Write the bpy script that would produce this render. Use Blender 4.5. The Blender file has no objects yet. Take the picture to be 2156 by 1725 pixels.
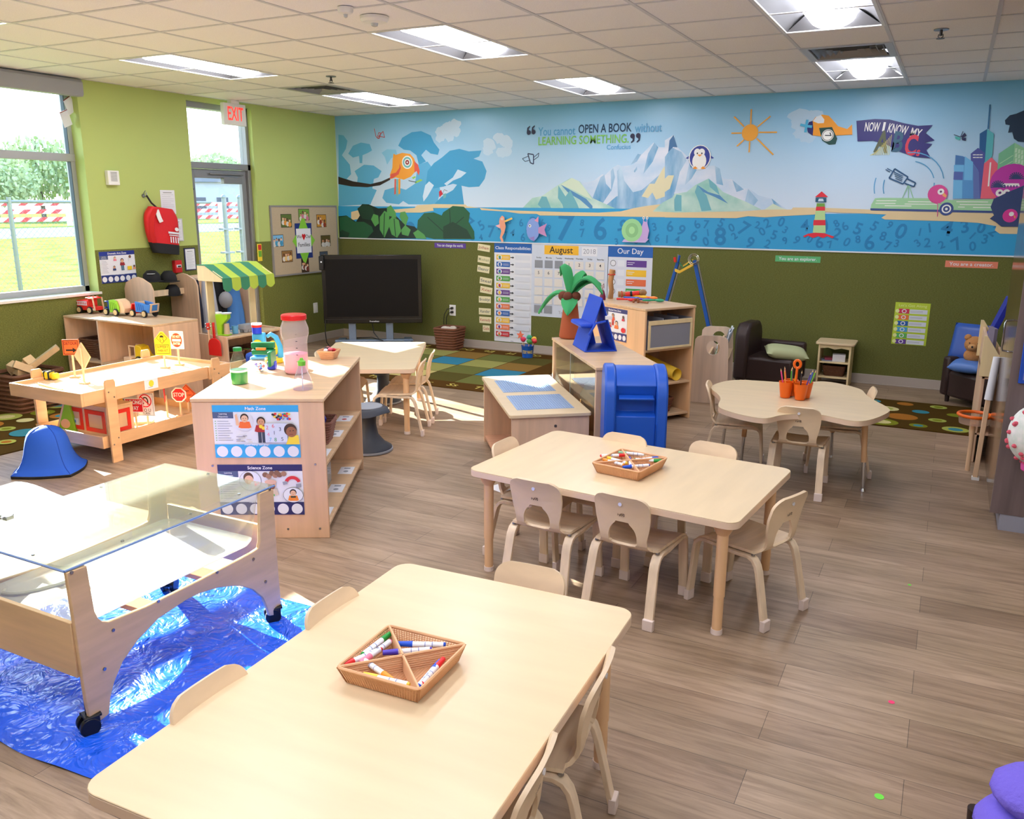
import bpy, bmesh, math, random
from mathutils import Matrix, Vector, Euler
random.seed(7)
SC = bpy.context.scene
COL = SC.collection
PI = math.pi
# ------------------------------------------------------------------ camera
CAM = Vector((7.2644, -9.0893, 1.7594)); YAW, PITCH, ROLL, FPX = -0.47477, 0.24028, 0.0046, 1767.2
def _axes():
    cy, sy, cp, sp = math.cos(YAW), math.sin(YAW), math.cos(PITCH), math.sin(PITCH)
    f = Vector((sy*cp, cy*cp, -sp)); r = Vector((cy, -sy, 0)); u = r.cross(f)
    cr, sr = math.cos(ROLL), math.sin(ROLL)
    return cr*r+sr*u, -sr*r+cr*u, f
RT, UP, FW = _axes()
cam_d = bpy.data.cameras.new('camera'); cam = bpy.data.objects.new('camera', cam_d); COL.objects.link(cam)
cam_d.sensor_fit = 'HORIZONTAL'; cam_d.sensor_width = 36; cam_d.lens = FPX/2156*36; cam_d.clip_start = .05; cam_d.clip_end = 300
cam.matrix_world = Matrix(((RT.x, UP.x, -FW.x, CAM.x), (RT.y, UP.y, -FW.y, CAM.y), (RT.z, UP.z, -FW.z, CAM.z), (0, 0, 0, 1)))
SC.camera = cam
# ------------------------------------------------------------------ world, sun, exposure
w = bpy.data.worlds.new('sky'); SC.world = w; w.use_nodes = True
nt = w.node_tree; bg = nt.nodes['Background']
tc = nt.nodes.new('ShaderNodeTexCoord'); sx = nt.nodes.new('ShaderNodeSeparateXYZ'); cr = nt.nodes.new('ShaderNodeValToRGB')
nt.links.new(tc.outputs['Generated'], sx.inputs[0]); nt.links.new(sx.outputs['Z'], cr.inputs[0]); nt.links.new(cr.outputs[0], bg.inputs[0])
cr.color_ramp.elements[0].position = 0.0; cr.color_ramp.elements[0].color = (.95, .97, 1, 1)
cr.color_ramp.elements[1].position = .6; cr.color_ramp.elements[1].color = (.45, .66, 1, 1)
bg.inputs[1].default_value = 4.6
sun_d = bpy.data.lights.new('sun', 'SUN'); sun = bpy.data.objects.new('sun', sun_d); COL.objects.link(sun)
sun_d.energy = 42; sun_d.angle = .006; sun_d.color = (1, .95, .86)
SUN_DIR = Vector((math.cos(math.radians(23.3))*.9563, -math.cos(math.radians(23.3))*.2924, -math.sin(math.radians(23.3))))
sun.rotation_euler = (-SUN_DIR).to_track_quat('Z', 'Y').to_euler(); sun.location = (-6, 0, 6)
LAMP_EMIT = 16.5
vs = SC.view_settings; vs.view_transform = 'Standard'; vs.look = 'None'; vs.exposure = .42; vs.gamma = 1; vs.use_curve_mapping = False
cyc = SC.cycles; cyc.use_denoising = True; cyc.max_bounces = 7; cyc.diffuse_bounces = 4; cyc.glossy_bounces = 3; cyc.transmission_bounces = 6
cyc.transparent_max_bounces = 12; cyc.sample_clamp_indirect = 6; cyc.caustics_reflective = False; cyc.caustics_refractive = False
cyc.use_adaptive_sampling = True; cyc.adaptive_threshold = .02
# ------------------------------------------------------------------ pixel -> point on a real plane (calibration of the survey)
def ray(x, y): return RT*((x-1078)/FPX) - UP*((y-862.5)/FPX) + FW
def ZP(x, y, h=0.0):
    d = ray(x, y); return CAM + d*((h-CAM.z)/d.z)
def XP(x, y, v=0.0):
    d = ray(x, y); return CAM + d*((v-CAM.x)/d.x)
def YP(x, y, v=0.0):
    d = ray(x, y); return CAM + d*((v-CAM.y)/d.y)
# ------------------------------------------------------------------ materials
def lin(c):
    r = []
    for v in c[:3]:
        v = v/255; r.append(v/12.92 if v <= .04045 else ((v+.055)/1.055)**2.4)
    return (*r, 1)
MATS = {}
def mat(name, rgb=(200, 200, 200), rough=.5, metal=0, spec=.5, trans=0, emit=0, alpha=1, noise=None, bump=None, ior=1.45, coat=0):
    if name in MATS: return MATS[name]
    m = bpy.data.materials.new(name); m.use_nodes = True; n = m.node_tree.nodes; l = m.node_tree.links; p = n['Principled BSDF']
    p.inputs['Base Color'].default_value = lin(rgb); p.inputs['Roughness'].default_value = rough; p.inputs['Metallic'].default_value = metal
    p.inputs['Specular IOR Level'].default_value = spec; p.inputs['Transmission Weight'].default_value = trans; p.inputs['IOR'].default_value = ior
    p.inputs['Alpha'].default_value = alpha; p.inputs['Coat Weight'].default_value = coat
    if emit:
        p.inputs['Emission Color'].default_value = lin(rgb); p.inputs['Emission Strength'].default_value = emit
    if noise or bump:
        t = n.new('ShaderNodeTexCoord'); mp = n.new('ShaderNodeMapping'); l.new(t.outputs['Object'], mp.inputs[0])
        nz = n.new('ShaderNodeTexNoise'); l.new(mp.outputs[0], nz.inputs[0])
        sc = (noise or bump)[0]; nz.inputs['Detail'].default_value = 5
        if isinstance(sc, tuple): mp.inputs['Scale'].default_value = sc; nz.inputs['Scale'].default_value = 1
        else: nz.inputs['Scale'].default_value = sc
        if noise:
            mx = n.new('ShaderNodeMix'); mx.data_type = 'RGBA'; k = noise[1]
            rm = n.new('ShaderNodeMapRange'); rm.inputs[1].default_value = .3; rm.inputs[2].default_value = .7; l.new(nz.outputs['Fac'], rm.inputs[0]); l.new(rm.outputs[0], mx.inputs[0])
            c2 = noise[2] if len(noise) > 2 else tuple(v*(1-k) for v in rgb)
            mx.inputs[6].default_value = lin(rgb); mx.inputs[7].default_value = lin(c2); l.new(mx.outputs[2], p.inputs['Base Color'])
        if bump:
            bp = n.new('ShaderNodeBump'); bp.inputs['Strength'].default_value = bump[1]; bp.inputs['Distance'].default_value = .01
            l.new(nz.outputs['Fac'], bp.inputs['Height']); l.new(bp.outputs[0], p.inputs['Normal'])
    MATS[name] = m; return m
# ------------------------------------------------------------------ mesh builder
def rotz(a): return Matrix.Rotation(a, 4, 'Z')
class B:
    def __init__(s): s.bm = bmesh.new(); s.ms = []; s.i = 0; s.T = Matrix()
    def m(s, mt):
        if mt not in s.ms: s.ms.append(mt)
        s.i = s.ms.index(mt); return s
    def at(s, x=0, y=0, z=0, rz=0, rx=0, ry=0):
        s.T = Matrix.Translation((x, y, z)) @ Euler((rx, ry, rz)).to_matrix().to_4x4(); return s
    def v(s, co): return s.bm.verts.new(s.T @ Vector(co))
    def f(s, vs):
        try: fc = s.bm.faces.new(vs)
        except ValueError: return None
        fc.material_index = s.i; return fc
    def box(s, x0, x1, y0, y1, z0, z1):
        v = [s.v(c) for c in ((x0, y0, z0), (x1, y0, z0), (x1, y1, z0), (x0, y1, z0), (x0, y0, z1), (x1, y0, z1), (x1, y1, z1), (x0, y1, z1))]
        for q in ((3, 2, 1, 0), (4, 5, 6, 7), (0, 1, 5, 4), (1, 2, 6, 5), (2, 3, 7, 6), (3, 0, 4, 7)): s.f([v[k] for k in q])
        return s
    def ring(s, c, ax, r, seg, ry=None, ph=0):
        ax = Vector(ax).normalized(); a = ax.cross(Vector((0, 0, 1)))
        if a.length < 1e-3: a = Vector((1, 0, 0))
        a.normalize(); b = ax.cross(a)
        return [s.v(Vector(c)+a*(r*math.cos(ph+2*PI*k/seg))+b*((ry or r)*math.sin(ph+2*PI*k/seg))) for k in range(seg)]
    def bridge(s, A, Bq):
        n = len(A)
        for k in range(n): s.f([A[k], A[(k+1) % n], Bq[(k+1) % n], Bq[k]])
    def cyl(s, p0, p1, r0, r1=None, seg=14, cap=True):
        r1 = r0 if r1 is None else r1; ax = Vector(p1)-Vector(p0)
        A = s.ring(p0, ax, r0, seg); Q = s.ring(p1, ax, max(r1, 1e-4), seg); s.bridge(A, Q)
        if cap: s.f(A[::-1]); s.f(Q)
        return s
    def tube(s, pts, r, seg=8, closed=False):
        pts = [Vector(p) for p in pts]; rs = []
        n = len(pts)
        for k, p in enumerate(pts):
            a = pts[k-1] if (k > 0 or closed) else p; b = pts[(k+1) % n] if (k < n-1 or closed) else p
            d = (b-a).normalized(); rr = r[k] if isinstance(r, (list, tuple)) else r
            if k == 0: u = d.orthogonal().normalized()
            else: u = (u - d*u.dot(d)).normalized()
            w_ = d.cross(u); rs.append([s.v(p+u*(rr*math.cos(2*PI*q/seg))+w_*(rr*math.sin(2*PI*q/seg))) for q in range(seg)])
        for k in range(n-1): s.bridge(rs[k], rs[k+1])
        if closed: s.bridge(rs[-1], rs[0])
        else: s.f(rs[0][::-1]); s.f(rs[-1])
        return s
    def sweep(s, pts, side, w_, t):
        # rectangular strip: width w_ along 'side', thickness t across path and side
        side = Vector(side).normalized(); pts = [Vector(p) for p in pts]; n = len(pts); rs = []
        for k, p in enumerate(pts):
            d = (pts[min(k+1, n-1)]-pts[max(k-1, 0)]).normalized(); nn = d.cross(side).normalized()
            ww = w_[k] if isinstance(w_, (list, tuple)) else w_
            rs.append([s.v(p+side*(a*ww/2)+nn*(b*t/2)) for a, b in ((-1, -1), (1, -1), (1, 1), (-1, 1))])
        for k in range(n-1): s.bridge(rs[k], rs[k+1])
        s.f(rs[0][::-1]); s.f(rs[-1]); return s
    def lathe(s, prof, c=(0, 0, 0), seg=24, cap=True):
        rs = []
        for r, z in prof: rs.append([s.v((c[0]+r*math.cos(2*PI*k/seg), c[1]+r*math.sin(2*PI*k/seg), c[2]+z)) for k in range(seg)])
        for a, b in zip(rs, rs[1:]): s.bridge(a, b)
        if cap: s.f(rs[0][::-1]); s.f(rs[-1])
        return s
    def prism(s, poly, a0, a1, plane='xy'):
        P = {'xy': lambda u, v_, h: (u, v_, h), 'xz': lambda u, v_, h: (u, h, v_), 'yz': lambda u, v_, h: (h, u, v_)}[plane]
        A = [s.v(P(u, v_, a0)) for u, v_ in poly]; Q = [s.v(P(u, v_, a1)) for u, v_ in poly]
        s.bridge(A, Q); s.f(A[::-1]); s.f(Q); return s
    def sheet(s, fn, nu, nv, closed_u=False):
        g = [[s.v(fn(a/(nu if closed_u else nu-1), b/(nv-1))) for a in range(nu)] for b in range(nv)]
        for b in range(nv-1):
            for a in range(nu if closed_u else nu-1): s.f([g[b][a], g[b][(a+1) % nu], g[b+1][(a+1) % nu], g[b+1][a]])
        return s
    def blob(s, c, r, seg=14, rings=8, pert=0):
        cx, cy, cz = c; rx, ry, rz = r if isinstance(r, tuple) else (r, r, r)
        prev = None
        for k in range(rings+1):
            th = PI*k/rings
            row = [s.v((cx+rx*math.sin(th)*math.cos(2*PI*q/seg)*(1+random.uniform(-pert, pert)), cy+ry*math.sin(th)*math.sin(2*PI*q/seg)*(1+random.uniform(-pert, pert)), cz+rz*math.cos(th))) for q in range(seg)] if 0 < k < rings else [s.v((cx, cy, cz+(rz if k == 0 else -rz)))]
            if prev:
                if len(prev) == 1:
                    for q in range(seg): s.f([prev[0], row[q], row[(q+1) % seg]])
                elif len(row) == 1:
                    for q in range(seg): s.f([prev[q], row[0], prev[(q+1) % seg]])
                else:
                    for q in range(seg): s.f([prev[q], row[q], row[(q+1) % seg], prev[(q+1) % seg]])
            prev = row
        return s
    def face(s, pts): s.f([s.v(p) for p in pts]); return s
    def text(s, txt, size, M, mt=None, bold=0.0, align='CENTER', shear=0, ysc=1, xsc=1, depth=0.0, width=None, italic=0):
        if mt: s.m(mt)
        c = bpy.data.curves.new('t', 'FONT'); c.body = txt; c.size = size; c.align_x = align; c.align_y = 'CENTER'; c.offset = bold*size; c.resolution_u = 3; c.shear = shear; c.extrude = depth
        o = bpy.data.objects.new('t', c); me = o.to_mesh()
        if len(me.vertices):
            if width:
                xs = [v.co.x for v in me.vertices]; xsc = width/max(1e-6, max(xs)-min(xs))
            me.transform(s.T @ M @ Matrix.Diagonal((xsc, ysc, 1, 1)))
            n0 = len(s.bm.faces); s.bm.from_mesh(me); s.bm.faces.ensure_lookup_table()
            for k in range(n0, len(s.bm.faces)): s.bm.faces[k].material_index = s.i
        o.to_mesh_clear(); bpy.data.objects.remove(o); bpy.data.curves.remove(c); return s
    def out(s, name, parent=None, bevel=0, smooth=38, sub=0, solid=0):
        bm = s.bm
        bmesh.ops.recalc_face_normals(bm, faces=bm.faces[:]) if not getattr(s, 'keepn', False) else None
        if smooth:
            lim = math.radians(smooth)
            for f in bm.faces: f.smooth = True
            for e in bm.edges: e.smooth = len(e.link_faces) == 2 and e.calc_face_angle(9) < lim
        me = bpy.data.meshes.new(name); bm.to_mesh(me); bm.free()
        for mt in s.ms: me.materials.append(mt)
        o = bpy.data.objects.new(name, me); COL.objects.link(o)
        if parent: o.parent = parent
        if solid:
            md = o.modifiers.new('solid', 'SOLIDIFY'); md.thickness = solid; md.offset = 0
        if sub:
            md = o.modifiers.new('sub', 'SUBSURF'); md.levels = sub; md.render_levels = sub
        if bevel:
            md = o.modifiers.new('bevel', 'BEVEL'); md.width = bevel; md.segments = 2; md.limit_method = 'ANGLE'; md.angle_limit = math.radians(50)
        return o
def tag(o, label, cat, group=None):
    o['label'] = label; o['category'] = cat
    if group: o['group'] = group
    return o
def struct(o): o['kind'] = 'structure'; return o
def thing(name, label, cat, loc=(0, 0, 0), rz=0, group=None):
    o = bpy.data.objects.new(name, None); o.empty_display_size = .1; COL.objects.link(o); o.location = loc; o.rotation_euler = (0, 0, rz)
    return tag(o, label, cat, group)
def dup(o, loc=None, rz=None, label=None, parent=None, swap=None):
    c = o.copy(); COL.objects.link(c)
    if parent: c.parent = parent
    if loc is not None: c.location = loc
    if rz is not None: c.rotation_euler = (0, 0, rz)
    if label: c['label'] = label
    for ch in list(o.children): dup(ch, parent=c)
    return c
# flat artwork on a plane: origin O, unit axes U (right) V (up), N towards the viewer; layers rise 0.35 mm each
class Art(B):
    def __init__(s, O, U, V, N, step=.00012):
        super().__init__(); s.O, s.U, s.V, s.N = Vector(O), Vector(U).normalized(), Vector(V).normalized(), Vector(N).normalized(); s.h = .0006; s.step = step; s.keepn = False
    def up(s): s.h += s.step; return s
    def P(s, u, v): return s.O+s.U*u+s.V*v+s.N*s.h
    def poly(s, pts, mt):
        s.m(mt); s.up(); s.f([s.v(s.P(*p)) for p in pts]); return s
    def rect(s, u0, v0, u1, v1, mt): return s.poly([(u0, v0), (u1, v0), (u1, v1), (u0, v1)], mt)
    def ell(s, u, v, ru, rv, mt, n=20, rot=0): 
        c, d = math.cos(rot), math.sin(rot)
        return s.poly([(u+ru*math.cos(2*PI*k/n)*c-rv*math.sin(2*PI*k/n)*d, v+ru*math.cos(2*PI*k/n)*d+rv*math.sin(2*PI*k/n)*c) for k in range(n)], mt)
    def line(s, pts, wd, mt):
        s.m(mt); s.up()
        for (a, b), (c, d) in zip(pts, pts[1:]):
            L = math.hypot(c-a, d-b) or 1e-6; nx, ny = -(d-b)/L*wd/2, (c-a)/L*wd/2
            s.f([s.v(s.P(*q)) for q in ((a-nx, b-ny), (c-nx, d-ny), (c+nx, d+ny), (a+nx, b+ny))])
        return s
    def txt(s, t, u, v, size, mt, rot=0, **k):
        s.up(); M = Matrix.Translation(s.P(u, v)) @ Matrix((( s.U.x, s.V.x, s.N.x, 0), (s.U.y, s.V.y, s.N.y, 0), (s.U.z, s.V.z, s.N.z, 0), (0, 0, 0, 1))) @ rotz(rot)
        return s.text(t, size, M, mt, **k)
    def slab(s, u0, v0, u1, v1, mt, t=.0015):
        s.m(mt); c = [s.O+s.U*a+s.V*b+s.N*h for h in (0.0003, t) for a, b in ((u0, v0), (u1, v0), (u1, v1), (u0, v1))]; v = [s.v(p) for p in c]
        for q in ((3, 2, 1, 0), (4, 5, 6, 7), (0, 1, 5, 4), (1, 2, 6, 5), (2, 3, 7, 6), (3, 0, 4, 7)): s.f([v[k] for k in q])
        s.h = t; return s
def clear(name, tint=(255, 255, 255), gloss=.06, rough=.02, dens=0.0):
    # thin clear pane: transparent with a fresnel reflection; dens mixes in a diffuse haze of the material itself
    if name in MATS: return MATS[name]
    m = bpy.data.materials.new(name); m.use_nodes = True; n = m.node_tree.nodes; l = m.node_tree.links; n.clear()
    o = n.new('ShaderNodeOutputMaterial'); tr = n.new('ShaderNodeBsdfTransparent'); gl = n.new('ShaderNodeBsdfGlossy'); fr = n.new('ShaderNodeFresnel'); mx = n.new('ShaderNodeMixShader')
    tr.inputs[0].default_value = lin(tint); gl.inputs['Roughness'].default_value = rough; ior = 1.05+gloss*6
    ge = n.new('ShaderNodeNewGeometry'); mr = n.new('ShaderNodeMapRange'); mr.inputs[3].default_value = ior; mr.inputs[4].default_value = 1/ior; l.new(ge.outputs['Backfacing'], mr.inputs[0]); l.new(mr.outputs[0], fr.inputs[0])
    l.new(fr.outputs[0], mx.inputs[0]); l.new(tr.outputs[0], mx.inputs[1]); l.new(gl.outputs[0], mx.inputs[2]); last = mx.outputs[0]
    if dens:
        df = n.new('ShaderNodeBsdfDiffuse'); df.inputs[0].default_value = lin(tint); m2 = n.new('ShaderNodeMixShader'); m2.inputs[0].default_value = dens
        l.new(last, m2.inputs[1]); l.new(df.outputs[0], m2.inputs[2]); last = m2.outputs[0]
    l.new(last, o.inputs[0]); MATS[name] = m; return m
# ================================================================== STRUCTURE
H = 2.849; GX0, GY0, GS = 7.354, .595, .6096
def floor_mat():
    m = bpy.data.materials.new('vinyl_plank'); m.use_nodes = True; n = m.node_tree.nodes; l = m.node_tree.links; p = n['Principled BSDF']
    t = n.new('ShaderNodeTexCoord'); br = n.new('ShaderNodeTexBrick'); l.new(t.outputs['Object'], br.inputs[0])
    br.offset = .37; br.inputs['Scale'].default_value = 1; br.inputs['Brick Width'].default_value = 1.22; br.inputs['Row Height'].default_value = .18
    br.inputs['Mortar Size'].default_value = .0012; br.inputs['Mortar Smooth'].default_value = .3; br.inputs['Bias'].default_value = 0
    br.inputs['Color1'].default_value = lin((172, 149, 125)); br.inputs['Color2'].default_value = lin((150, 127, 105)); br.inputs['Mortar'].default_value = lin((92, 78, 66))
    mp = n.new('ShaderNodeMapping'); mp.inputs['Scale'].default_value = (1.3, 16, 1); l.new(t.outputs['Object'], mp.inputs[0])
    nz = n.new('ShaderNodeTexNoise'); nz.inputs['Scale'].default_value = 2; nz.inputs['Detail'].default_value = 8; nz.inputs['Roughness'].default_value = .68; nz.inputs['Distortion'].default_value = .6; l.new(mp.outputs[0], nz.inputs[0])
    rp = n.new('ShaderNodeValToRGB'); rp.color_ramp.elements[0].position = .3; rp.color_ramp.elements[0].color = (.44, .40, .37, 1); rp.color_ramp.elements[1].position = .58; rp.color_ramp.elements[1].color = (1, 1, 1, 1)
    l.new(nz.outputs['Fac'], rp.inputs[0])
    mx = n.new('ShaderNodeMix'); mx.data_type = 'RGBA'; mx.blend_type = 'MULTIPLY'; mx.inputs[0].default_value = .8; l.new(br.outputs['Color'], mx.inputs[6]); l.new(rp.outputs[0], mx.inputs[7])
    n2 = n.new('ShaderNodeTexNoise'); n2.inputs['Scale'].default_value = 1.1; mp2 = n.new('ShaderNodeMapping'); mp2.inputs['Scale'].default_value = (1, 4, 1); l.new(t.outputs['Object'], mp2.inputs[0]); l.new(mp2.outputs[0], n2.inputs[0])
    r2 = n.new('ShaderNodeValToRGB'); r2.color_ramp.elements[0].position = .35; r2.color_ramp.elements[0].color = (.86, .84, .8, 1); r2.color_ramp.elements[1].position = .65; r2.color_ramp.elements[1].color = (1.1, 1.08, 1.1, 1)
    l.new(n2.outputs['Fac'], r2.inputs[0]); m2 = n.new('ShaderNodeMix'); m2.data_type = 'RGBA'; m2.blend_type = 'MULTIPLY'; m2.inputs[0].default_value = 1; l.new(mx.outputs[2], m2.inputs[6]); l.new(r2.outputs[0], m2.inputs[7])
    l.new(m2.outputs[2], p.inputs['Base Color']); p.inputs['Roughness'].default_value = .42; p.inputs['Specular IOR Level'].default_value = .4
    bp = n.new('ShaderNodeBump'); bp.inputs['Strength'].default_value = .15; bp.inputs['Distance'].default_value = .002; l.new(nz.outputs['Fac'], bp.inputs['Height']); l.new(bp.outputs[0], p.inputs['Normal'])
    return m
FLOOR_M = floor_mat()
PAINT = mat('green_paint', (178, 194, 112), .55)
FABRIC = mat('olive_wall_fabric', (114, 117, 68), .95, spec=.1, noise=((70, 70, 190), .0, (94, 96, 48)), bump=((150, 150, 400), .25))
FABRIC_LIT = mat('olive_wall_fabric_lit', (124, 129, 70), .95, spec=.1, noise=((70, 70, 190), .0, (94, 96, 48)), bump=((150, 150, 400), .25))  # same fabric in a lighter tone, window brightness put into its colour
CEIL = mat('ceiling_tile', (246, 245, 247), .9, spec=.1, noise=(160, .05), bump=(220, .12))
TBAR = mat('ceiling_grid', (205, 206, 212), .5)
BASE = mat('baseboard_vinyl', (178, 168, 158), .6)
ALU = mat('window_aluminium', (168, 170, 172), .38, metal=.35)
GLASS = clear('clear_glass', (245, 250, 250))
WHITE = mat('white_plastic', (232, 232, 230), .4)
BLACK = mat('black_plastic', (22, 22, 24), .4)
GREY = mat('grey_plastic', (130, 134, 140), .45)
CHROME = mat('chrome', (210, 212, 215), .15, metal=1)
STEEL = mat('brushed_steel', (150, 152, 155), .35, metal=1)
SPLIT = 1.312
b = B().m(FLOOR_M); b.box(-.2, 8.6, -11.6, .2, -.12, 0); struct(b.out('floor', smooth=0))
# left wall with window_1, window_2 and door openings
def wall_left():
    b = B()
    def seg(y0, y1, z0, z1):
        for a, c, mt in ((z0, min(z1, SPLIT), FABRIC_LIT), (max(z0, SPLIT), z1, PAINT)):
            if c-a > 1e-4: b.m(mt).box(-.2, 0, y0, y1, a, c)
    W1, D = (-5.95, -3.68), (-2.42, -1.49)
    seg(-11.6, W1[0], 0, H); seg(W1[1], D[0], 0, H); seg(D[1], .15, 0, H)
    for W in (W1,): b.m(FABRIC_LIT).box(-.2, 0, W[0], W[1], 0, .905); b.m(PAINT).box(-.2, 0, W[0], W[1], 2.77, H)
    b.m(PAINT).box(-.2, 0, D[0], D[1], 2.80, H)
    # green reveals of the windows run to the sill
    for W in (W1,): b.m(PAINT).box(-.195, .0008, W[1]-.002, W[1]+.0006, .905, 2.77); b.box(-.195, .0008, W[0]-.0006, W[0]+.002, .905, 2.77)
    return b.out('wall_left', smooth=0)
struct(wall_left())
b = B().m(FABRIC).box(0, 8.6, 0, .15, 0, SPLIT); b.m(mat('wall_paint_white', (200, 205, 205), .6)).box(0, 8.6, 0, .15, SPLIT, H); struct(b.out('wall_back', smooth=0))
b = B().m(mat('wall_cream', (205, 203, 192), .7)).box(8.3, 8.6, -11.6, 0, 0, H); struct(b.out('wall_right', smooth=0))
b = B().m(mat('wall_cream')).box(0, 8.3, -11.6, -11.4, 0, H); struct(b.out('wall_front', smooth=0))
# ceiling: tiles (open where fixtures sit) and grid bars
LIGHTS = [(n, j) for n in (-10, -6, -2) for j in (0, 4, 8, 12)]+[(-4, 8), (-4, 12), (0, 12)]  # trailing fixtures are added, off the regular spacing, to brighten the near tables
VENTS = [(-10, 2), (-2, 2)]
holes = {(n, j+k) for n, j in LIGHTS for k in (0, 1)} | set(VENTS)
b = B().m(CEIL)
gx = lambda n: GX0+n*GS
gy = lambda j: -(GY0+j*GS)
for n in range(-13, 3):
    for j in range(-1, 18):
        if (n, j) in holes: continue
        x0, x1 = max(0, gx(n)), min(8.3, gx(n+1)); y1, y0 = min(0, gy(j)), max(-11.4, gy(j+1))
        if x1 > x0 and y1 > y0: b.box(x0, x1, y0, y1, H, H+.02)
struct(b.out('ceiling', smooth=0))
b = B().m(TBAR)
for n in range(-12, 2): b.box(gx(n)-.012, gx(n)+.012, -11.4, 0, H-.004, H+.001)
for j in range(0, 18): b.box(0, 8.3, gy(j)-.012, gy(j)+.012, H-.0035, H+.001)
g = struct(b.out('trim_1', smooth=0))
b = B().m(mat('plenum_dark', (90, 90, 90), .9)).box(-.2, 8.6, -11.6, .2, H+.16, H+.2); struct(b.out('trim_2', smooth=0))
b = B().m(mat('white_metal_trim', (225, 228, 232), .4)).box(.003, 8.3, -.008, -.0004, SPLIT-.009, SPLIT+.004); struct(b.out('trim_3', smooth=0))
b = B().m(BASE).box(0, 8.3, -.012, 0, 0, .098).box(0, 8.3, -.016, 0, 0, .012); struct(b.out('baseboard_back', bevel=.003))
b = B().m(BASE).box(0, .012, -11.4, -2.47, 0, .098).box(0, .012, -1.44, -.012, 0, .098); struct(b.out('baseboard_left', bevel=.003))
# windows
def window(idx, y0, y1):
    b = B().m(ALU); X0, X1 = -.195, -.13; z0, z1 = .92, 2.77
    b.box(X0, X1, y0, y0+.05, z0, z1).box(X0, X1, y1-.05, y1, z0, z1).box(X0, X1, y0, y1, z0, z0+.055).box(X0, X1, y0, y1, z1-.05, z1).box(X0, X1+.006, y0, y1, 2.125, 2.195)
    yy = (y0+y1)/2
    o = struct(b.out('window_%d' % idx, bevel=.003))
    g = B().m(GLASS).box(-.166, -.162, y0+.05, y1-.05, z0+.055, 2.125); g.out('lower_pane', o, smooth=0)
    g = B().m(GLASS).box(-.166, -.162, y0+.05, y1-.05, 2.195, z1-.05); g.out('upper_pane', o, smooth=0)
    s = B().m(mat('window_gasket', (60, 78, 92), .5)).box(-.17, -.128, y1-.056, y1-.049, z0+.05, 2.13).box(-.17, -.128, y1-.056, y1-.049, 2.19, z1-.05); s.out('gasket', o, smooth=0)
    s = B().m(mat('sill_stone', (226, 222, 214), .4)).box(-.13, .018, y0-.02, y1+.02, .895, .92); s.out('sill', o, bevel=.003)
    return o
window(1, -5.95, -3.68)
# exterior door with transom
b = B().m(mat('door_frame_aluminium', (140, 140, 142), .42, metal=.4)); y0, y1 = -2.42, -1.49
b.box(-.17, -.06, y0, y0+.045, 0, 2.80).box(-.17, -.06, y1-.045, y1, 0, 2.80).box(-.17, -.06, y0, y1, 2.12, 2.185).box(-.17, -.06, y0, y1, 2.74, 2.80)
d1 = struct(b.out('door_1', bevel=.003))
b = B().m(mat('door_frame_aluminium')); b.box(-.14, -.095, y0+.05, y0+.12, .01, 2.115).box(-.14, -.095, y1-.12, y1-.05, .01, 2.115).box(-.14, -.095, y0+.12, y1-.12, 2.02, 2.115).box(-.14, -.095, y0+.12, y1-.12, .01, .16)
lf = b.out('door_leaf', d1, bevel=.002)
B().m(GLASS).box(-.12, -.116, y0+.12, y1-.12, .16, 2.02).out('door_pane', lf, smooth=0)
B().m(GLASS).box(-.12, -.116, y0+.045, y1-.045, 2.185, 2.74).out('transom_pane', d1, smooth=0)
b = B().m(mat('door_closer_grey', (128, 128, 130), .4, metal=.3)).box(-.095, -.04, -1.93, -1.65, 1.965, 2.03); b.box(-.09, -.07, -2.1, -1.6, 2.06, 2.075); b.out('door_closer', d1, bevel=.004)
B().m(STEEL).box(-.094, -.05, y0+.12, y1-.12, .98, 1.03).out('panic_bar', lf, bevel=.006)
B().m(STEEL).cyl((-.1, -2.365, 1.9), (-.04, -2.365, 1.9), .008).box(-.1, -.06, -2.375, -2.355, 1.45, 1.62).out('door_pull', lf)
# ------------------------------------------------------------------ ceiling fixtures
LAMP = mat('lamp_diffuser', (246, 247, 255), .5, emit=LAMP_EMIT)
ENAMEL = mat('fixture_enamel', (225, 225, 222), .35)
def troffer():
    t = thing('ceiling_light', '', 'ceiling light', (0, 0, 0), 0, 'recessed ceiling lights')
    L, Wd = 2*GS, GS
    b = B().m(ENAMEL); e = .02
    b.box(0, e, -L, 0, -.006, .004).box(Wd-e, Wd, -L, 0, -.006, .004).box(e, Wd-e, -e, 0, -.006, .004).box(e, Wd-e, -L, -L+e, -.006, .004); b.out('frame', t, smooth=0)
    b = B().m(mat('fixture_reflector', (112, 112, 114), .6, spec=.2)); cx, hw = Wd/2, .15
    for s0, s1 in ((e, cx-hw), (Wd-e, cx+hw)):
        pr = None
        for k in range(7):
            u = k/6; x = s0+(s1-s0)*u; z = .002+.085*math.sin(u*PI/2); row = (b.v((x, -e, z)), b.v((x, -L+e, z)))
            if pr: b.f([pr[0], row[0], row[1], pr[1]])
            pr = row
    for yy, y2 in ((-e, -.11), (-L+e, -L+.11)): b.face([(e, yy, .001), (Wd-e, yy, .001), (cx+hw, y2, .086), (cx-hw, y2, .086)])
    b.box(cx-hw, cx+hw, -L+.05, -.05, .087, .1); b.out('reflector', t)
    b = B().m(LAMP)
    b.sheet(lambda u, v: (cx-.14*math.cos(u*PI), -L+.09+(L-.18)*v, .06-.075*math.sin(u*PI)), 12, 2)
    for yy in (-L+.09, -.09): b.f([b.v((cx-.14*math.cos(k/11*PI), yy, .06-.075*math.sin(k/11*PI))) for k in range(12)])
    b.out('diffuser', t)
    return t
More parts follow.
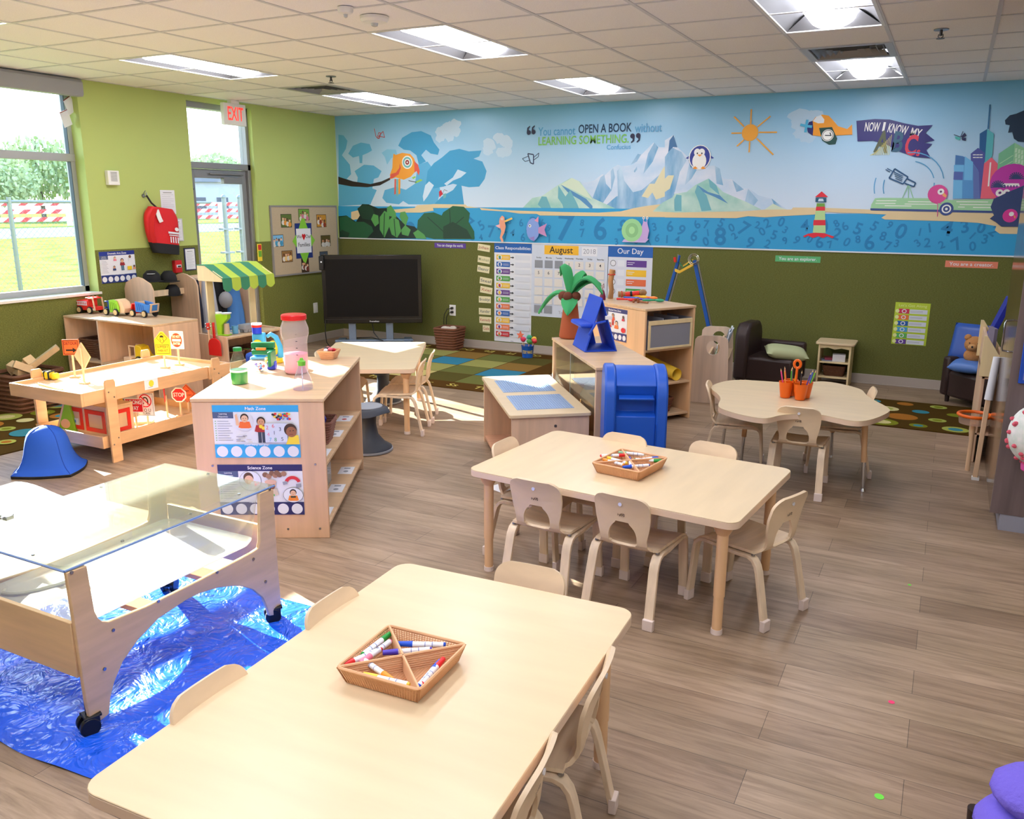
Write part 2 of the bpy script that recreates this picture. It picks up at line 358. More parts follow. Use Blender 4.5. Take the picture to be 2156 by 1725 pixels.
LL = {(-10, 0): 'recessed ceiling light nearest the corner between window wall and mural', (-10, 4): 'long narrow recessed ceiling light nearest the large window',
      (-6, 0): 'recessed ceiling light above the middle of the mural wall, right of the rear pair', (-6, 4): 'bright recessed ceiling light beside the smoke detectors',
      (-2, 0): 'recessed ceiling light directly beyond the right air vent, near the mural', (-2, 4): 'brightest recessed ceiling light, at the top edge right of centre',
      (-10, 8): 'recessed ceiling light at the upper left edge of the view'}
lt0 = troffer(); first = True
for n, j in LIGHTS:
    lab = LL.get((n, j), 'unseen recessed ceiling light over the near tables, some of these added to brighten them')
    if first: lt0.location = (gx(n), gy(j), H); lt0['label'] = lab; first = False
    else: dup(lt0, (gx(n), gy(j), H), 0, lab)
def vent(n, j, lab):
    t = thing('air_vent', lab, 'air vent', (gx(n), gy(j), H), 0, 'ceiling air vents')
    S = GS; B().m(mat('vent_metal', (176, 176, 178), .4, metal=.2)).box(.01, S-.01, -S+.01, -.01, .05, .06).box(0, .05, -S, 0, -.006, .004).box(S-.05, S, -S, 0, -.006, .004).box(.05, S-.05, -.05, 0, -.006, .004).box(.05, S-.05, -S, -S+.05, -.006, .004).out('frame', t, smooth=0)
    b = B().m(mat('vent_louver', (150, 150, 152), .4, metal=.3)); c = S/2
    for k in range(5):
        r = .24-.045*k; r2 = r-.03
        for q in range(4):
            a = q*PI/2; P = lambda u, v, z: (c+u*math.cos(a)-v*math.sin(a), -c+u*math.sin(a)+v*math.cos(a), z)
            b.face([P(-r, -r, -.002), P(r, -r, -.002), P(r2, -r2, .035), P(-r2, -r2, .035)])
    b.out('louvers', t, smooth=0)
vent(-10, 2, 'square louvred ceiling air vent between two lights above the exit door'); vent(-2, 2, 'square louvred ceiling air vent between the two lights on the right')
def detector(px, py, r, lab, big):
    p = XP(px, py, 0); d = ray(px, py); p = CAM+d*((H-CAM.z)/d.z)
    t = thing('smoke_detector', lab, 'smoke detector', (p.x, p.y, H), 0)
    B().m(WHITE).lathe([(r*.55, 0), (r, -.004), (r, -.02), (r*.85, -.035), (r*.3, -.04)], seg=28).out('housing', t)
    B().m(mat('clear_lens', (190, 195, 200), .1, spec=.8)).lathe([(r*.28, -.038), (r*.22, -.055), (.003, -.06)], seg=16).out('lens', t)
detector(788, 34, .085, 'larger round white strobe smoke detector on the ceiling', 1); detector(727, 14, .045, 'smaller round white smoke detector at the top edge of the ceiling', 0)
def sprinkler(px, py, lab):
    d = ray(px, py); p = CAM+d*((H-.03-CAM.z)/d.z)
    t = thing('fire_sprinkler', lab, 'sprinkler', (p.x, p.y, H), 0)
    B().m(STEEL).cyl((0, 0, 0), (0, 0, -.006), .045, seg=20).out('escutcheon', t)
    B().m(mat('dark_steel', (70, 70, 74), .35, metal=.9)).cyl((0, 0, -.005), (0, 0, -.04), .009).cyl((0, 0, -.055), (0, 0, -.058), .025, seg=12).tube([(-.012, 0, -.03), (-.014, 0, -.045), (0, 0, -.056), (.014, 0, -.045), (.012, 0, -.03)], .003).out('head', t)
sprinkler(697, 168, 'small ceiling fire sprinkler on the left, near the exit sign'); sprinkler(1981, 72, 'small ceiling fire sprinkler on the right')
# ------------------------------------------------------------------ outdoors
b = B().m(mat('grass', (118, 130, 66), .9, spec=0, noise=(1.2, .3))).box(-140, -.2, -120, 140, -.16, -.1); g = b.out('lawn', smooth=0); g['kind'] = 'stuff'; tag(g, 'sunlit green lawn outside the windows', 'lawn')
b = B().m(mat('concrete_walk', (130, 128, 122), .8, spec=0)).box(-1.5, -.2, -4, 2.2, -.1, -.08); struct(b.out('exterior_walk', smooth=0))
b = B().m(mat('asphalt', (104, 108, 128), .9, spec=0)).box(-52, -36, -100, 100, -.1, -.09); struct(b.out('exterior_road', smooth=0))
def fence():
    t = thing('chain_link_fence', 'grey chain link fence with pipe rails outside the window', 'fence', (-4, 0, -.1))
    GAL = mat('galvanized_steel', (120, 125, 130), .5, metal=.5)
    B().m(GAL).cyl((0, -12, 1.86), (0, 1.6, 1.86), .021, seg=8).cyl((0, 2.9, 1.86), (0, 9, 1.86), .021, seg=8).out('top_rail', t)
    for y in (-10.9, -7.9, -4.9, -1.9, .4, 3.2, 6.2, 9):
        B().m(GAL).cyl((0, y, 0), (0, y, 1.92), .03, seg=10).out('post', t)
    b = B().m(GAL); h = 1.82
    y = -12.5
    while y < 9:
        for s in (1, -1):
            ya, yb = (y, y+h) if s > 0 else (y+h, y)
            if ya >= -12 and yb <= 9 and max(ya, yb) < 9: b.cyl((0, ya, .04), (0, yb, .04+h), .0022, seg=3, cap=False)
        y += .085
    b.out('wire_mesh', t, smooth=0)
fence()
def gatep(y, lab):
    t = thing('gate_post', lab, 'gate post', (-3.95, y, -.1), 0, 'gate posts outside the door')
    B().m(mat('galvanized_steel')).cyl((0, 0, 0), (0, 0, 1.95), .04, seg=12).blob((0, 0, 1.95), .045, 12, 6).out('pole', t)
    for z in (.5, 1.0, 1.4): B().m(mat('galvanized_steel')).box(-.05, .05, -.12, .12, z, z+.03).out('hinge', t)
gatep(1.86, 'left thick grey gate post seen through the door glass'); gatep(2.22, 'right thick grey gate post seen through the door glass')
t = thing('road_barrier', 'red and white striped barrier rail beyond the fence', 'barrier', (-56, 24, -.1))
RD, WT = mat('barrier_red', (205, 60, 60), .5), mat('barrier_white', (235, 235, 235), .5)
for z in (.35, .95, 1.55):
    b = B(); k = -22.0
    while k < 40: 
        b.m(RD).prism([(k, z), (k+.6, z), (k+1.1, z+.34), (k+.5, z+.34)], -.01, .01, 'yz'); b.m(WT).prism([(k+.6, z), (k+1.3, z), (k+1.8, z+.34), (k+1.1, z+.34)], -.01, .01, 'yz'); k += 1.3
    b.out('rail', t, smooth=0)
for y in (-20, -12, -4, 4, 12, 20, 28, 36): B().m(WT).box(.02, .2, y-.2, y+.2, 0, 1.9).out('post', t)
def tree():
    t = thing('tree', '', 'tree', (0, 0, 0), 0, 'trees beyond the fence')
    B().m(mat('bark', (96, 88, 80), .9)).tube([(0, 0, 0), (.1, 0, 2), (0, .2, 4.5), (.2, 0, 7)], [.22, .18, .12, .05]).out('trunk', t)
    b = B().m(mat('foliage', (160, 176, 136), .8, spec=0)); rr = random.Random(4)
    for k in range(2600):
        a, e, r = rr.uniform(0, 2*PI), rr.uniform(-1, 1), rr.random()**.4
        c = Vector((4.6*r*math.cos(a)*math.sqrt(1-e*e), 4.6*r*math.sin(a)*math.sqrt(1-e*e), 4.4+3*r*e)); q = Euler((rr.uniform(0, 6), rr.uniform(0, 6), 0)).to_matrix(); s_ = rr.uniform(.14, .26)
        b.face([c+q @ Vector(v)*s_ for v in ((-1, -.6, 0), (1, -.6, 0), (1, .6, 0), (-1, .6, 0))])
    b.out('crown', t, smooth=0)
    return t
tr = tree()
for k, (x, y, s, lab) in enumerate(((-80, 34, 1.1, 'leafy tree beyond the left end of the fence'), (-78, 44, .9, 'smaller leafy tree behind the striped barrier'), (-84, 53, 1.2, 'tall leafy tree right of the barrier'),
        (-80, 24, 1.1, 'leafy tree at the left edge of the window'), (-84, 64, 1.0, 'leafy tree left of the far building'), (-90, 84, 1.2, 'leafy tree seen in the door transom'), (-88, 13, 1.2, 'leafy tree further left of the window view'))):
    o = tr if k == 0 else dup(tr)
    o.location = (x, y, -.1); o.scale = (s, s, s); o.rotation_euler = (0, 0, k*1.3); o['label'] = lab
t = thing('far_building', 'pale low building beyond the road seen through the door', 'building', (-78, 76, -.1), .8)
B().m(mat('far_wall', (170, 172, 180), .8)).box(-9, 9, -3, 3, 0, 4.4).out('wall', t, smooth=0)
B().m(mat('far_roof', (120, 122, 135), .8)).box(-9.4, 9.4, -3.4, 3.4, 4.4, 5.2).out('roof', t, smooth=0)
for k in range(6): B().m(mat('far_window', (60, 72, 90), .2)).box(-7.6+k*2.7, -6.2+k*2.7, -3.04, -2.98, 1, 2.5).out('window', t, smooth=0)
# ================================================================== MURAL (printed wall covering, drawn in metres on the back wall)
def W(px, py): p = YP(px, py, 0); return (p.x, p.z)
def c3(*pts): return [W(700+x/2.9944, 200+y/2.9944) for x, y in pts]
def c4(*pts): return [W(1400+x/2.8519, 180+y/2.8519) for x, y in pts]
pm = {}
def ink(r, g, b, name=None, rough=.35):
    k = 'mural_ink_%02x%02x%02x' % (r, g, b)
    return mat(k, (r, g, b), rough)
def blobpoly(u, v, ru, rv, n=26, j=.12, seed=0, rot=0):
    r = random.Random(seed); o = []
    for k in range(n):
        a = 2*PI*k/n; q = 1+r.uniform(-j, j); x, y = ru*q*math.cos(a), rv*q*math.sin(a); o.append((u+x*math.cos(rot)-y*math.sin(rot), v+x*math.sin(rot)+y*math.cos(rot)))
    return o
def sky_ink():
    m = mat('mural_sky_print', (120, 170, 210), .33); n = m.node_tree.nodes; l = m.node_tree.links; p = n['Principled BSDF']
    t = n.new('ShaderNodeTexCoord'); s = n.new('ShaderNodeSeparateXYZ'); r = n.new('ShaderNodeMapRange'); c = n.new('ShaderNodeValToRGB')
    l.new(t.outputs['Object'], s.inputs[0]); l.new(s.outputs['Z'], r.inputs[0]); r.inputs[1].default_value = 1.6; r.inputs[2].default_value = 2.85; l.new(r.outputs[0], c.inputs[0])
    c.color_ramp.elements[0].color = lin((214, 226, 242)); c.color_ramp.elements[1].color = lin((118, 186, 226)); l.new(c.outputs[0], p.inputs['Base Color']); return m
A = Art((0, 0, 0), (1, 0, 0), (0, 0, 1), (0, -1, 0), .00003)
A.rect(.004, SPLIT, 7.9, H-.002, sky_ink())
SAND, SEA, SEAD = ink(222, 200, 158), ink(52, 158, 212), ink(36, 128, 186)
# misty clouds
for (x, y, r, sd) in ((725, 225, 75, 1), (1035, 310, 105, 2)):
    for k in range(9):
        rr = random.Random(sd*50+k); u, v = c3((x+rr.uniform(-.7, .7)*r, y+rr.uniform(-.6, .6)*r))[0]; A.poly(blobpoly(u, v, .07, .06, 14, .2, k), ink(190, 214, 236))
for k in range(12):
    rr = random.Random(90+k); u, v = c4((rr.uniform(770, 1000), rr.uniform(160, 320)))[0]; A.poly(blobpoly(u, v, .08, .06, 14, .25, k), ink(178, 206, 230))
# savanna trees
T1, T2, T3 = ink(66, 156, 204), ink(92, 172, 216), ink(130, 192, 226)
A.poly(c3((38, 250), (70, 255), (95, 290), (85, 340), (60, 380), (110, 440), (118, 500), (90, 530), (280, 600), (240, 690), (40, 700)), T2)
A.poly(c3((100, 370), (130, 320), (180, 300), (235, 310), (250, 350), (225, 365), (190, 380), (188, 430), (172, 430), (168, 385), (130, 395)), T2)
A.poly(c3((140, 480), (200, 440), (260, 445), (310, 480), (290, 520), (262, 530), (250, 600), (275, 610), (240, 640), (150, 600), (160, 520)), T2)
A.poly(c3((310, 365), (345, 342), (400, 345), (410, 380), (370, 400), (345, 440), (330, 390)), T3)
A.poly(c3((415, 320), (440, 270), (500, 235), (560, 228), (620, 255), (640, 300), (675, 345), (665, 378), (620, 370), (590, 345), (560, 380), (590, 420), (545, 440), (530, 380), (490, 350), (450, 345)), T1)
A.poly(c3((540, 440), (600, 420), (660, 500), (680, 600), (660, 690), (480, 690), (400, 640), (520, 560)), T2)
A.poly(c3((315, 650), (330, 600), (400, 580), (470, 600), (500, 640), (450, 665), (420, 690), (340, 680)), T2)
A.poly(c3((600, 480), (640, 430), (690, 395), (740, 352), (800, 340), (860, 356), (940, 350), (925, 388), (890, 402), (945, 420), (972, 480), (960, 530), (925, 578), (860, 582), (812, 572), (760, 560), (700, 578), (640, 590), (590, 560)), T1)
A.poly(c3((790, 560), (812, 560), (830, 690), (640, 690), (690, 640), (760, 600)), T1)
A.poly(c3((760, 520), (790, 470), (845, 490), (810, 520), (760, 540), (720, 572), (705, 560)), ink(196, 218, 238))
A.poly(c3((570, 640), (585, 570), (610, 545), (640, 570), (600, 640), (575, 672)), ink(205, 224, 242))
# branch + bird
A.poly(c3((37, 515), (130, 545), (240, 562), (310, 545), (365, 520), (365, 535), (300, 570), (220, 582), (120, 577), (38, 562)), ink(45, 32, 38))
OR, RED, TEAL = ink(238, 158, 50), ink(222, 88, 70), ink(110, 180, 185)
A.poly(c3((392, 530), (402, 530), (400, 625), (390, 628)), RED); A.poly(c3((403, 530), (415, 530), (414, 640), (402, 636)), TEAL); A.poly(c3((416, 530), (429, 528), (428, 622), (416, 628)), OR)
A.poly(c3((385, 370), (400, 378), (440, 365), (490, 372), (515, 400), (530, 440), (525, 480), (495, 515), (450, 535), (400, 520), (370, 530), (362, 505), (378, 460), (380, 410)), OR)
A.poly(c3((425, 430), (432, 460), (418, 500), (385, 522), (360, 530), (370, 498), (400, 490), (422, 460)), RED)
A.poly(c3((515, 415), (540, 440), (551, 480), (545, 508), (530, 480), (518, 490)), RED)
for r, m_ in ((38, (240, 238, 232)), (31, (110, 180, 185)), (21, (240, 238, 232)), (14, (150, 40, 45)), (5, (245, 245, 245))):
    u, v = c3((472, 425))[0]; A.ell(u, v, r*.0021, r*.0021, ink(*m_))
for q in (((500, 522), (520, 512), (528, 518), (510, 530)), ((530, 545), (555, 530), (570, 538), (545, 550)), ((520, 560), (550, 548), (530, 540))): A.poly(c3(*q), ink(150, 200, 90))
A.line(c3((480, 540), (500, 545), (530, 550)), .008, ink(45, 32, 38))
# butterfly, winged phones, bird
A.poly(c3((672, 610), (685, 598), (697, 625), (675, 645)), ink(200, 40, 60)); A.poly(c3((697, 625), (718, 620), (716, 645), (700, 655)), TEAL); A.line(c3((694, 625), (705, 597), (725, 606)), .004, ink(90, 40, 60))
A.line(c3((264, 212), (275, 262), (290, 276), (300, 250), (320, 230), (330, 268), (285, 258)), .008, ink(200, 60, 60)); A.line(c3((283, 272), (292, 238), (305, 240), (297, 274), (283, 272)), .008, ink(200, 60, 60))
NV = ink(34, 42, 84)
A.line(c3((1232, 370), (1268, 376), (1268, 436), (1248, 428), (1232, 370)), .012, NV); A.line(c3((1238, 385), (1198, 402), (1215, 420), (1240, 412)), .007, NV); A.line(c3((1268, 395), (1302, 366), (1298, 390), (1270, 410)), .007, NV)
# mountains
MW, MB, MG = [mat('mural_mountain_'+k_, c_, .35, noise=(s_, 0, d_)) for k_, c_, s_, d_ in (('white', (222, 226, 240), (3, 1, 5), (176, 204, 230)), ('blue', (80, 150, 198), (7, 1, 2), (190, 214, 234)), ('green', (140, 196, 188), (4, 1, 5), (206, 226, 216)))]; MP, MD = ink(206, 222, 202), ink(58, 110, 160)
A.poly(c3((1560, 545), (1590, 555), (1650, 540), (1700, 500), (1720, 505), (1765, 460), (1800, 440), (1830, 450), (1900, 440), (1935, 370), (1950, 375), (2025, 300), (2060, 330), (2110, 330), (2156, 255), (2156, 700), (1700, 735)), MW)
A.poly(c4((0, 330), (50, 298), (75, 370), (150, 440), (200, 490), (300, 480), (350, 560), (405, 565), (470, 620), (505, 618), (560, 660), (640, 680), (735, 745), (300, 750), (0, 760)), MW)
for q in (((1640, 650), (1690, 520), (1715, 502), (1725, 560), (1760, 600), (1700, 690)), ((1758, 610), (1755, 480), (1770, 460), (1782, 520)), ((1800, 640), (1795, 480), (1822, 445), (1840, 540), (1900, 620)), ((1900, 480), (1920, 450), (1922, 470), (1905, 490)), ((1790, 640), (1950, 600), (2090, 480), (2156, 330), (2156, 690), (1830, 730), (1720, 700)),
          ((1990, 370), (2030, 300), (2055, 330), (2020, 420), (1960, 500)), ((1880, 440), (1925, 372), (1948, 374), (1920, 420))): A.poly(c3(*q), MB)
for q in (((2010, 600), (2080, 470), (2110, 430), (2156, 390), (2156, 620), (2040, 660)), ((1950, 640), (2000, 560), (2060, 560), (1990, 650))): A.poly(c3(*q), ink(222, 214, 178))
for q in (((0, 430), (40, 372), (100, 400), (130, 450), (90, 520), (60, 640), (0, 720)), ((300, 482), (330, 500), (350, 600), (310, 590)), ((405, 567), (475, 625), (430, 640)), ((500, 620), (560, 690), (520, 740), (480, 700)), ((150, 450), (200, 492), (160, 560), (120, 600)), ((640, 678), (710, 735), (660, 730))): A.poly(c4(*q), MB)
A.poly(c4((28, 330), (52, 298), (75, 372), (50, 370), (20, 400)), MD); A.poly(c4((140, 445), (165, 470), (158, 500)), MD)
A.poly(c4((0, 560), (20, 540), (55, 540), (30, 620), (0, 640)), ink(222, 214, 178))
A.poly(c3((1190, 722), (1260, 650), (1320, 638), (1420, 570), (1500, 525), (1560, 545), (1640, 650), (1820, 732), (1500, 732)), MG)
A.poly(c3((1440, 565), (1510, 523), (1555, 545), (1640, 660), (1590, 640), (1520, 600)), MP)
A.poly(c3((1440, 565), (1520, 610), (1600, 655), (1640, 700), (1640, 730), (1560, 660), (1490, 620)), ink(84, 140, 190))
for q in (((1295, 690), (1320, 640), (1350, 642), (1385, 728), (1330, 725)), ((1422, 650), (1425, 570), (1470, 640), (1500, 600), (1545, 690), (1560, 730), (1460, 728), (1450, 690))): A.poly(c3(*q), ink(110, 176, 190))
A.poly(c4((0, 740), (60, 650), (130, 640), (180, 600), (260, 560), (300, 590), (350, 640), (490, 700), (580, 745), (430, 755), (0, 765)), MG)
for q in (((50, 700), (70, 655), (100, 660), (100, 755), (60, 755)), ((180, 640), (195, 598), (250, 660), (280, 750), (220, 755), (205, 700)), ((262, 558), (310, 600), (330, 660), (270, 610))): A.poly(c4(*q), ink(110, 176, 190))
A.poly(c4((195, 597), (260, 640), (330, 660), (380, 710), (300, 670), (230, 640)), ink(84, 140, 190)); A.poly(c4((600, 745), (650, 710), (700, 735), (740, 748)), MP)
# sea, numerals, sand
A.poly(c3((38, 700), (2156, 720), (2156, 945), (38, 905))[:2]+c4((0, 770), (2250, 770), (2250, 1033), (0, 962))+c3((38, 905)), SEA)
rr = random.Random(12); u0, _ = W(760, 480); 
placed = []
for k in range(1500):
    t_ = rr.choice('0123456789'); s_ = rr.choice((.12, .16, .2, .26, .34, .42)) if k < 500 else rr.choice((.1, .13)); u = rr.uniform(.9, 7.6); v = rr.uniform(SPLIT+s_*.36, 1.62-s_*.22-(.04 if u < 5 else 0))
    if any(math.hypot(u-a, v-b) < (s_+c)*.37 for a, b, c in placed): continue
    placed.append((u, v, s_)); A.txt(t_, u, v, s_, SEAD, rot=rr.uniform(-.7, .7), bold=.02)
A.poly(c3((120, 738), (170, 725), (395, 722), (520, 712), (535, 696), (640, 688), (840, 691), (850, 702), (900, 708), (970, 716), (1060, 725), (1180, 730), (1440, 738), (1680, 742), (1820, 734), (1900, 714), (1980, 700), (2060, 690), (2156, 686), (2156, 772), (1700, 765), (1310, 760), (1290, 750), (1180, 748), (1090, 735), (940, 726), (930, 712), (635, 713), (640, 730), (560, 742), (400, 742), (120, 790)), SAND)
A.poly(c4((0, 764), (460, 756), (600, 746), (760, 745), (770, 733), (960, 735), (1230, 745), (1240, 752), (1960, 768), (2250, 790), (2250, 895), (2010, 890), (1980, 870), (1990, 845), (1880, 825), (1700, 815), (1320, 805), (1300, 795), (1330, 775), (1100, 765), (960, 760), (900, 775), (700, 785), (600, 792), (500, 785), (430, 797), (0, 793)), SAND)
A.poly(c3((2020, 735), (2080, 680), (2156, 640), (2156, 740)), MG)
# jungle leaves
G1, G2, G3, G4 = ink(30, 62, 48), ink(38, 92, 62), ink(88, 158, 84), ink(22, 40, 38)
A.poly(c3((40, 905), (40, 765), (90, 760), (150, 800), (175, 760), (160, 720), (190, 688), (230, 690), (290, 715), (360, 712), (400, 760), (430, 790), (470, 820), (520, 830), (560, 870), (580, 905)), G4)
for q in (((45, 770), (95, 762), (140, 800), (200, 800), (250, 830), (260, 860), (220, 903), (110, 905), (50, 860)), ((535, 850), (540, 790), (580, 745), (640, 740), (690, 760), (700, 740), (760, 700), (830, 705), (868, 745), (860, 800), (895, 860), (897, 910), (640, 908), (560, 890))): A.poly(c3(*q), G2)
for q in (((45, 880), (60, 850), (110, 870), (100, 900), (50, 903)), ((160, 715), (200, 690), (250, 705), (270, 750), (250, 790), (190, 780)), ((700, 830), (760, 800), (850, 850), (880, 905), (700, 905))): A.poly(c3(*q), G1)
for q in (((300, 850), (300, 770), (330, 730), (360, 750), (360, 830), (330, 900)), ((345, 760), (345, 710), (370, 695), (400, 740), (405, 775)), ((375, 880), (350, 800), (380, 765), (420, 790), (435, 860), (410, 900)), ((425, 770), (430, 740), (460, 735), (480, 775), (465, 825), (440, 800)), ((435, 850), (460, 820), (495, 850), (480, 890), (440, 880)), ((510, 870), (540, 850), (580, 880), (595, 908), (530, 905)), ((245, 785), (260, 750), (290, 760), (295, 810), (270, 830))): A.poly(c3(*q), G3)
for q in (((600, 770), (700, 860), (720, 905)), ((740, 720), (745, 800), (720, 860)), ((330, 745), (325, 890)), ((390, 780), (400, 890)), ((830, 770), (760, 830), (730, 880))): A.line(c3(*q), .012, G1)
# quotation
QB, QD, QG = ink(86, 160, 208), ink(30, 60, 92), ink(124, 190, 90)
u0, v0 = W(1133, 276); u1, v1 = W(1395, 270); vm = (v0+v1)/2
for t_, a, b_, mt_ in (('You cannot ', 1133, 1213, QB), ('OPEN A BOOK', 1217, 1331, QD), ('without', 1336, 1395, QB)):
    ua, ub = W(a, 273)[0], W(b_, 273)[0]; A.txt(t_.strip(), (ua+ub)/2, W((a+b_)/2, 277-(a+b_)/2*.0+(-6 if a > 1210 else 0)+(-1 if a > 1330 else 0))[1], .128, mt_, bold=.014, width=ub-ua-.012)
ua, ub = W(1134, 296)[0], W(1324, 292)[0]; A.txt('LEARNING SOMETHING.', (ua+ub)/2, W(1230, 295.5)[1], .128, QG, bold=.014, width=ub-ua)
u, v = W(1303, 310); A.txt('Confucius', u, v, .07, QB, bold=.006)
for px, py, s_ in ((1114, 275, 1), (1124, 274, 1), (1332, 291, -1), (1344, 290, -1)):
    u, v = W(px, py); A.ell(u, v-.022*s_, .026, .026, ink(28, 32, 66)); A.poly([(u-.026*s_, v-.02*s_), (u-.02*s_, v+.03*s_), (u+.012*s_, v+.052*s_), (u+.016*s_, v+.04*s_), (u-.004*s_, v+.02*s_), (u+.004*s_, v-.02*s_)], ink(28, 32, 66))
# penguin
PB, PW = ink(46, 62, 150), ink(238, 238, 236)
A.poly(c4((125, 438), (150, 420), (158, 430), (140, 442)), PB); A.poly(c4((268, 415), (296, 436), (285, 440), (262, 432)), PB)
u, v = c4((210, 432))[0]; A.ell(u, v, .118, .125, PW); A.ell(u, v, .108, .117, PB)
u, v = c4((207, 455))[0]; A.ell(u, v, .075, .088, PW); 
for x in (195, 222): u, v = c4((x, 402))[0]; A.ell(u, v, .034, .038, PW); A.ell(u+.002, v-.01, .008, .008, ink(30, 30, 40))
A.poly(c4((194, 415), (225, 415), (210, 428)), ink(236, 150, 50))
for x in (182, 230): A.poly(c4((x-15, 498), (x, 485), (x+17, 498), (x, 503)), ink(236, 150, 50))
# sun
SO = ink(240, 168, 60); u, v = c4((512, 284))[0]; A.ell(u, v, .083, .083, SO)
for q in (((520, 143), (516, 232)), ((416, 188), (476, 248)), ((400, 287), (460, 286)), ((432, 366), (476, 326)), ((510, 338), (506, 402)), ((635, 185), (556, 250)), ((565, 282), (674, 281)), ((552, 318), (652, 417))): A.line(c4(*q), .013, SO)
# aeroplane and banner
A.poly(c4((888, 214), (905, 190), (945, 175), (985, 182), (1010, 210), (1040, 245), (1095, 262), (1124, 234), (1126, 296), (1040, 300), (940, 306), (886, 300), (870, 260)), OR)
A.poly(c4((888, 213), (866, 220), (852, 248), (860, 282), (888, 302), (892, 260)), ink(36, 40, 110)); A.poly(c4((890, 215), (910, 188), (938, 178), (958, 205), (955, 226), (920, 228)), ink(226, 232, 240))
A.poly(c4((926, 256), (1004, 250), (1035, 320), (1025, 352), (985, 356), (945, 330)), ink(30, 74, 70)); u, v = c4((978, 300))[0]; A.ell(u, v, .056, .056, PW); A.ell(u, v, .05, .05, ink(40, 50, 60)); A.ell(u, v, .045, .045, PW); A.txt('7', u, v, .08, ink(30, 50, 60), rot=-1.2, bold=.01)
for dx, dy in ((-36, -8), (34, 4), (6, -38), (-6, 38)): A.line(c4((850, 244), (850+dx, 244+dy)), .024, ink(80, 175, 215))
BN = ink(48, 46, 118)
A.poly(c4((1150, 213), (1260, 202), (1350, 205), (1440, 228), (1520, 243), (1608, 238), (1565, 285), (1620, 330), (1560, 345), (1606, 352), (1570, 388), (1598, 438), (1500, 430), (1400, 395), (1330, 355), (1250, 333), (1157, 336)), BN)
for t_, xa, xb, y, r_ in (('NOW', 1200, 1290, 251, -.05), ('I', 1308, 1322, 251, -.1), ('KNOW', 1338, 1458, 264, -.2), ('MY', 1472, 1538, 288, -.22)):
    (ua, _), (ub, v) = c4((xa, y), (xb, y)); A.txt(t_, (ua+ub)/2, v, .115, PW, rot=r_, bold=.016, width=ub-ua)
for t_, xa, xb, y, s_, mt_ in (('A', 1262, 1346, 344, .27, ink(84, 92, 70)), ('B', 1366, 1428, 344, .25, ink(50, 96, 124)), ('C', 1442, 1514, 364, .25, ink(214, 62, 84)), ('s', 1512, 1532, 400, .11, ink(214, 62, 84))):
    (ua, _), (ub, v) = c4((xa, y), (xb, y))
    A.txt(t_, (ua+ub)/2, v, s_, mt_, rot=-.1, bold=.03, width=ub-ua)
u, v = c4((1308, 340))[0]
for k in range(12): A.line([(u-.1+.015*k, v-.12), (u-.04+.013*k, v+.1)][0:1]+[(u-.06+.012*k, v-.1+.015*k)], .004, ink(216, 206, 120))
# lighthouse
LR, LG = ink(222, 48, 66), ink(178, 214, 152)
A.poly(c4((830, 905), (860, 890), (905, 884), (960, 888), (1018, 908), (1005, 918), (975, 905), (950, 916), (920, 905), (890, 916), (860, 902), (840, 912)), LR)
A.poly(c4((888, 884), (912, 708), (960, 708), (966, 886)), LG); A.poly(c4((909, 728), (961, 728), (962, 752), (906, 752)), LR); A.poly(c4((894, 808), (964, 808), (965, 840), (891, 840)), LR); A.poly(c4((914, 708), (960, 708), (961, 728), (911, 728)), ink(110, 160, 70))
A.poly(c4((904, 700), (906, 674), (970, 674), (970, 702)), ink(34, 88, 118)); A.poly(c4((920, 696), (925, 680), (950, 680), (955, 696)), ink(205, 220, 235)); A.poly(c4((902, 670), (942, 636), (980, 670)), LR)
# telescope, train, pink bird
TL = ink(36, 84, 128)
A.line(c4((1380, 500), (1460, 550), (1430, 592), (1346, 556), (1380, 500)), .012, TL)
for k in range(4): A.line(c4((1372+k*4, 518+k*13), (1430-k*2, 545+k*10)), .007, TL)
A.line(c4((1455, 560), (1505, 585), (1495, 608), (1440, 588)), .012, TL); A.line(c4((1325, 505), (1352, 520)), .007, TL); A.line(c4((1335, 498), (1365, 515)), .007, TL)
for q in (((1460, 600), (1425, 680)), ((1462, 600), (1462, 680)), ((1466, 600), (1492, 680))): A.line(c4(*q), .008, ink(140, 190, 160))
cu, cv = c4((1462, 600))[0]
for R_, a0, a1 in ((.22, .3, 1.4), (.22, -.5, .1), (.30, .2, 1.7), (.30, -.5, -.05), (.22, 2.9, 3.5), (.30, 2.9, 3.4)):
    A.line([(cu+R_*math.cos(a0+(a1-a0)*k/8), cv+R_*math.sin(a0+(a1-a0)*k/8)) for k in range(9)], .009, ink(88, 160, 206))
TG = ink(158, 206, 160)
A.poly(c4((1235, 742), (1240, 715), (1262, 678), (1300, 675), (1640, 678), (1720, 688), (2040, 682), (2100, 690), (2100, 765), (1700, 758)), TG); A.poly(c4((1234, 738), (1640, 746), (2100, 756), (2100, 768), (1234, 749)), ink(58, 78, 140))
for q in (((1270, 692), (1390, 692)), ((1265, 708), (1385, 709)), ((1460, 698), (1620, 700)), ((1440, 712), (1640, 714)), ((1320, 722), (1480, 724)), ((1750, 698), (1940, 700)), ((1770, 715), (1960, 717)), ((1760, 730), (1800, 731)), ((1850, 732), (1990, 734))): A.line(c4(*q), .007, PW)
u, v = c4((1690, 742))[0]; A.ell(u, v, .06, .06, ink(58, 78, 140)); A.ell(u, v, .04, .04, PW); A.ell(u, v, .028, .028, ink(58, 78, 140)); A.ell(u, v, .012, .012, PW)
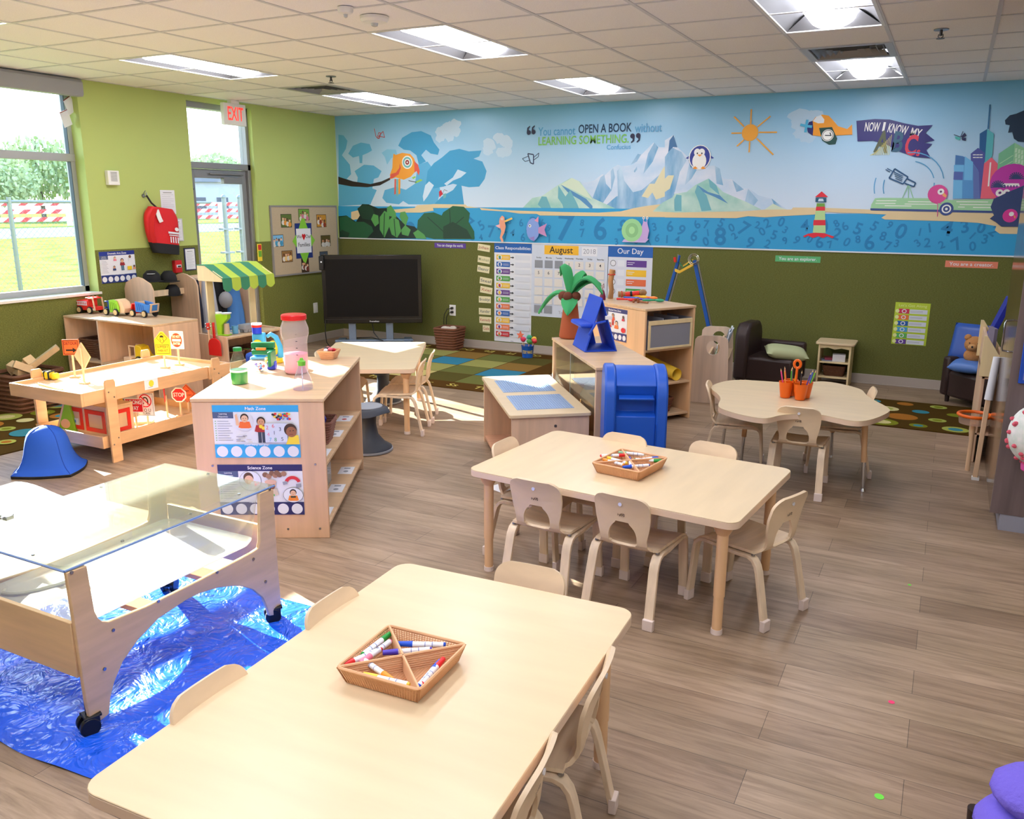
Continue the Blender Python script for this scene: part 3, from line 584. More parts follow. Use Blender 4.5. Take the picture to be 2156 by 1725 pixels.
PK = ink(216, 78, 150); u, v = c4((1638, 652))[0]; A.ell(u, v, .085, .085, PK); A.poly(c4((1672, 640), (1692, 660), (1688, 675), (1665, 662)), ink(238, 168, 110)); u, v = c4((1657, 638))[0]; A.ell(u, v, .028, .028, PW); A.ell(u, v, .01, .01, ink(90, 60, 110))
A.line(c4((1638, 690), (1636, 788)), .006, PK); A.line(c4((1636, 712), (1600, 698), (1660, 708)), .006, PK)
# city
A.line(c4((1952, 115), (1940, 262)), .012, ink(52, 110, 160))
for q, m_ in ((((1888, 380), (1890, 290), (1935, 262), (1925, 460), (1880, 460)), (40, 96, 150)), (((1935, 262), (1975, 290), (1965, 420), (1950, 470), (1920, 470)), (90, 180, 190)), (((1836, 410), (1880, 375), (1920, 405), (1912, 680), (1840, 680)), (80, 88, 160)), (((1745, 418), (1790, 425), (1845, 460), (1880, 510), (1890, 680), (1728, 680)), (86, 150, 210)),
              (((1745, 418), (1800, 430), (1800, 477), (1742, 475)), (70, 120, 180)), (((1735, 518), (1790, 520), (1788, 568), (1732, 566)), (84, 104, 174)), (((1800, 425), (1850, 460), (1846, 570), (1796, 568)), (112, 184, 232)), (((1735, 478), (1795, 478), (1795, 518), (1735, 516)), (112, 184, 232)), (((1732, 568), (1786, 570), (1784, 680), (1728, 680)), (112, 184, 232)), (((1850, 470), (1885, 520), (1890, 680), (1852, 680)), (96, 116, 180)),
              (((1916, 470), (1960, 432), (1998, 470), (1985, 680), (1894, 680)), (232, 104, 124)), (((2004, 410), (2100, 345), (2080, 560), (1990, 600)), (122, 190, 152)), (((2100, 345), (2200, 400), (2200, 640), (2075, 640)), (150, 206, 160))): A.poly(c4(*q), ink(*m_))
A.line(c4((1955, 462), (1942, 606)), .012, PW)
for r_ in range(2):
    for c_ in range(3): u, v = c4((1858+c_*20, 417+r_*16))[0]; A.rect(u-.012, v-.004, u+.012, v+.004, PW)
for r_ in range(4):
    for c_ in range(3): u, v = c4((2108+c_*18, 390+r_*30+c_*6))[0]; A.rect(u-.008, v-.018, u+.008, v+.018, ink(196, 228, 200))
A.line(c4((2010, 470), (2090, 420)), .006, ink(180, 220, 180)); A.line(c4((2010, 500), (2088, 455)), .006, ink(180, 220, 180))
A.poly(c4((2148, 540), (2250, 500), (2250, 640), (2140, 620)), ink(238, 170, 60))
for q in (((1735, 296), (1775, 310), (1790, 276)), ): A.line(c4(*q), .006, NV)
A.poly(c4((1778, 308), (1800, 284), (1810, 300), (1786, 318)), NV); A.poly(c4((1780, 318), (1808, 315), (1806, 334), (1786, 330)), NV); A.poly(c4((1775, 312), (1740, 305), (1745, 322), (1768, 330)), ink(80, 180, 180))
A.poly(c4((2041, 210), (2070, 180), (2110, 170), (2156, 150), (2260, 140), (2260, 350), (2120, 338), (2095, 320), (2085, 280), (2060, 285), (2070, 240), (2045, 235)), ink(40, 60, 84))
u, v = c4((2080, 580))[0]; A.ell(u, v, .17, .16, ink(190, 62, 168)); A.poly(c4((2010, 588), (2125, 588), (2130, 606), (2005, 606)), PW); A.poly(c4((1980, 630), (2130, 610), (2140, 720), (1990, 700)), ink(190, 62, 168))
for x in (2008, 2050): u, v = c4((x, 645))[0]; A.ell(u, v, .03, .032, PW); A.ell(u+.004, v, .012, .012, ink(110, 60, 130))
for k in range(7): A.poly(c4((2000+k*18, 600), (2010+k*18, 600), (2005+k*18, 620)), ink(60, 60, 130))
A.poly(c4((1955, 730), (1975, 680), (2020, 660), (2060, 640), (2110, 620), (2156, 600), (2260, 590), (2260, 850), (2020, 848), (1985, 820), (1950, 800), (1975, 780)), ink(56, 72, 118))
for cx_, cy_ in ((2000, 610), (2110, 560)):
    for k in range(11):
        a = PI*k/10; A.line(c4((cx_, cy_), (cx_+45*math.cos(a), cy_-40*math.sin(a))), .01, ink(56, 72, 118))
u, v = c4((2072, 782))[0]; A.ell(u, v, .06, .06, ink(216, 62, 150)); A.poly(c4((2092, 775), (2106, 790), (2098, 800)), ink(238, 168, 60)); u, v = c4((2080, 772))[0]; A.ell(u, v, .02, .02, PW)
mural = A.out('wall_mural', smooth=0)
tag(mural, 'printed blue mural with mountains, sea numerals, city skyline and a quotation', 'mural')
# cut out paper sea creatures stuck on the sea strip
def cutout(px, py, name, lab, fn):
    u, v = W(px, py); a = Art((u, -.035, v), (1, 0, 0), (0, 0, 1), (0, -1, 0)); fn(a); o = a.out(name, smooth=0, solid=.001)
    o.location = (u, -.035, v); o.data.transform(Matrix.Translation((-u, .035, -v))); o.location.y = -.034; tag(o, lab, 'paper cutout', 'paper sea creature cutouts')
def seahorse(a):
    a.poly([(-.03, .12), (.0, .15), (.03, .13), (.035, .08), (.05, .02), (.03, -.05), (.0, -.1), (.02, -.15), (-.005, -.16), (-.03, -.11), (-.01, -.03), (-.035, .03), (-.04, .08)], ink(236, 160, 130)); a.poly([(.03, .09), (.13, .13), (.14, .11), (.035, .07)], ink(240, 200, 100)); a.ell(.0, .11, .012, .012, PW); a.ell(0, .11, .005, .005, ink(20, 20, 20)); a.poly([(-.03, .05), (-.09, .03), (-.03, .0)], ink(236, 180, 190))
def bluefish(a):
    a.ell(-.02, 0, .085, .13, ink(132, 160, 226)); a.poly([(.05, .02), (.16, .07), (.13, 0), (.16, -.08), (.05, -.04)], ink(196, 140, 190)); a.poly([(.0, .1), (.05, .15), (.05, .08)], ink(226, 150, 180)); a.ell(-.06, .04, .018, .018, PW); a.ell(-.062, .04, .008, .008, ink(20, 20, 40)); a.poly([(-.07, -.1), (.0, -.14), (.0, -.08)], ink(150, 130, 200))
def snail(a):
    a.poly([(-.14, -.13), (.13, -.13), (.17, -.09), (.1, -.08), (-.12, -.1)], ink(200, 180, 226)); a.poly([(.05, -.12), (.15, -.1), (.17, 0), (.14, .09), (.1, .1), (.07, .0)], ink(196, 168, 222)); a.ell(-.03, .0, .12, .125, ink(158, 214, 154)); a.ell(-.03, .0, .075, .08, ink(140, 196, 138)); a.ell(-.03, 0, .035, .04, ink(170, 222, 160))
    for x in (.1, .14): a.line([(x, .08), (x, .13)], .008, ink(196, 168, 222)); a.ell(x, .135, .014, .014, PW); a.ell(x, .135, .006, .006, ink(20, 20, 30))
cutout(1060, 481, 'seahorse_cutout', 'small orange seahorse paper cutout, leftmost on the sea strip', seahorse)
cutout(1128, 483, 'fish_cutout', 'blue and purple paper fish stuck on the sea strip', bluefish)
cutout(1338, 485, 'snail_cutout', 'green shelled paper snail with a purple body on the sea strip', snail)
# ================================================================== POSTERS AND WALL ITEMS
PAPER = mat('paper_white', (226, 228, 236), .6); INK = mat('print_black', (30, 32, 40), .6); GREYP = mat('print_grey', (150, 154, 168), .6)
def pr_(r, g, b): return mat('print_%02x%02x%02x' % (r, g, b), (r, g, b), .5)
def backposter(name, px0, py0, px1, py1, lab, cat='poster', y=-.004, group=None):
    (u0, v1), (u1, v0) = W(px0, py0), W(px1, py1)
    a = Art((u0, -.0015, v0), (1, 0, 0), (0, 0, 1), (0, -1, 0)); a.w, a.h_ = u1-u0, v1-v0; return a
def fin(a, name, lab, cat, group=None): o = a.out(name, smooth=0); return tag(o, lab, cat, group)
# class responsibilities chart
a = backposter('', 1041, 512, 1118, 724, ''); w_, h_ = a.w, a.h_; a.slab(0, 0, w_, h_, PAPER); a.rect(0, h_-.11, w_, h_, pr_(34, 96, 176)); a.txt('Class Responsibilities', w_/2, h_-.055, .05, PAPER, width=w_*.94, bold=.01)
cols = [(238, 190, 60), (40, 96, 176), (104, 60, 140), (80, 160, 70), (238, 190, 60), (104, 60, 140), (80, 160, 70), (230, 120, 70), (40, 96, 176), (238, 190, 60), (230, 120, 70), (196, 40, 50)]
for k in range(12):
    v = h_-.165-k*.0845
    a.rect(.03, v-.03, .215, v+.03, pr_(*cols[k])); a.ell(.075, v, .032, .026, PAPER, 14); a.ell(.075, v+.003, .016, .016, pr_(*cols[(k*5+3) % 12]), 10); a.rect(.062, v-.022, .09, v-.008, pr_(*cols[(k*7+1) % 12]))
    for q in (0, 1): a.rect(.12, v+.004-q*.014, .2, v+.008-q*.014, PAPER)
    a.rect(.22, v-.005, .25, v+.005, INK); a.poly([(.248, v-.014), (.272, v), (.248, v+.014)], INK); a.rect(.285, v-.028, w_-.02, v+.028, pr_(214, 218, 230))
a.rect(w_/2-.02, .01, w_/2+.02, .016, GREYP)
fin(a, 'responsibilities_chart', 'tall narrow class responsibilities chart with a blue heading and coloured job cards', 'poster')
# calendar
(u0, v1), (u1, v0) = W(1120, 512), W(1277, 676); a = backposter('', 1120, 512, 1277, 676, ''); w_, h_ = a.w, a.h_; a.slab(0, 0, w_, h_, pr_(206, 214, 230))
a.rect(.165, h_-.125, .6, h_-.02, pr_(240, 184, 50)); a.txt('August', .38, h_-.073, .105, INK, bold=.01); a.rect(.64, h_-.13, .83, h_-.03, PAPER); a.txt('2018', .735, h_-.08, .08, GREYP)
days = ['Sunday', 'Monday', 'Tuesday', 'Wednesday', 'Thursday', 'Friday', 'Saturday']; cw = (w_-.06)/7
for k, d_ in enumerate(days): a.txt(d_, .03+cw*(k+.5), h_-.165, .024, INK, bold=.008)
num = 1
for r_ in range(6):
    for c_ in range(7):
        x = .03+cw*c_+.012; y = h_-.285-r_*.106; blank = (r_ == 0 and c_ < 3) or r_ == 5
        if r_ == 5 and c_ > 1: continue
        a.rect(x, y, x+cw-.026, y+.09, pr_(142, 146, 156) if blank else pr_(222, 218, 214))
        if not blank and num <= 7: a.txt(str(num), x+cw/2-.012, y+.048, .05, INK, bold=.01); 
        if not blank: num += 1
a.txt('Today is', w_*.46, .06, .05, GREYP)
fin(a, 'calendar_chart', 'large August wall calendar chart with a yellow month card', 'calendar')
# our day
a = backposter('', 1281, 516, 1368, 690, ''); w_, h_ = a.w, a.h_; a.slab(0, 0, w_, h_, pr_(214, 218, 232)); a.rect(0, h_-.13, w_, h_, pr_(34, 96, 176)); a.txt('Our Day', w_/2, h_-.065, .085, PAPER, bold=.008)
for k, c_ in enumerate(((96, 60, 146), (240, 190, 50), (226, 110, 70), (70, 160, 70), (96, 60, 146), (40, 120, 190), (240, 190, 50))):
    v = h_-.2-.105*k; a.ell(.065, v, .034, .034, INK, 18); a.ell(.065, v, .029, .029, PAPER, 18); a.rect(.12, v-.035, .2, v+.035, pr_(224, 228, 238)); a.rect(.225, v-.037, .46, v+.037, pr_(*c_))
    for q in (0, 1): a.rect(.235, v+.008-q*.02, .32-.02*q, v+.014-q*.02, PAPER)
fin(a, 'schedule_chart', 'blue headed daily schedule chart at the right of the calendar', 'poster')
# name cards
for k, (px, py, nm, c_, lab) in enumerate(((1019, 522, 'Jotham', (170, 60, 60), 'topmost'), (1019, 547, 'Moshiah', (150, 150, 110), 'second from the top'), (1018, 567, 'Eleanor', (60, 70, 90), 'third from the top'), (1023, 592, 'Steal', (70, 80, 100), 'fourth from the top'), (1024, 611, 'Xvier', (180, 70, 60), 'fifth from the top'), (1021, 631, 'Brooklyn', (60, 70, 90), 'sixth from the top'), (1021, 656, 'Xander', (70, 80, 90), 'third from the bottom'), (1022, 674, 'Kennedy', (180, 50, 60), 'second from the bottom'), (1024, 692, 'Gale', (190, 70, 60), 'lowest'))):
    u, v = W(px, py); r_ = -.12 if k < 5 else 0; wd = .17 if k not in (8,) else .1
    a = Art((0, 0, 0), (math.cos(r_), 0, math.sin(r_)), (-math.sin(r_), 0, math.cos(r_)), (0, -1, 0)); a.slab(-wd/2, -.04, wd/2, .04, pr_(228, 218, 178)); a.txt(nm, 0, 0, .05, pr_(*c_), width=wd*.85, bold=.004)
    o = a.out('name_card', smooth=0); o.location = (u, -.0015, v); tag(o, lab+' of the handwritten cream name cards beside the responsibilities chart', 'name card', 'name cards')
# coloured word strips
for px0, py0, px1, py1, nm, c_, lab in ((915, 512, 981, 523, 'You can change the world.', (92, 60, 150), 'purple word strip above the screen'), (1633, 538, 1727, 554, 'You are an explorer.', (92, 178, 116), 'green word strip below the lighthouse'), (1991, 549, 2100, 566, 'You are a creator.', (226, 132, 104), 'salmon word strip at the right end of the wall')):
    (u0, v1), (u1, v0) = W(px0, py0), W(px1, py1); wd = u1-u0; v0 = (v0+v1)/2-.03
    a = Art((u0, -.0015, v0), (1, 0, 0), (0, 0, 1), (0, -1, 0)); a.slab(0, 0, wd, .062, pr_(*c_)); a.txt(nm, wd/2, .031, .045, PAPER, width=wd*.84, bold=.012); fin(a, 'word_strip', lab, 'sign', 'motivational word strips')
# rhyme poster at right
(u0, v1), (u1, v0) = W(1886, 636), W(1949, 729); a = Art((u0, -.0015, v0), (1, 0, 0), (0, 0, 1), (0, -1, 0)); wd, h_ = u1-u0, v1-v0; a.slab(0, 0, wd, h_, pr_(186, 208, 60)); a.txt("Let's Get Along", wd/2, h_-.03, .035, pr_(226, 236, 160), width=wd*.8)
for k, c_ in enumerate(((206, 50, 90), (230, 120, 60), (36, 96, 176), (70, 160, 210), (90, 180, 90), (96, 60, 150))):
    v = h_-.085-k*.06; a.rect(.035, v-.023, .13, v+.023, pr_(*c_)); a.ell(.025, v, .018, .018, pr_(226, 232, 160), 12); a.ell(.085, v, .022, .02, PAPER, 12); a.ell(.085, v, .014, .013, pr_(*c_), 10); a.rect(.135, v-.022, wd-.02, v+.02, pr_(214, 220, 232))
    for q in (0, 1): a.rect(.142, v+.003-q*.01, wd-.06, v+.006-q*.01, GREYP)
fin(a, 'steps_poster', 'lime green poster with six coloured step rows, low on the right wall', 'poster')
# left wall helper
def LW(px, py, x=0.0): p = XP(px, py, x); return (p.y, p.z)
def leftart(px0, py0, px1, py1, x=.0015):
    (y0, z1), (y1, z0) = LW(px0, py0), LW(px1, py1); a = Art((x, y0, z0), (0, 1, 0), (0, 0, 1), (1, 0, 0)); a.w, a.h_ = y1-y0, z1-z0; return a
def kid(a, u, v, s, skin, shirt, hair=(40, 28, 24), pants=None):
    if pants: a.rect(u-.16*s, v-.62*s, u-.02*s, v-.1*s, pr_(*pants)); a.rect(u+.02*s, v-.62*s, u+.16*s, v-.1*s, pr_(*pants))
    a.poly([(u-.22*s, v+.18*s), (u+.22*s, v+.18*s), (u+.3*s, v-.1*s), (u+.18*s, v-.14*s), (u-.18*s, v-.14*s), (u-.3*s, v-.1*s)], pr_(*shirt)); a.ell(u, v+.36*s, .19*s, .2*s, pr_(*hair), 14); a.ell(u, v+.31*s, .155*s, .17*s, pr_(*skin), 14)
    a.ell(u-.055*s, v+.33*s, .018*s, .02*s, INK, 6); a.ell(u+.055*s, v+.33*s, .018*s, .02*s, INK, 6); a.rect(u-.045*s, v+.22*s, u+.045*s, v+.24*s, pr_(190, 70, 70))
SK1, SK2, SK3 = (228, 184, 150), (120, 78, 54), (206, 152, 116)
def zone(a, w_, h_, title, hc, bottom, lo=False):
    a.slab(0, 0, w_, h_, PAPER); a.rect(0, h_*.87, w_, h_, pr_(*hc)); a.txt(title, w_*.5, h_*.932, h_*.085, PAPER, bold=.02)
    a.rect(0, h_*.75, w_*.24, h_*.87, pr_(78, 92, 128)); a.txt('Learning', w_*.12, h_*.835, h_*.042, PAPER, bold=.01); a.txt('Objectives:', w_*.12, h_*.782, h_*.042, PAPER, bold=.01)
    for k in range(9): a.rect(w_*.05, h_*(.69-.045*k), w_*(.18+.02*(k % 3)), h_*(.70-.045*k), GREYP); a.rect(w_*.02, h_*(.688-.045*k), w_*.035, h_*(.702-.045*k), pr_(120, 190, 120))
    a.rect(0, 0, w_, h_*.255, pr_(*bottom)); a.txt('How many can play?', w_*.5, h_*.262, h_*.055, pr_(*hc) if False else PAPER, bold=.012)
    for k in range(6): a.ell(w_*(.085+.166*k), h_*.12, w_*.066, w_*.066, PAPER, 22)
(y0, z1), (y1, z0) = LW(208, 531), LW(288, 592); a = leftart(207, 531, 288, 591)
zone(a, a.w, a.h_, 'Dramatic Arts Zone', (34, 52, 140), (34, 52, 120)); w_, h_ = a.w, a.h_
kid(a, w_*.62, h_*.58, h_*.33, SK1, (150, 40, 50), pants=(60, 110, 140)); kid(a, w_*.42, h_*.72, h_*.2, SK1, (220, 120, 150)); kid(a, w_*.85, h_*.72, h_*.24, SK2, (220, 226, 236)); kid(a, w_*.38, h_*.42, h_*.22, SK3, (40, 60, 110)); a.rect(w_*.75, h_*.38, w_*.88, h_*.5, pr_(236, 200, 40)); kid(a, w_*.95, h_*.42, h_*.2, SK2, (220, 150, 120))
fin(a, 'zone_poster', 'dramatic arts poster with blue bands on the window wall', 'poster')
def doc(px0, py0, px1, py1, lab, frame=None, lines=9):
    a = leftart(px0, py0, px1, py1); w_, h_ = a.w, a.h_
    if frame: a.slab(-.012, -.012, w_+.012, h_+.012, pr_(*frame), .008)
    a.h = .0005 if not frame else .0085; a.rect(0, 0, w_, h_, PAPER); a.rect(w_*.2, h_*.88, w_*.8, h_*.9, INK)
    for k in range(lines): a.rect(w_*.1, h_*(.8-.75*k/lines), w_*(.9-.2*(k % 3 == 1)), h_*(.808-.75*k/lines), GREYP)
    fin(a, 'paper_notice', lab, 'notice', 'notices on the window wall')
doc(336, 400, 371, 451, 'upper white paper notice beside the red backpack'); doc(357, 463, 384, 505, 'framed paper notice half hidden behind the red backpack', (196, 200, 204)); doc(388, 525, 411, 566, 'white paper notice on a dark clipboard below the door corner', (40, 44, 80), 14)
# fire alarm
(y0, z1), (y1, z0) = LW(360, 548), LW(379, 574); t = thing('fire_alarm_pull', 'small red fire alarm pull station on the olive wall', 'fire alarm', (0, (y0+y1)/2, (z0+z1)/2))
RDP = mat('red_plastic', (200, 30, 36), .35)
B().m(RDP).box(.0005, .05, -.045, .045, -.065, .065).out('housing', t, bevel=.006); B().m(PAPER).box(.05, .056, -.03, .03, -.01, .02).m(INK).box(.056, .062, -.02, .02, -.004, .01).out('handle', t, bevel=.002)
# white sounder
t = thing('wall_sounder', 'small white vented box high on the green wall', 'sounder', (0, -3.42, 1.985)); B().m(WHITE).box(.0005, .05, -.062, .062, -.068, .068).out('housing', t, bevel=.006)
b = B().m(mat('dark_slot', (90, 92, 92), .6)); [b.box(.05, .051, -.035, .035, -.03+.013*k, -.025+.013*k) for k in range(7)]; b.out('grille', t, smooth=0)
# EXIT sign
p = XP(494, 239, .1); t = thing('exit_sign', 'white exit sign with red letters hanging below the ceiling at the door', 'exit sign', (.09, p.y+.0, 2.70))
B().m(WHITE).box(-.025, .025, -.17, .155, -.115, .11).box(-.03, .03, -.06, .06, .11, .148).out('housing', t, bevel=.004)
a = Art((.026, -.17, -.115), (0, 1, 0), (0, 0, 1), (1, 0, 0)); a.txt('EXIT', .165, .112, .19, mat('exit_red', (255, 60, 50), .4, emit=.7), bold=.014, width=.23, ysc=1.05); a.out('lettering', t, smooth=0)
# switch, outlet
t = thing('light_switch', 'white light switch plate on the olive wall behind the screen', 'switch', (0, -.56, .437)); B().m(WHITE).box(.0005, .008, -.04, .04, -.065, .065).out('plate', t, bevel=.002); B().m(WHITE).box(.008, .013, -.015, .015, -.03, .03).out('rocker', t, bevel=.002)
t = thing('wall_outlet', 'white wall outlet with two black plugs above the wicker basket', 'outlet', (1.745, 0, .45)); B().m(WHITE).box(-.045, .045, -.008, -.0005, -.068, .068).out('plate', t, bevel=.002)
for z in (.028, -.022): B().m(BLACK).cyl((0, -.008, z), (0, -.04, z), .016).out('plug', t)
tag(B().m(BLACK).tube([(1.74, -.04, .475), (1.70, -.06, .47), (1.66, -.07, .40), (1.645, -.06, .3), (1.65, -.05, .2), (1.65, -.045, .03)], .005).out('power_cord', None), 'left black power cord running from the wall outlet behind the basket', 'cord')
tag(B().m(BLACK).tube([(1.745, -.04, .425), (1.71, -.05, .42), (1.68, -.055, .36), (1.67, -.04, .25), (1.672, -.035, .03)], .005).out('power_cord', None), 'right black power cord hanging from the lower outlet plug', 'cord')
# bulletin board
(y0, z1), (y1, z0) = LW(566, 433), LW(706, 437); y0, y1, z0, z1 = -1.30, -.06, .885, 1.73
t = thing('bulletin_board', 'burlap bulletin board with grey frame and family photos', 'bulletin board', (0, (y0+y1)/2, z0)); hw, hh = (y1-y0)/2, z1-z0
B().m(mat('burlap', (196, 178, 150), .95, noise=(300, .15))).box(.0005, .016, -hw+.01, hw-.01, .01, hh-.01).out('panel', t, smooth=0)
b = B().m(mat('board_frame_grey', (138, 136, 136), .5)); b.box(.0005, .022, -hw, hw, 0, .02).box(.0005, .022, -hw, hw, hh-.02, hh).box(.0005, .022, -hw, -hw+.02, .02, hh-.02).box(.0005, .022, hw-.02, hw, .02, hh-.02).out('frame', t, bevel=.002)
cu, cv = LW(640, 507, .02); 
a = Art((0, 0, 0), (0, 1, 0), (0, 0, 1), (1, 0, 0)); a.rect(-.155, -.215, .155, .215, pr_(34, 52, 120)); a.poly([(0, .32), (.1, .12), (.21, 0), (.1, -.12), (0, -.31), (-.1, -.12), (-.21, 0), (-.1, .12)], pr_(130, 198, 62)); a.rect(-.135, -.15, .135, .15, PAPER)
a.txt('We', -.085, .05, .06, INK, bold=.006); a.txt('Our', .085, .05, .06, INK, bold=.006); a.txt('Families', 0, -.05, .07, INK, bold=.006)
a.poly([(0, .005), (.035, .055), (.03, .08), (.012, .085), (0, .07), (-.012, .085), (-.03, .08), (-.035, .055)], pr_(200, 30, 40)); o = a.out('families_card', smooth=0, solid=.001); o.location = (.018, cu, cv); tag(o, 'white families card on green and blue paper in the middle of the board', 'card')
PH = [(603, 465, .19, .16, 'upper left'), (640, 452, .2, .14, 'top centre'), (677, 465, .19, .16, 'upper right'), (585, 507, .2, .14, 'middle left'), (686, 507, .19, .14, 'middle right'), (605, 540, .19, .14, 'lower left'), (643, 559, .14, .18, 'bottom centre'), (682, 541, .16, .14, 'lower right, partly behind the screen')]
cl = [((90, 110, 50), (226, 150, 60)), ((110, 160, 60), (200, 120, 140)), ((196, 140, 50), (150, 60, 40)), ((120, 180, 220), (70, 150, 190)), ((90, 80, 40), (196, 196, 190)), ((150, 110, 60), (226, 190, 120)), ((60, 44, 34), (120, 60, 50)), ((70, 80, 96), (190, 180, 170))]
for k, (px, py, wd, ht, nm) in enumerate(PH):
    u, v = LW(px, py, .02); a = Art((0, 0, 0), (0, 1, 0), (0, 0, 1), (1, 0, 0)); a.slab(-wd/2, -ht/2, wd/2, ht/2, pr_(60, 54, 50)); a.rect(-wd/2+.006, -ht/2+.006, wd/2-.006, ht/2-.006, pr_(*cl[k][0]))
    rr = random.Random(k)
    for q in range(4):
        x = -wd*.3+wd*.2*q; y = rr.uniform(-.02, .02); a.ell(x, y-.035, .028, .03, pr_(*cl[k][1] if q % 2 else (210, 206, 200)), 12); a.ell(x, y+.012, .017, .019, pr_(*(SK1, SK3, SK2)[(q+k) % 3]), 10); a.poly([(x-.018, y+.014), (x, y+.036), (x+.018, y+.014), (x, y+.024)], pr_(60, 40, 30))
    o = a.out('family_photo', smooth=0); o.location = (.0175, u, v); tag(o, 'framed family snapshot pinned at the '+nm+' of the burlap board', 'photo', 'family photos on the board')
# red backpack on a hook
p = XP(301, 412, .0); t = thing('wall_hook', 'metal coat hook on the green wall holding the red backpack', 'hook', (0, p.y, p.z)); B().m(STEEL).cyl((.0005, 0, 0), (.012, 0, 0), .018).tube([(.008, 0, 0), (.04, 0, -.01), (.055, 0, .01), (.05, 0, .03)], .005).tube([(.008, 0, 0), (.02, 0, .03), (.03, .01, .05)], .004).out('hook', t)
t = thing('backpack', 'red backpack with black base hanging from the wall hook', 'backpack', (.062, p.y+.16, p.z-.16))
RB = mat('red_nylon', (214, 32, 40), .6, bump=(25, .4)); BB = mat('black_nylon', (30, 30, 34), .7)
def bag(u, v):
    a = 2*PI*u; z = -.42+.46*v; wv = (.15+.05*math.sin(v*PI*.8))*(1-.25*max(0, v-.85)/.15); c, s = math.cos(a), math.sin(a)
    x = .055*math.copysign(abs(c)**.7, c)+.0; y = wv*math.copysign(abs(s)**.6, s); q = .22*(z+.2)
    return (x, y*1.0-q*.35+.0+.05*math.sin(6*z)*.4, z+.25*y*(-1)*.5)
b = B().m(RB); b.sheet(lambda u, v: bag(u, .2+.8*v), 24, 14, True); b.f([b.v(bag(k/24, 1)) for k in range(24)]); b.out('body', t, sub=1)
b = B().m(BB); b.sheet(lambda u, v: (lambda q: (q[0]*1.02, q[1]*1.02, q[2]))(bag(u, .22*v)), 24, 5, True); b.f([b.v(bag(k/24, 0)) for k in range(24)]); b.out('base_panel', t, sub=1)
B().m(RB).sweep([(.055, -.13, .03), (.075, -.19, -.06), (.07, -.2, -.2), (.055, -.17, -.3)], (1, .3, 0), .05, .014).out('shoulder_strap', t); B().m(BB).tube([(-.01, -.16, .16), (0, -.12, .09), (.02, -.06, .03)], .009).out('hanging_loop', t)
B().m(mat('white_label', (235, 235, 235), .5)).sweep([(.068, -.12, .02), (.074, -.1, -.06), (.074, -.08, -.1)], (0, 1, .3), .05, .01).out('luggage_tag', t, bevel=.004)
a = Art((.066, .06, -.22), (0, 1, -.12), (0, 0, 1), (1, 0, 0)); [a.rect(-.04+.03*k, -.09, -.025+.03*k, -.03, PAPER) for k in range(4)]; a.rect(-.06, 0, .09, .02, PAPER); a.rect(-.05, -.02, .08, -.01, PAPER); a.ell(.05, .05, .025, .02, PAPER, 10); a.out('printed_logo', t, smooth=0)
# roller shade cassette + paper flags
t = thing('roller_shade', 'grey roller shade cassette above the left window', 'roller shade', (0, -4.45, 2.69)); B().m(mat('shade_grey', (150, 152, 158), .45)).prism([(.002, 0), (.085, 0), (.1, .02), (.1, .12), (.08, .145), (.002, .145)], -1.52, .765, 'xz').out('cassette', t)
for o in t.children: o.rotation_euler = (0, 0, 0)

# paper strips on a cord at the upper right of the window, and a small tag by the door
for px, py, rz, lab in ((146, 219, -.5, 'upper white paper strip with a dark red edge at the window corner'), (138, 247, -.35, 'lower white paper strip with a dark red edge at the window corner')):
    p = XP(px, py, -.06); o = B().m(PAPER).box(-.001, .001, -.06, .06, -.08, .05).m(mat('print_darkred', (120, 40, 40), .5)).box(-.0015, .0015, -.06, .06, .05, .058).out('window_flag', smooth=0); o.location = p; o.rotation_euler = (-rz, 0, .3); tag(o, lab, 'paper strip')
p = XP(546, 530, .0); t = thing('hanging_tag', 'small yellow, green and red paddle hanging on the wall beside the door', 'tag', (.006, p.y, p.z)); B().m(mat('print_yellow', (240, 210, 60), .5)).box(-.003, .003, -.035, .035, -.11, .09).out('backing', t, bevel=.003); B().m(pr_(200, 50, 50)).box(.003, .006, -.025, .025, .02, .08).out('red_panel', t); B().m(pr_(110, 170, 60)).box(.003, .006, -.025, .025, -.06, .01).out('green_panel', t)
# ================================================================== TABLES AND CHAIRS
def wood(name, rgb, k=.16, sc=(3, 3, 30), rough=.38, c2=None, bump=None):
    return mat(name, rgb, rough, noise=(sc, k) if c2 is None else (sc, k, c2))
MAPLE = wood('maple_laminate', (224, 200, 162), .04, (2, 14, 2), .3)
EDGE = mat('maple_edge_band', (230, 202, 176), .45)
BIRCH = wood('birch_ply', (236, 210, 176), .10, (3, 30, 3), .38)
BIRCHV = wood('birch_ply_upright', (238, 214, 184), .10, (30, 30, 2.5), .38)
PLY = wood('ply_cabinet', (226, 190, 158), .09, (26, 26, 1.6), .42)
PLYH = wood('ply_shelf', (218, 184, 146), .10, (2, 24, 24), .35)
LEGM = mat('leg_beige', (228, 186, 142), .35)
CAPM = mat('foot_cap_plastic', (225, 208, 200), .4)
def rrect(hx, hy, r, n=5):
    o = []
    for cx, cy, a0 in ((hx-r, hy-r, 0), (-hx+r, hy-r, 90), (-hx+r, -hy+r, 180), (hx-r, -hy+r, 270)):
        for k in range(n+1): a = math.radians(a0+90*k/n); o.append((cx+r*math.cos(a), cy+r*math.sin(a)))
    return o
TH = .53
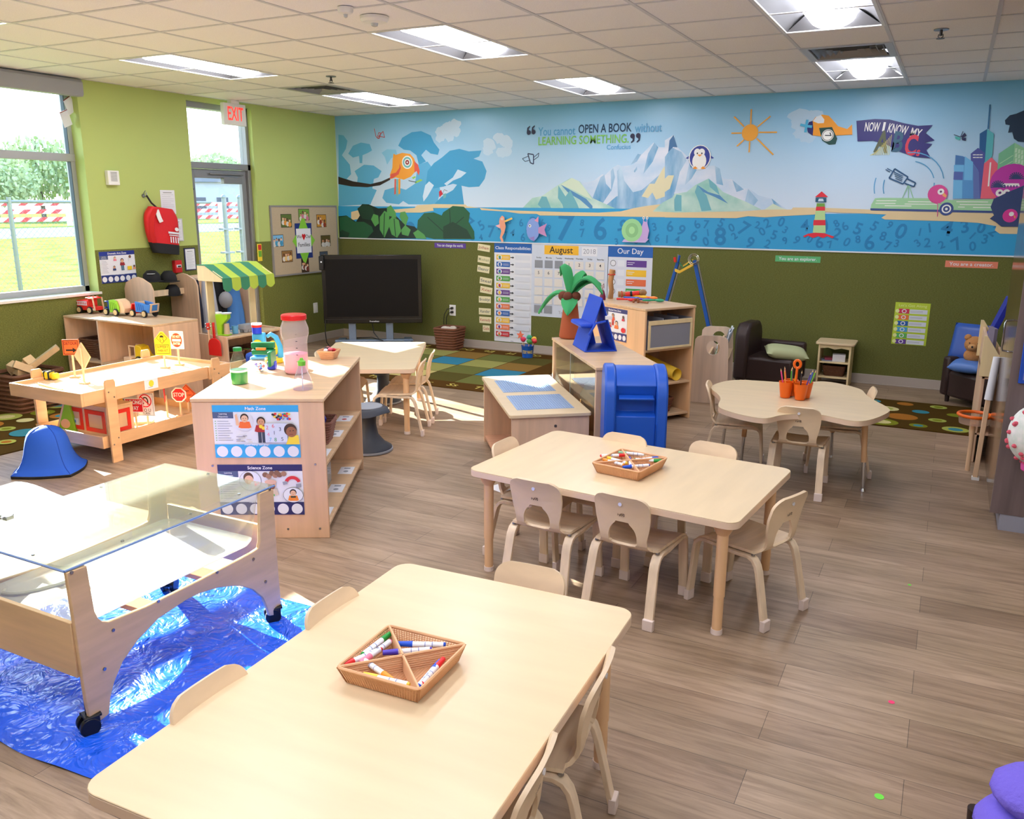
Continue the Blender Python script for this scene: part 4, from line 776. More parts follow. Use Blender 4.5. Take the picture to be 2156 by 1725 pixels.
def table_leg(t, x, y, top, chrome=False, splay=(0, 0)):
    b = B().m(LEGM); sx_, sy_ = splay; P = lambda f: (x+sx_*f, y+sy_*f, top*(1-f)+.0)
    if chrome:
        b.cyl(P(0), P(.62), .019, .017); o = b.out('leg', t); B().m(CHROME).cyl(P(.61), P(.99), .012).cyl(P(.965), P(1), .014, .02).out('extension', o)
    else:
        b.cyl((x, y, top-.012), (x, y, top-.05), .046, .027).cyl((x, y, top-.05), (x, y, .17), .024).cyl((x, y, .17), (x, y, .012), .0215); o = b.out('leg', t); B().m(CAPM).cyl((x, y, .022), (x, y, 0), .024, .025).out('foot', o)
def rect_table(lab, loc, rz, hx=.427, hy=.655):
    t = thing('activity_table', lab, 'table', loc, rz)
    b = B().m(MAPLE).prism(rrect(hx, hy, .05), TH-.004, TH); b.m(EDGE).prism(rrect(hx, hy, .05), TH-.033, TH-.004); b.out('tabletop', t, bevel=.003)
    for x in (-hx+.075, hx-.075):
        for y in (-hy+.075, hy-.075): table_leg(t, x, y, TH-.033)
    return t
rect_table('pale rectangular classroom table nearest the viewer, holding a marker tray', (6.116, -7.454, 0), math.radians(2.4))
rect_table('rectangular maple table in the middle with six chairs around it', (6.017, -5.421, 0), math.radians(-5.2-90))
rect_table('rectangular maple table in front of the screen, partly behind the poster cabinet', (3.05, -3.46, 0), math.radians(29), .41, .655)
# scalloped table
def K7(x, y): return (1400+x/2.852, 520+y/2.852)
ctr = ZP(*K7(800, 905), TH)
t = thing('flower_table', 'scalloped maple table by the book corner holding an orange pencil caddy', 'table', (ctr.x, ctr.y, 0))
out_ = [(345, 808), (430, 797), (560, 803), (700, 813), (800, 818), (880, 810), (960, 806), (1060, 822), (1185, 855), (1198, 878), (1235, 910), (1350, 968), (1352, 990), (1280, 1025), (1200, 1047), (1120, 1046), (1020, 1025), (930, 1005), (800, 1003), (700, 1008), (620, 1030), (560, 1028), (440, 1005), (325, 968), (318, 945), (338, 912), (318, 882), (275, 852), (280, 832)]
pp = [ZP(*K7(x, y), TH) for x, y in out_]; pp = [(p.x-ctr.x, p.y-ctr.y) for p in pp]
for _ in range(2):
    q = []
    for k in range(len(pp)): a, c = pp[k], pp[(k+1) % len(pp)]; q += [(a[0]*.75+c[0]*.25, a[1]*.75+c[1]*.25), (a[0]*.25+c[0]*.75, a[1]*.25+c[1]*.75)]
    pp = q
B().m(MAPLE).prism(pp, TH-.004, TH).m(EDGE).prism(pp, TH-.033, TH-.004).out('tabletop', t, smooth=60)
for (tx, ty), (fx, fy) in (((490, 1025), (455, 1292)), ((1180, 1048), (1187, 1465)), ((365, 1000), (345, 1195)), ((1000, 1140), (996, 1262))):
    f_ = ZP(*K7(fx, fy), 0); c_ = Vector((f_.x-ctr.x, f_.y-ctr.y)); top = c_*.93; table_leg(t, top.x, top.y, TH-.033, True, (c_.x-top.x, c_.y-top.y))
# ---- chairs
def chair():
    t = thing('child_chair', '', 'chair', (0, 0, 0)); W2 = .145
    for sx_ in (-1, 1):
        x = sx_*W2; pts = [(x*1.06, -.205, .004), (x*1.03, -.178, .13), (x, -.152, .245), (x, -.142, .275), (x, -.125, .298), (x, -.1, .308), (x, -.03, .306), (x, .06, .312), (x, .12, .315), (x, .15, .308), (x, .168, .29), (x, .175, .262), (x*1.02, .185, .13), (x*1.04, .195, .004)]
        fr = B().m(BIRCHV).sweep(pts, (1, 0, 0), .042, .016).out('side_frame', t, bevel=.002)
        for y, xx in ((-.205, x*1.06), (.195, x*1.04)): B().m(CAPM).prism([(xx-.024, y-.012), (xx+.024, y-.012), (xx+.024, y+.012), (xx-.024, y+.012)], 0, .05).out('foot_cap', fr, bevel=.003)
    b = B().m(BIRCH)
    def seat(u, v):
        x = -.165+.33*u; y = -.125+.3*v; e = abs(2*u-1); z = .322+.006*e*e-.008*math.sin(v*PI)*(1-e*e)
        if v > .8: z -= .9*(v-.8)**2
        return (x*(1-.10*(1-v)), y, z)
    b.sheet(seat, 11, 11); b.out('seat', t, solid=.012)
    cz = [(.318, -.10), (.322, -.125), (.334, -.145), (.352, -.157), (.375, -.162), (.42, -.166), (.48, -.176), (.53, -.19), (.575, -.206)]
    def yz(s):
        s = s*(len(cz)-1); k = min(int(s), len(cz)-2); f = s-k; return (cz[k][1]*(1-f)+cz[k+1][1]*f, cz[k][0]*(1-f)+cz[k+1][0]*f)
    def hw(z):
        if z < .345: return .130-.020*max(0, (z-.318)/.027)
        if z < .38: return .110
        if z < .50: return .110+.018*math.sin((z-.38)/.12*PI/2)
        u = min(1, max(0, (z-.52)/.056)); return .128*(.52+.48*math.sqrt(max(0, 1-u**2.4)))
    rows = []
    N = 48
    for k in range(N+1):
        s = k/N; y, z = yz(s); hh = 0
        if .340 <= z <= .452:
            u = (z-.340)/.112; hh = .066*math.sqrt(max(0, 1-max(0, (u-.3)/.7)**2))*(1 if u > .1 else .88)
        rows.append((y, z, hw(z), hh))
    b = B().m(BIRCH); prev = None
    for y, z, w_, hh in rows:
        h0 = hh if hh > .026 else .03
        xs = [-w_+(w_-h0)*q/4 for q in range(5)]+[h0+(w_-h0)*q/4 for q in range(5)]
        r_ = [b.v((x, y-.012*(1-(x/.14)**2)+.012, z)) for x in xs]
        if prev:
            for q in range(9):
                if q == 4 and (hh > .026 or prev[1] > .026): continue
                b.f([prev[0][q], prev[0][q+1], r_[q+1], r_[q]])
        prev = (r_, hh)
    bk = b.out('backrest', t, solid=.012, smooth=60)
    B().m(mat('rivet_white', (235, 238, 250), .25, metal=.2)).cyl((0, -.199, .535), (0, -.203, .535), .008).out('button', bk)
    a = Art((0, -.1865, .485), (1, 0, 0), (0, -.15, 1), (0, -1, 0)); rr = random.Random(3)
    for k in range(9): u = -.016+.004*k; a.line([(u, rr.uniform(-.009, 0)), (u+rr.uniform(-.004, .006), rr.uniform(0, .009))], .0022, mat('stamp_ink', (70, 46, 34), .6))
    a.out('stamp', bk, smooth=0)
    for q in ((-.145, -.118), (.145, -.118)): B().m(STEEL).cyl((q[0], q[1], .314), (q[0], q[1], .322), .008).out('bolt', t)
    return t
ch0 = chair(); _ch = [0]
def put_chair(x, y, deg, lab, group=None, s=1):
    o = ch0 if _ch[0] == 0 else dup(ch0); _ch[0] += 1
    o.location = (x, y, 0); o.rotation_euler = (0, 0, math.radians(deg)); o['label'] = lab; o.scale = (s, s, s)
    if group: o['group'] = group
def chair_by_top(px, py, deg, lab, group, h=.565, s=1):
    p = ZP(px, py, h*s); a = math.radians(deg); back = Vector((-math.sin(a), math.cos(a)))*(.2*s); put_chair(p.x+back.x, p.y+back.y, deg, lab, group, s)
G_ = 'chairs around the middle table'
chair_by_top(1123, 1016, -3, 'birch child chair at the near side of the middle table, left of the pair', G_)
chair_by_top(1306, 1048, -6, 'birch child chair at the near side of the middle table, right of the pair', G_)
chair_by_top(1672, 1047, 68, 'birch child chair at the right end of the middle table, turned outwards', G_)
chair_by_top(1058, 931, -92, 'birch child chair at the left end of the middle table, mostly hidden', G_)
chair_by_top(1318, 918, 175, 'birch child chair on the far side of the middle table, in front of the mailbox', G_)
chair_by_top(1505, 937, 172, 'birch child chair on the far side of the middle table with paper beside it', G_)
G_ = 'chairs around the near table'
chair_by_top(690, 1264, -88, 'pale chair pushed in on the left of the near table, farther one', G_)
chair_by_top(430, 1440, -88, 'pale chair pushed in on the left of the near table, nearer one', G_)
chair_by_top(1120, 1196, 183, 'pale chair pushed in at the far end of the near table', G_)
chair_by_top(1277, 1402, 99, 'chair on the right side of the near table showing its side', G_)
chair_by_top(1145, 1600, 98, 'chair at the bottom edge on the right side of the near table', G_)
G_ = 'chairs around the back table'
put_chair(3.52, -3.745, 113, 'chair on the right of the table before the screen, nearer one', G_)
put_chair(3.37, -3.38, 116, 'chair on the right of the table before the screen, farther one', G_)
chair_by_top(668, 742, -62, 'chair on the left of the table before the screen, behind the poster cabinet', G_)
put_chair(2.95, -4.05, -58, 'chair beside the wobble stool, mostly hidden behind the poster cabinet', G_)
G_ = 'chairs around the scalloped table'
chair_by_top(1490, 808, -80, 'chair on the left of the scalloped table', G_)
chair_by_top(1683, 861, 2, 'chair at the near side of the scalloped table with its back to the viewer', G_)
chair_by_top(1842, 822, 100, 'chair on the right of the scalloped table', G_)
# papers beside far chairs
for px, py, nm, rz in ((1478, 938, 'white paper corner beside the right far chair of the middle table', .5), (1052, 948, 'white paper corner beside the left end chair of the middle table', 1.2)):
    p = ZP(px, py, .54); o = B().m(PAPER).box(-.04, .04, -.055, .055, 0, .0006).out('paper_sheet', smooth=0); o.location = (p.x, p.y, .335); o.rotation_euler = (0, 0, rz); tag(o, nm, 'paper')
# ---- wicker divided trays with markers
WIC = mat('wicker', (224, 172, 128), .5, spec=.5); WICD = mat('wicker_dark', (150, 100, 66), .6)
def loop_rr(hx, hy, r, z, n=3): return [(x, y, z) for x, y in rrect(hx, hy, r, n)]
def tray(lab, loc, rz, hx, hy, h=.05):
    t = thing('wicker_tray', lab, 'tray', loc, rz); b = B().m(WIC); n = 11
    for k in range(n): z = .004+h*k/(n-1)*.92; f = .86+.14*k/(n-1); b.tube(loop_rr(hx*f, hy*f, .012, z), .0018, 5, True)
    o = b.out('woven_wall', t)
    b = B().m(WIC)
    def stake(x, y): b.cyl((x*.865, y*.865, .002), (x*.995, y*.995, h), .002, seg=4, cap=False)
    m_ = int(hx*2/.0085)
    for k in range(m_+1): x = -hx+2*hx*k/m_; stake(x, hy); stake(x, -hy)
    m_ = int(hy*2/.0085)
    for k in range(m_+1): y = -hy+2*hy*k/m_; stake(hx, y); stake(-hx, y)
    b.out('stakes', t)
    B().m(WIC).tube(loop_rr(hx, hy, .014, h), .0045, 6, True).out('rim', t)
    b = B().m(WIC); b.box(-hx*.86, hx*.86, -hy*.86, hy*.86, .001, .004)
    m_ = int(hx*1.72/.008)
    for k in range(m_): x = -hx*.86+.008*k; b.cyl((x, -hy*.86, .005), (x, hy*.86, .005), .0018, seg=4, cap=False)
    b.out('woven_base', t)
    b = B().m(WIC)
    for sgn in (1, -1):
        for k in range(8): z = .006+h*k/8; f = .86+.12*k/8; b.cyl((-hx*f, -hy*f*sgn, z), (hx*f, hy*f*sgn, z), .0026, seg=5)
        b.cyl((-hx*.98, -hy*.98*sgn, h), (hx*.98, hy*.98*sgn, h), .0042, seg=6)
    b.out('divider', t)
    return t
def tray_from(pts, lab, zt):
    P = [ZP(x, y, zt) for x, y in pts]; c = sum(P, Vector())/4; ex = (P[1]-P[0]+P[2]-P[3])/2; ey = (P[3]-P[0]+P[2]-P[1])/2
    rz = math.atan2(ex.y, ex.x); hx, hy = ex.length/2, ey.length/2; tray(lab, (c.x, c.y, TH), rz, hx, hy); return c, rz, hx, hy
def marker(col, p0, p1, z, lab, group):
    a, c = Vector((*p0, z)), Vector((*p1, z)); L = (c-a).length; dz = min(.03, z-TH-.008) if False else 0
    key = 'ink_%d_%d_%d' % col; cm = mat(key, col, .35)
    t = thing('marker', lab, 'marker', a, math.atan2((c-a).y, (c-a).x), group)
    B().m(mat('marker_barrel', (238, 240, 246), .3)).cyl((0, 0, 0), (.088, 0, 0), .0078).m(mat('marker_print', (120, 130, 190), .4)).cyl((.03, 0, 0), (.032, 0, 0), .0081).cyl((.05, 0, 0), (.052, 0, 0), .0081).out('barrel', t)
    B().m(cm).cyl((.086, 0, 0), (.128, 0, 0), .009, .0072).out('cap', t); B().m(cm).cyl((-.006, 0, 0), (0, 0, 0), .0055, .0078).out('end_plug', t)
def markers(zone, lst, group, zt):
    for col, (x0, y0), (x1, y1), lab in lst:
        a = ZP(x0, y0, zt); c = ZP(x1, y1, zt); marker(col, (a.x, a.y), (c.x, c.y), zt, lab, group)
RdC, BlC, GrC, OrC, YeC, PuC, PiC = (226, 40, 44), (30, 84, 206), (30, 150, 60), (244, 150, 40), (248, 204, 60), (70, 50, 180), (240, 130, 160)
tray_from([(708, 1400), (884, 1460), (980, 1352), (820, 1322)], 'square wicker tray with crossed dividers full of markers on the near table', TH+.05)
markers(0, [(GrC, (765, 1378), (812, 1342), 'green capped marker at the far corner of the near tray'), (RdC, (800, 1368), (738, 1395), 'red capped marker in the left section of the near tray'), (PiC, (820, 1352), (775, 1385), 'pink capped marker crossing the left section of the near tray'),
            (BlC, (934, 1358), (838, 1356), 'blue capped marker in the back section of the near tray'), (PuC, (905, 1368), (848, 1372), 'dark violet capped marker in front of the blue one'), (RdC, (888, 1440), (942, 1378), 'red capped marker standing in the right section of the near tray'),
            (OrC, (768, 1392), (838, 1440), 'orange capped marker lying over the front divider of the near tray'), (YeC, (858, 1442), (762, 1420), 'yellow capped marker along the front wall of the near tray'), (BlC, (882, 1445), (925, 1395), 'thin blue marker beside the red one in the near tray')], 'markers in the near tray', TH+.04)
tray_from([(1256, 973), (1355, 1000), (1397, 960), (1300, 947)], 'wicker marker tray on the middle table', TH+.05)
markers(0, [(RdC, (1266, 960), (1305, 959), 'red capped marker in the middle tray'), (OrC, (1312, 979), (1262, 966), 'orange capped marker at the left front of the middle tray'), (YeC, (1318, 975), (1272, 962), 'yellow capped marker beside the orange one in the middle tray'),
            (PuC, (1328, 981), (1323, 952), 'violet capped marker standing upright across the middle tray divider'), (BlC, (1340, 970), (1391, 963), 'blue capped marker along the right wall of the middle tray'), (GrC, (1338, 968), (1378, 970), 'green capped marker in the right section of the middle tray'),
            (BlC, (1365, 980), (1340, 982), 'short blue capped marker at the front corner of the middle tray'), ((150, 200, 160), (1356, 958), (1326, 955), 'pale marker in the back section of the middle tray')], 'markers in the middle tray', TH+.042)
# ---- pencil caddy
p = ZP(1673, 838, TH); t = thing('pencil_caddy', 'orange plastic four cup pencil caddy with a loop handle', 'caddy', (p.x, p.y, TH), math.radians(-15)); OP = mat('orange_plastic', (250, 112, 24), .35, trans=.15)
for k, (x, y) in enumerate(((-.05, -.035), (.05, -.035), (-.05, .04), (.05, .04))):
    B().m(OP).lathe([(.001, .003), (.03, .003), (.043, .105), (.047, .108), (.045, .1), (.032, .006), (.001, .006)], (x, y, 0), 20, cap=False).out('cup', t)
B().m(OP).cyl((0, 0, .04), (0, 0, .2), .008).tube([(.022*math.sin(a*PI/6), 0, .225-.026*math.cos(a*PI/6)) for a in range(12)], .009, 8, True).out('handle', t)
rr = random.Random(2); cx0, cy0 = p.x, p.y
for k, (dx, dy, tx, ty, c_, nm) in enumerate(((-.055, -.03, -.03, 0, (240, 80, 150), 'pink'), (-.04, -.04, -.02, .01, (240, 160, 60), 'orange'), (-.05, .04, .0, -.02, (90, 190, 70), 'green'), (-.03, .03, .01, .01, (245, 205, 50), 'yellow'), (-.06, .03, -.03, .02, (210, 50, 60), 'red'), (-.045, .05, -.01, .03, (120, 120, 130), 'grey'), (.045, -.03, .0, .01, (40, 40, 50), 'black'), (.06, -.03, .035, .0, (70, 60, 160), 'violet'), (.05, .05, .04, .0, (120, 200, 60), 'light green'), (.06, .04, .02, .02, (60, 110, 200), 'blue'))):
    a = math.radians(-15); wx, wy = cx0+dx*math.cos(a)-dy*math.sin(a), cy0+dx*math.sin(a)+dy*math.cos(a)
    o = B().m(mat('pencil_%d_%d_%d' % c_, c_, .4)).cyl((0, 0, 0), (tx*1.2, ty, .165), .0042, seg=6).m(mat('pencil_wood', (226, 190, 140), .6)).cyl((tx*1.2, ty, .165), (tx*1.3, ty*1.05, .182), .0042, .0005, seg=6).out('pencil'); o.location = (wx, wy, TH+.008); tag(o, nm+' pencil standing in the orange caddy', 'pencil', 'pencils in the caddy')
# ================================================================== WINDOW SIDE OF THE ROOM
def HZ(P, py):
    lo, hi = -.5, 3
    for _ in range(40):
        m_ = (lo+hi)/2; d = Vector((P[0], P[1], m_))-CAM; y = 862.5-FPX*d.dot(UP)/d.dot(FW)
        if y > py: lo = m_
        else: hi = m_
    return lo
def simple(name, lab, cat, b, loc=(0, 0, 0), rz=0, group=None, **k):
    o = b.out(name, **k); o.location = loc; o.rotation_euler = (0, 0, rz); return tag(o, lab, cat, group)
# ---- tarp
def tarp_mat():
    m = mat('blue_tarp', (24, 92, 232), .22, spec=.8); n = m.node_tree.nodes; l = m.node_tree.links; p = n['Principled BSDF']
    t = n.new('ShaderNodeTexCoord'); nz = n.new('ShaderNodeTexNoise'); nz.inputs['Scale'].default_value = 7; nz.inputs['Detail'].default_value = 3; nz.inputs['Distortion'].default_value = 1.4
    v = n.new('ShaderNodeTexVoronoi'); v.feature = 'DISTANCE_TO_EDGE'; v.inputs['Scale'].default_value = 9; mp = n.new('ShaderNodeMapping'); mp.inputs['Scale'].default_value = (1, 2.2, 1); mp.inputs['Rotation'].default_value = (0, 0, .5)
    l.new(t.outputs['Object'], nz.inputs[0]); l.new(t.outputs['Object'], mp.inputs[0])
    mx = n.new('ShaderNodeMix'); mx.data_type = 'RGBA'; mx.inputs[0].default_value = .25; l.new(mp.outputs[0], mx.inputs[6]); l.new(nz.outputs['Color'], mx.inputs[7]); l.new(mx.outputs[2], v.inputs[0])
    b1 = n.new('ShaderNodeBump'); b1.inputs['Strength'].default_value = .9; b1.inputs['Distance'].default_value = .012; l.new(v.outputs[0], b1.inputs['Height'])
    b2 = n.new('ShaderNodeBump'); b2.inputs['Strength'].default_value = .8; b2.inputs['Distance'].default_value = .03; l.new(nz.outputs['Fac'], b2.inputs['Height']); l.new(b1.outputs[0], b2.inputs['Normal']); l.new(b2.outputs[0], p.inputs['Normal'])
    return m
rr = random.Random(5); ph = [(rr.uniform(3, 22), rr.uniform(3, 22), rr.uniform(0, 6)) for _ in range(9)]
def tz(x, y): return .007+.0045*sum(math.sin(a*x+b_*y*(1 if k % 2 else -1)+c) for k, (a, b_, c) in enumerate(ph))/3
b = B().m(tarp_mat()); b.sheet(lambda u, v: (3.82+1.75*u+.05*v, -7.665+1.24*v+.02*math.sin(9*u), max(.0015, tz(3.8+1.8*u, 1.3*v))), 110, 80)
simple('blue_tarp', 'crinkled glossy blue plastic sheet on the floor under the clear play table', 'tarp', b, smooth=70)
# ---- clear sand and water table
X1, X0, Y0_, Y1_ = 4.85, 4.2, -7.53, -6.57; LZ = .606
wt = thing('sand_water_table', 'clear acrylic play tub in a plywood frame on black casters', 'water table', (X0, Y0_, 0))
def K4(x, y): return (x*700/1610, 900+y*750/1725)
poly = [(313, 700), (330, 690), (413, 668), (432, 780), (452, 890), (468, 922), (490, 938), (520, 940), (700, 868), (950, 745), (1150, 640), (1215, 605), (1245, 585), (1253, 550), (1250, 320), (1305, 296), (1318, 300), (1335, 620), (1358, 880), (1345, 905), (1300, 912), (1290, 880), (1268, 825), (1220, 785), (1160, 768), (1120, 768), (1050, 776), (960, 803), (900, 832), (760, 925), (660, 1030), (590, 1130), (548, 1230), (530, 1300), (522, 1385), (480, 1420), (432, 1428), (410, 1330), (385, 1170), (350, 930)]
pts = [XP(*K4(x, y), X1) for x, y in poly]; pts = [(p.y-Y0_, p.z) for p in pts]
pts = [(min(max(y, 0), Y1_-Y0_), min(z, LZ-.004)) for y, z in pts]
L_, W_ = Y1_-Y0_, X1-X0
PLYW = wood('plywood_panel', (226, 188, 140), .10, (2, 3, 22), .42)
for xx, nm in ((W_-.008, 'near'), (-.008, 'far')): B().m(PLYW).prism(pts, xx, xx+.016, 'yz').out('side_panel', wt, bevel=.003, smooth=25)
for yy in (0.002, L_-.018): B().m(PLYW).box(.008, W_-.008, yy, yy+.016, .22, .42).out('end_panel', wt, bevel=.002)
B().m(wood('slat_wood', (226, 170, 130), .08, (20, 3, 3))).box(.01, W_-.01, .30, .37, .305, .325).box(.01, W_-.01, .6, .67, .305, .325).out('cross_slat', wt, bevel=.002)
ACR = clear('acrylic_wall', (240, 242, 240), .03, .04, .07); ACRB = clear('acrylic_floor', (240, 240, 236), .05, .06, .6); ACRL = clear('acrylic_lid', (240, 242, 232), .085, .02, .08)
b = B().m(ACR); T0, T1 = .36, LZ-.008; ix0, ix1, iy0, iy1 = .03, W_-.03, .03, L_-.03
rim = rrect((ix1-ix0)/2, (iy1-iy0)/2, .06); rb = rrect((ix1-ix0)/2-.03, (iy1-iy0)/2-.03, .05); cx_, cy_ = W_/2, L_/2
A1 = [b.v((cx_+x, cy_+y, T1)) for x, y in rim]; A2 = [b.v((cx_+x, cy_+y, T0+.02)) for x, y in rb]; b.bridge(A1, A2)
A0 = [b.v((cx_+x*1.08, cy_+y*1.05, T1)) for x, y in rim]; b.bridge(A0, A1)
b.m(ACRB); A3 = [b.v((cx_+x*.96, cy_+y*.97, T0)) for x, y in rb]; b.bridge(A2, A3); b.f(A3)
tub = b.out('clear_tub', wt, smooth=60)
b = B().m(mat('drain_steel', (120, 122, 126), .3, metal=1)); b.lathe([(.001, .002), (.028, .003), (.034, .001)], (.33, .26, T0+.002), 20, cap=False)
for r in (.018, .027): b.tube([(.33+r*math.cos(a*PI/8), .26+r*math.sin(a*PI/8), T0+.006) for a in range(16)], .002, 6, True)
b.out('drain', tub)
B().m(mat('tub_groove', (200, 200, 196), .3)).tube([(.1+.0*k, .12, T0+.006) for k in range(1)]+[(.12+.12*math.sin(a*.3), .1+.2*(1-math.cos(a*.3)), T0+.008) for a in range(6)], .008, 6).out('groove', tub)
b = B().m(ACRL).box(0, W_, 0, L_, LZ-.002, LZ+.004); lid = b.out('lid', wt, bevel=.002)
b = B().m(mat('acrylic_edge_blue', (112, 140, 190), .12, spec=.8)); b.tube([(W_, 0, LZ), (W_, L_, LZ)], .0042, 6).tube([(0, 0, LZ), (W_, 0, LZ)], .0042, 6).out('lid_edge', lid)
b = B().m(CHROME)
for x, y in ((.04, .2), (.04, .6), (W_-.04, .25), (W_-.04, .55), (W_-.04, .8), (.3, L_-.03), (.2, .03), (.45, .03)): b.cyl((x, y, LZ+.004), (x, y, LZ+.009), .006, seg=10)
b.out('lid_screw', lid)
B().m(CHROME).box(.03, .07, .18, .21, LZ+.004, LZ+.02).cyl((.05, .17, LZ+.015), (.05, .22, LZ+.015), .006).out('lid_hinge', lid, bevel=.002)
mat('screw_zinc', (150, 150, 150), .3, metal=1)
for px, py in ((345, 703), (547, 982), (765, 842), (1050, 702), (1226, 638), (1285, 747), (505, 1170), (1305, 300)): p = XP(*K4(px, py), X1+.008); B().m(MATS['screw_zinc']).cyl((p.x-X0, p.y-Y0_, p.z), (p.x-X0+.004, p.y-Y0_, p.z), .006, seg=10).out('screw', wt)
def caster(x, y, rz):
    b = B().m(BLACK); o = b.at(x, y, 0, rz).box(-.018, .018, -.004, .004, .07, .14).box(-.028, .028, -.026, .026, .062, .072).box(-.03, .02, -.03, -.024, .02, .07).box(-.03, .02, .024, .03, .02, .07).out('caster', wt, bevel=.002)
    B().m(mat('caster_rubber', (18, 18, 22), .35)).at(x, y, 0, rz).cyl((-.012, -.032, .033), (-.012, -.012, .033), .033, seg=24).cyl((-.012, .012, .033), (-.012, .032, .033), .033, seg=24).cyl((-.012, -.02, .033), (-.012, .02, .033), .012).out('wheel', o, bevel=.003)
    B().m(CHROME).at(x, y, 0, rz).cyl((.008, -.0045, .125), (.008, -.0065, .125), .004).cyl((-.008, -.0045, .125), (-.008, -.0065, .125), .004).cyl((.008, -.0045, .1), (.008, -.0065, .1), .004).out('caster_screw', o)
for x, y, rz in ((W_-.01, .035, 1.2), (W_-.01, L_-.035, .9), (-.0, .035, .3), (-.0, L_-.035, 2)): caster(x, y, rz)
# ---- blue bean shaped floor seat
p = ZP(108, 990, 0); cx_, cy_ = 2.045, -5.72
def bean(u, v):
    a = 2*PI*u; c, s = math.cos(a), math.sin(a); q = 1/max(abs(c), abs(s)); e = 1+(q-1)*(.55*(1-v)**1.2)
    prof = [(0, .235), (.03, .228), (.08, .205), (.18, .18), (.36, .162), (.6, .15), (.78, .135), (.9, .105), (.97, .06), (1, .008)]
    for (a0, r0), (a1, r1) in zip(prof, prof[1:]):
        if v <= a1: f = (v-a0)/(a1-a0); r = r0+(r1-r0)*f; break
    r *= .9; return (r*e*c*1.0, r*e*s*.86, .018+.30*v-.0*abs(c))
t = thing('floor_rocker_seat', 'blue fabric bell shaped floor seat with a black rim', 'seat', (cx_, cy_, 0), math.radians(35))
BLUEF = mat('blue_stretch_fabric', (28, 84, 190), .75)
b = B().m(BLUEF); vs_ = [0, .03, .08, .15, .25, .4, .55, .68, .8, .88, .94, .98, 1]; b.sheet(lambda u, v: bean(u, vs_[round(v*12)]), 40, 13, True); b.out('cover', t, smooth=60)
B().m(BLACK).prism([(.213*c_*min(1.25, 1+(1/max(abs(c_), abs(s_))-1)*.55), .183*s_*(1+(1/max(abs(c_), abs(s_))-1)*.55)) for c_, s_ in ((math.cos(2*PI*k/40), math.sin(2*PI*k/40)) for k in range(40))], 0, .02).out('base_rim', t, bevel=.004)
b = B().m(mat('blue_seam', (20, 66, 160), .8))
for u in (.125, .625, .875): b.tube([Vector(bean(u, v_))*1.003 for v_ in vs_[:-1]], .0022, 5)
b.out('seam', t)
# ---- low play table with rails
TX0, TX1, TY0, TY1 = 1.49, 2.25, -5.58, -4.27
tt = thing('activity_play_table', 'wooden rimmed play table with lower tray carrying toy road signs', 'play table', (TX0, TY0, 0)); w_, l_ = TX1-TX0, TY1-TY0
RAILW = wood('rail_ply', (224, 178, 132), .10, (3, 3, 20), .4); DECK = wood('deck_ply', (230, 200, 158), .06, (3, 20, 3), .45)
B().m(DECK).box(.01, w_-.01, .01, l_-.01, .486, .498).out('deck', tt, smooth=0)
for q in ((0, w_, 0, .018), (0, w_, l_-.018, l_)): B().m(RAILW).box(*q, .432, .524).out('end_rail', tt, bevel=.003)
for q in ((0, .018, .018, l_-.018), (w_-.018, w_, .018, l_-.018)): B().m(RAILW).box(*q, .432, .524).out('side_rail', tt, bevel=.003)
B().m(DECK).box(.04, w_-.04, .16, l_-.14, .125, .133).out('lower_deck', tt, smooth=0)
for q in ((.02, w_-.02, .14, .158), (.02, w_-.02, l_-.14, l_-.122), (.02, .038, .158, l_-.14), (w_-.038, w_-.02, .158, l_-.14)): B().m(RAILW).box(*q, .105, .19).out('lower_rail', tt, bevel=.003)
for x in (-.02, w_+.002):
    for y in (XP(229, 800, 2.26).y-TY0, XP(452, 757, 2.26).y-TY0):
        b = B().m(RAILW); b.prism([(y-.04, 0), (y+.04, 0), (y+.04, .565), (y+.03, .585), (y-.03, .585), (y-.04, .565)], x, x+.018, 'yz'); lg = b.out('leg', tt, bevel=.003)
        b = B().m(mat('screw_zinc')); xs = x+.018 if x > 0 else x; 
        for dy, z in ((-.02, .5), (.02, .46), (.02, .17), (-.02, .13)): b.cyl((xs, y+dy, z), (xs+.003 if x > 0 else xs-.021, y+dy, z), .005, seg=8)
        b.out('screw', lg)
B().m(RAILW).box(w_+.0, w_+.016, l_-.22, l_+.13, .425, .522).out('rail_extension', tt, bevel=.003)
a = Art((TX1+.0005, 0, 0), (0, 1, 0), (0, 0, 1), (1, 0, 0)); q0 = XP(305, 822, TX1); q1 = XP(331, 795, TX1)
a = Art((0, 0, 0), (0, 1, 0), (0, 0, 1), (1, 0, 0)); a.slab(0, 0, q1.y-q0.y, q1.z-q0.z, PAPER); a.ell((q1.y-q0.y)/2, (q1.z-q0.z)*.55, .022, .024, mat('print_yellow', (240, 210, 60), .5)); a.rect(.03, .012, .07, .016, GREYP); o = a.out('picture_label', smooth=0); o.location = (TX1+.001, q0.y, q0.z); tag(o, 'small white picture label with a yellow blob on the play table rail', 'label')
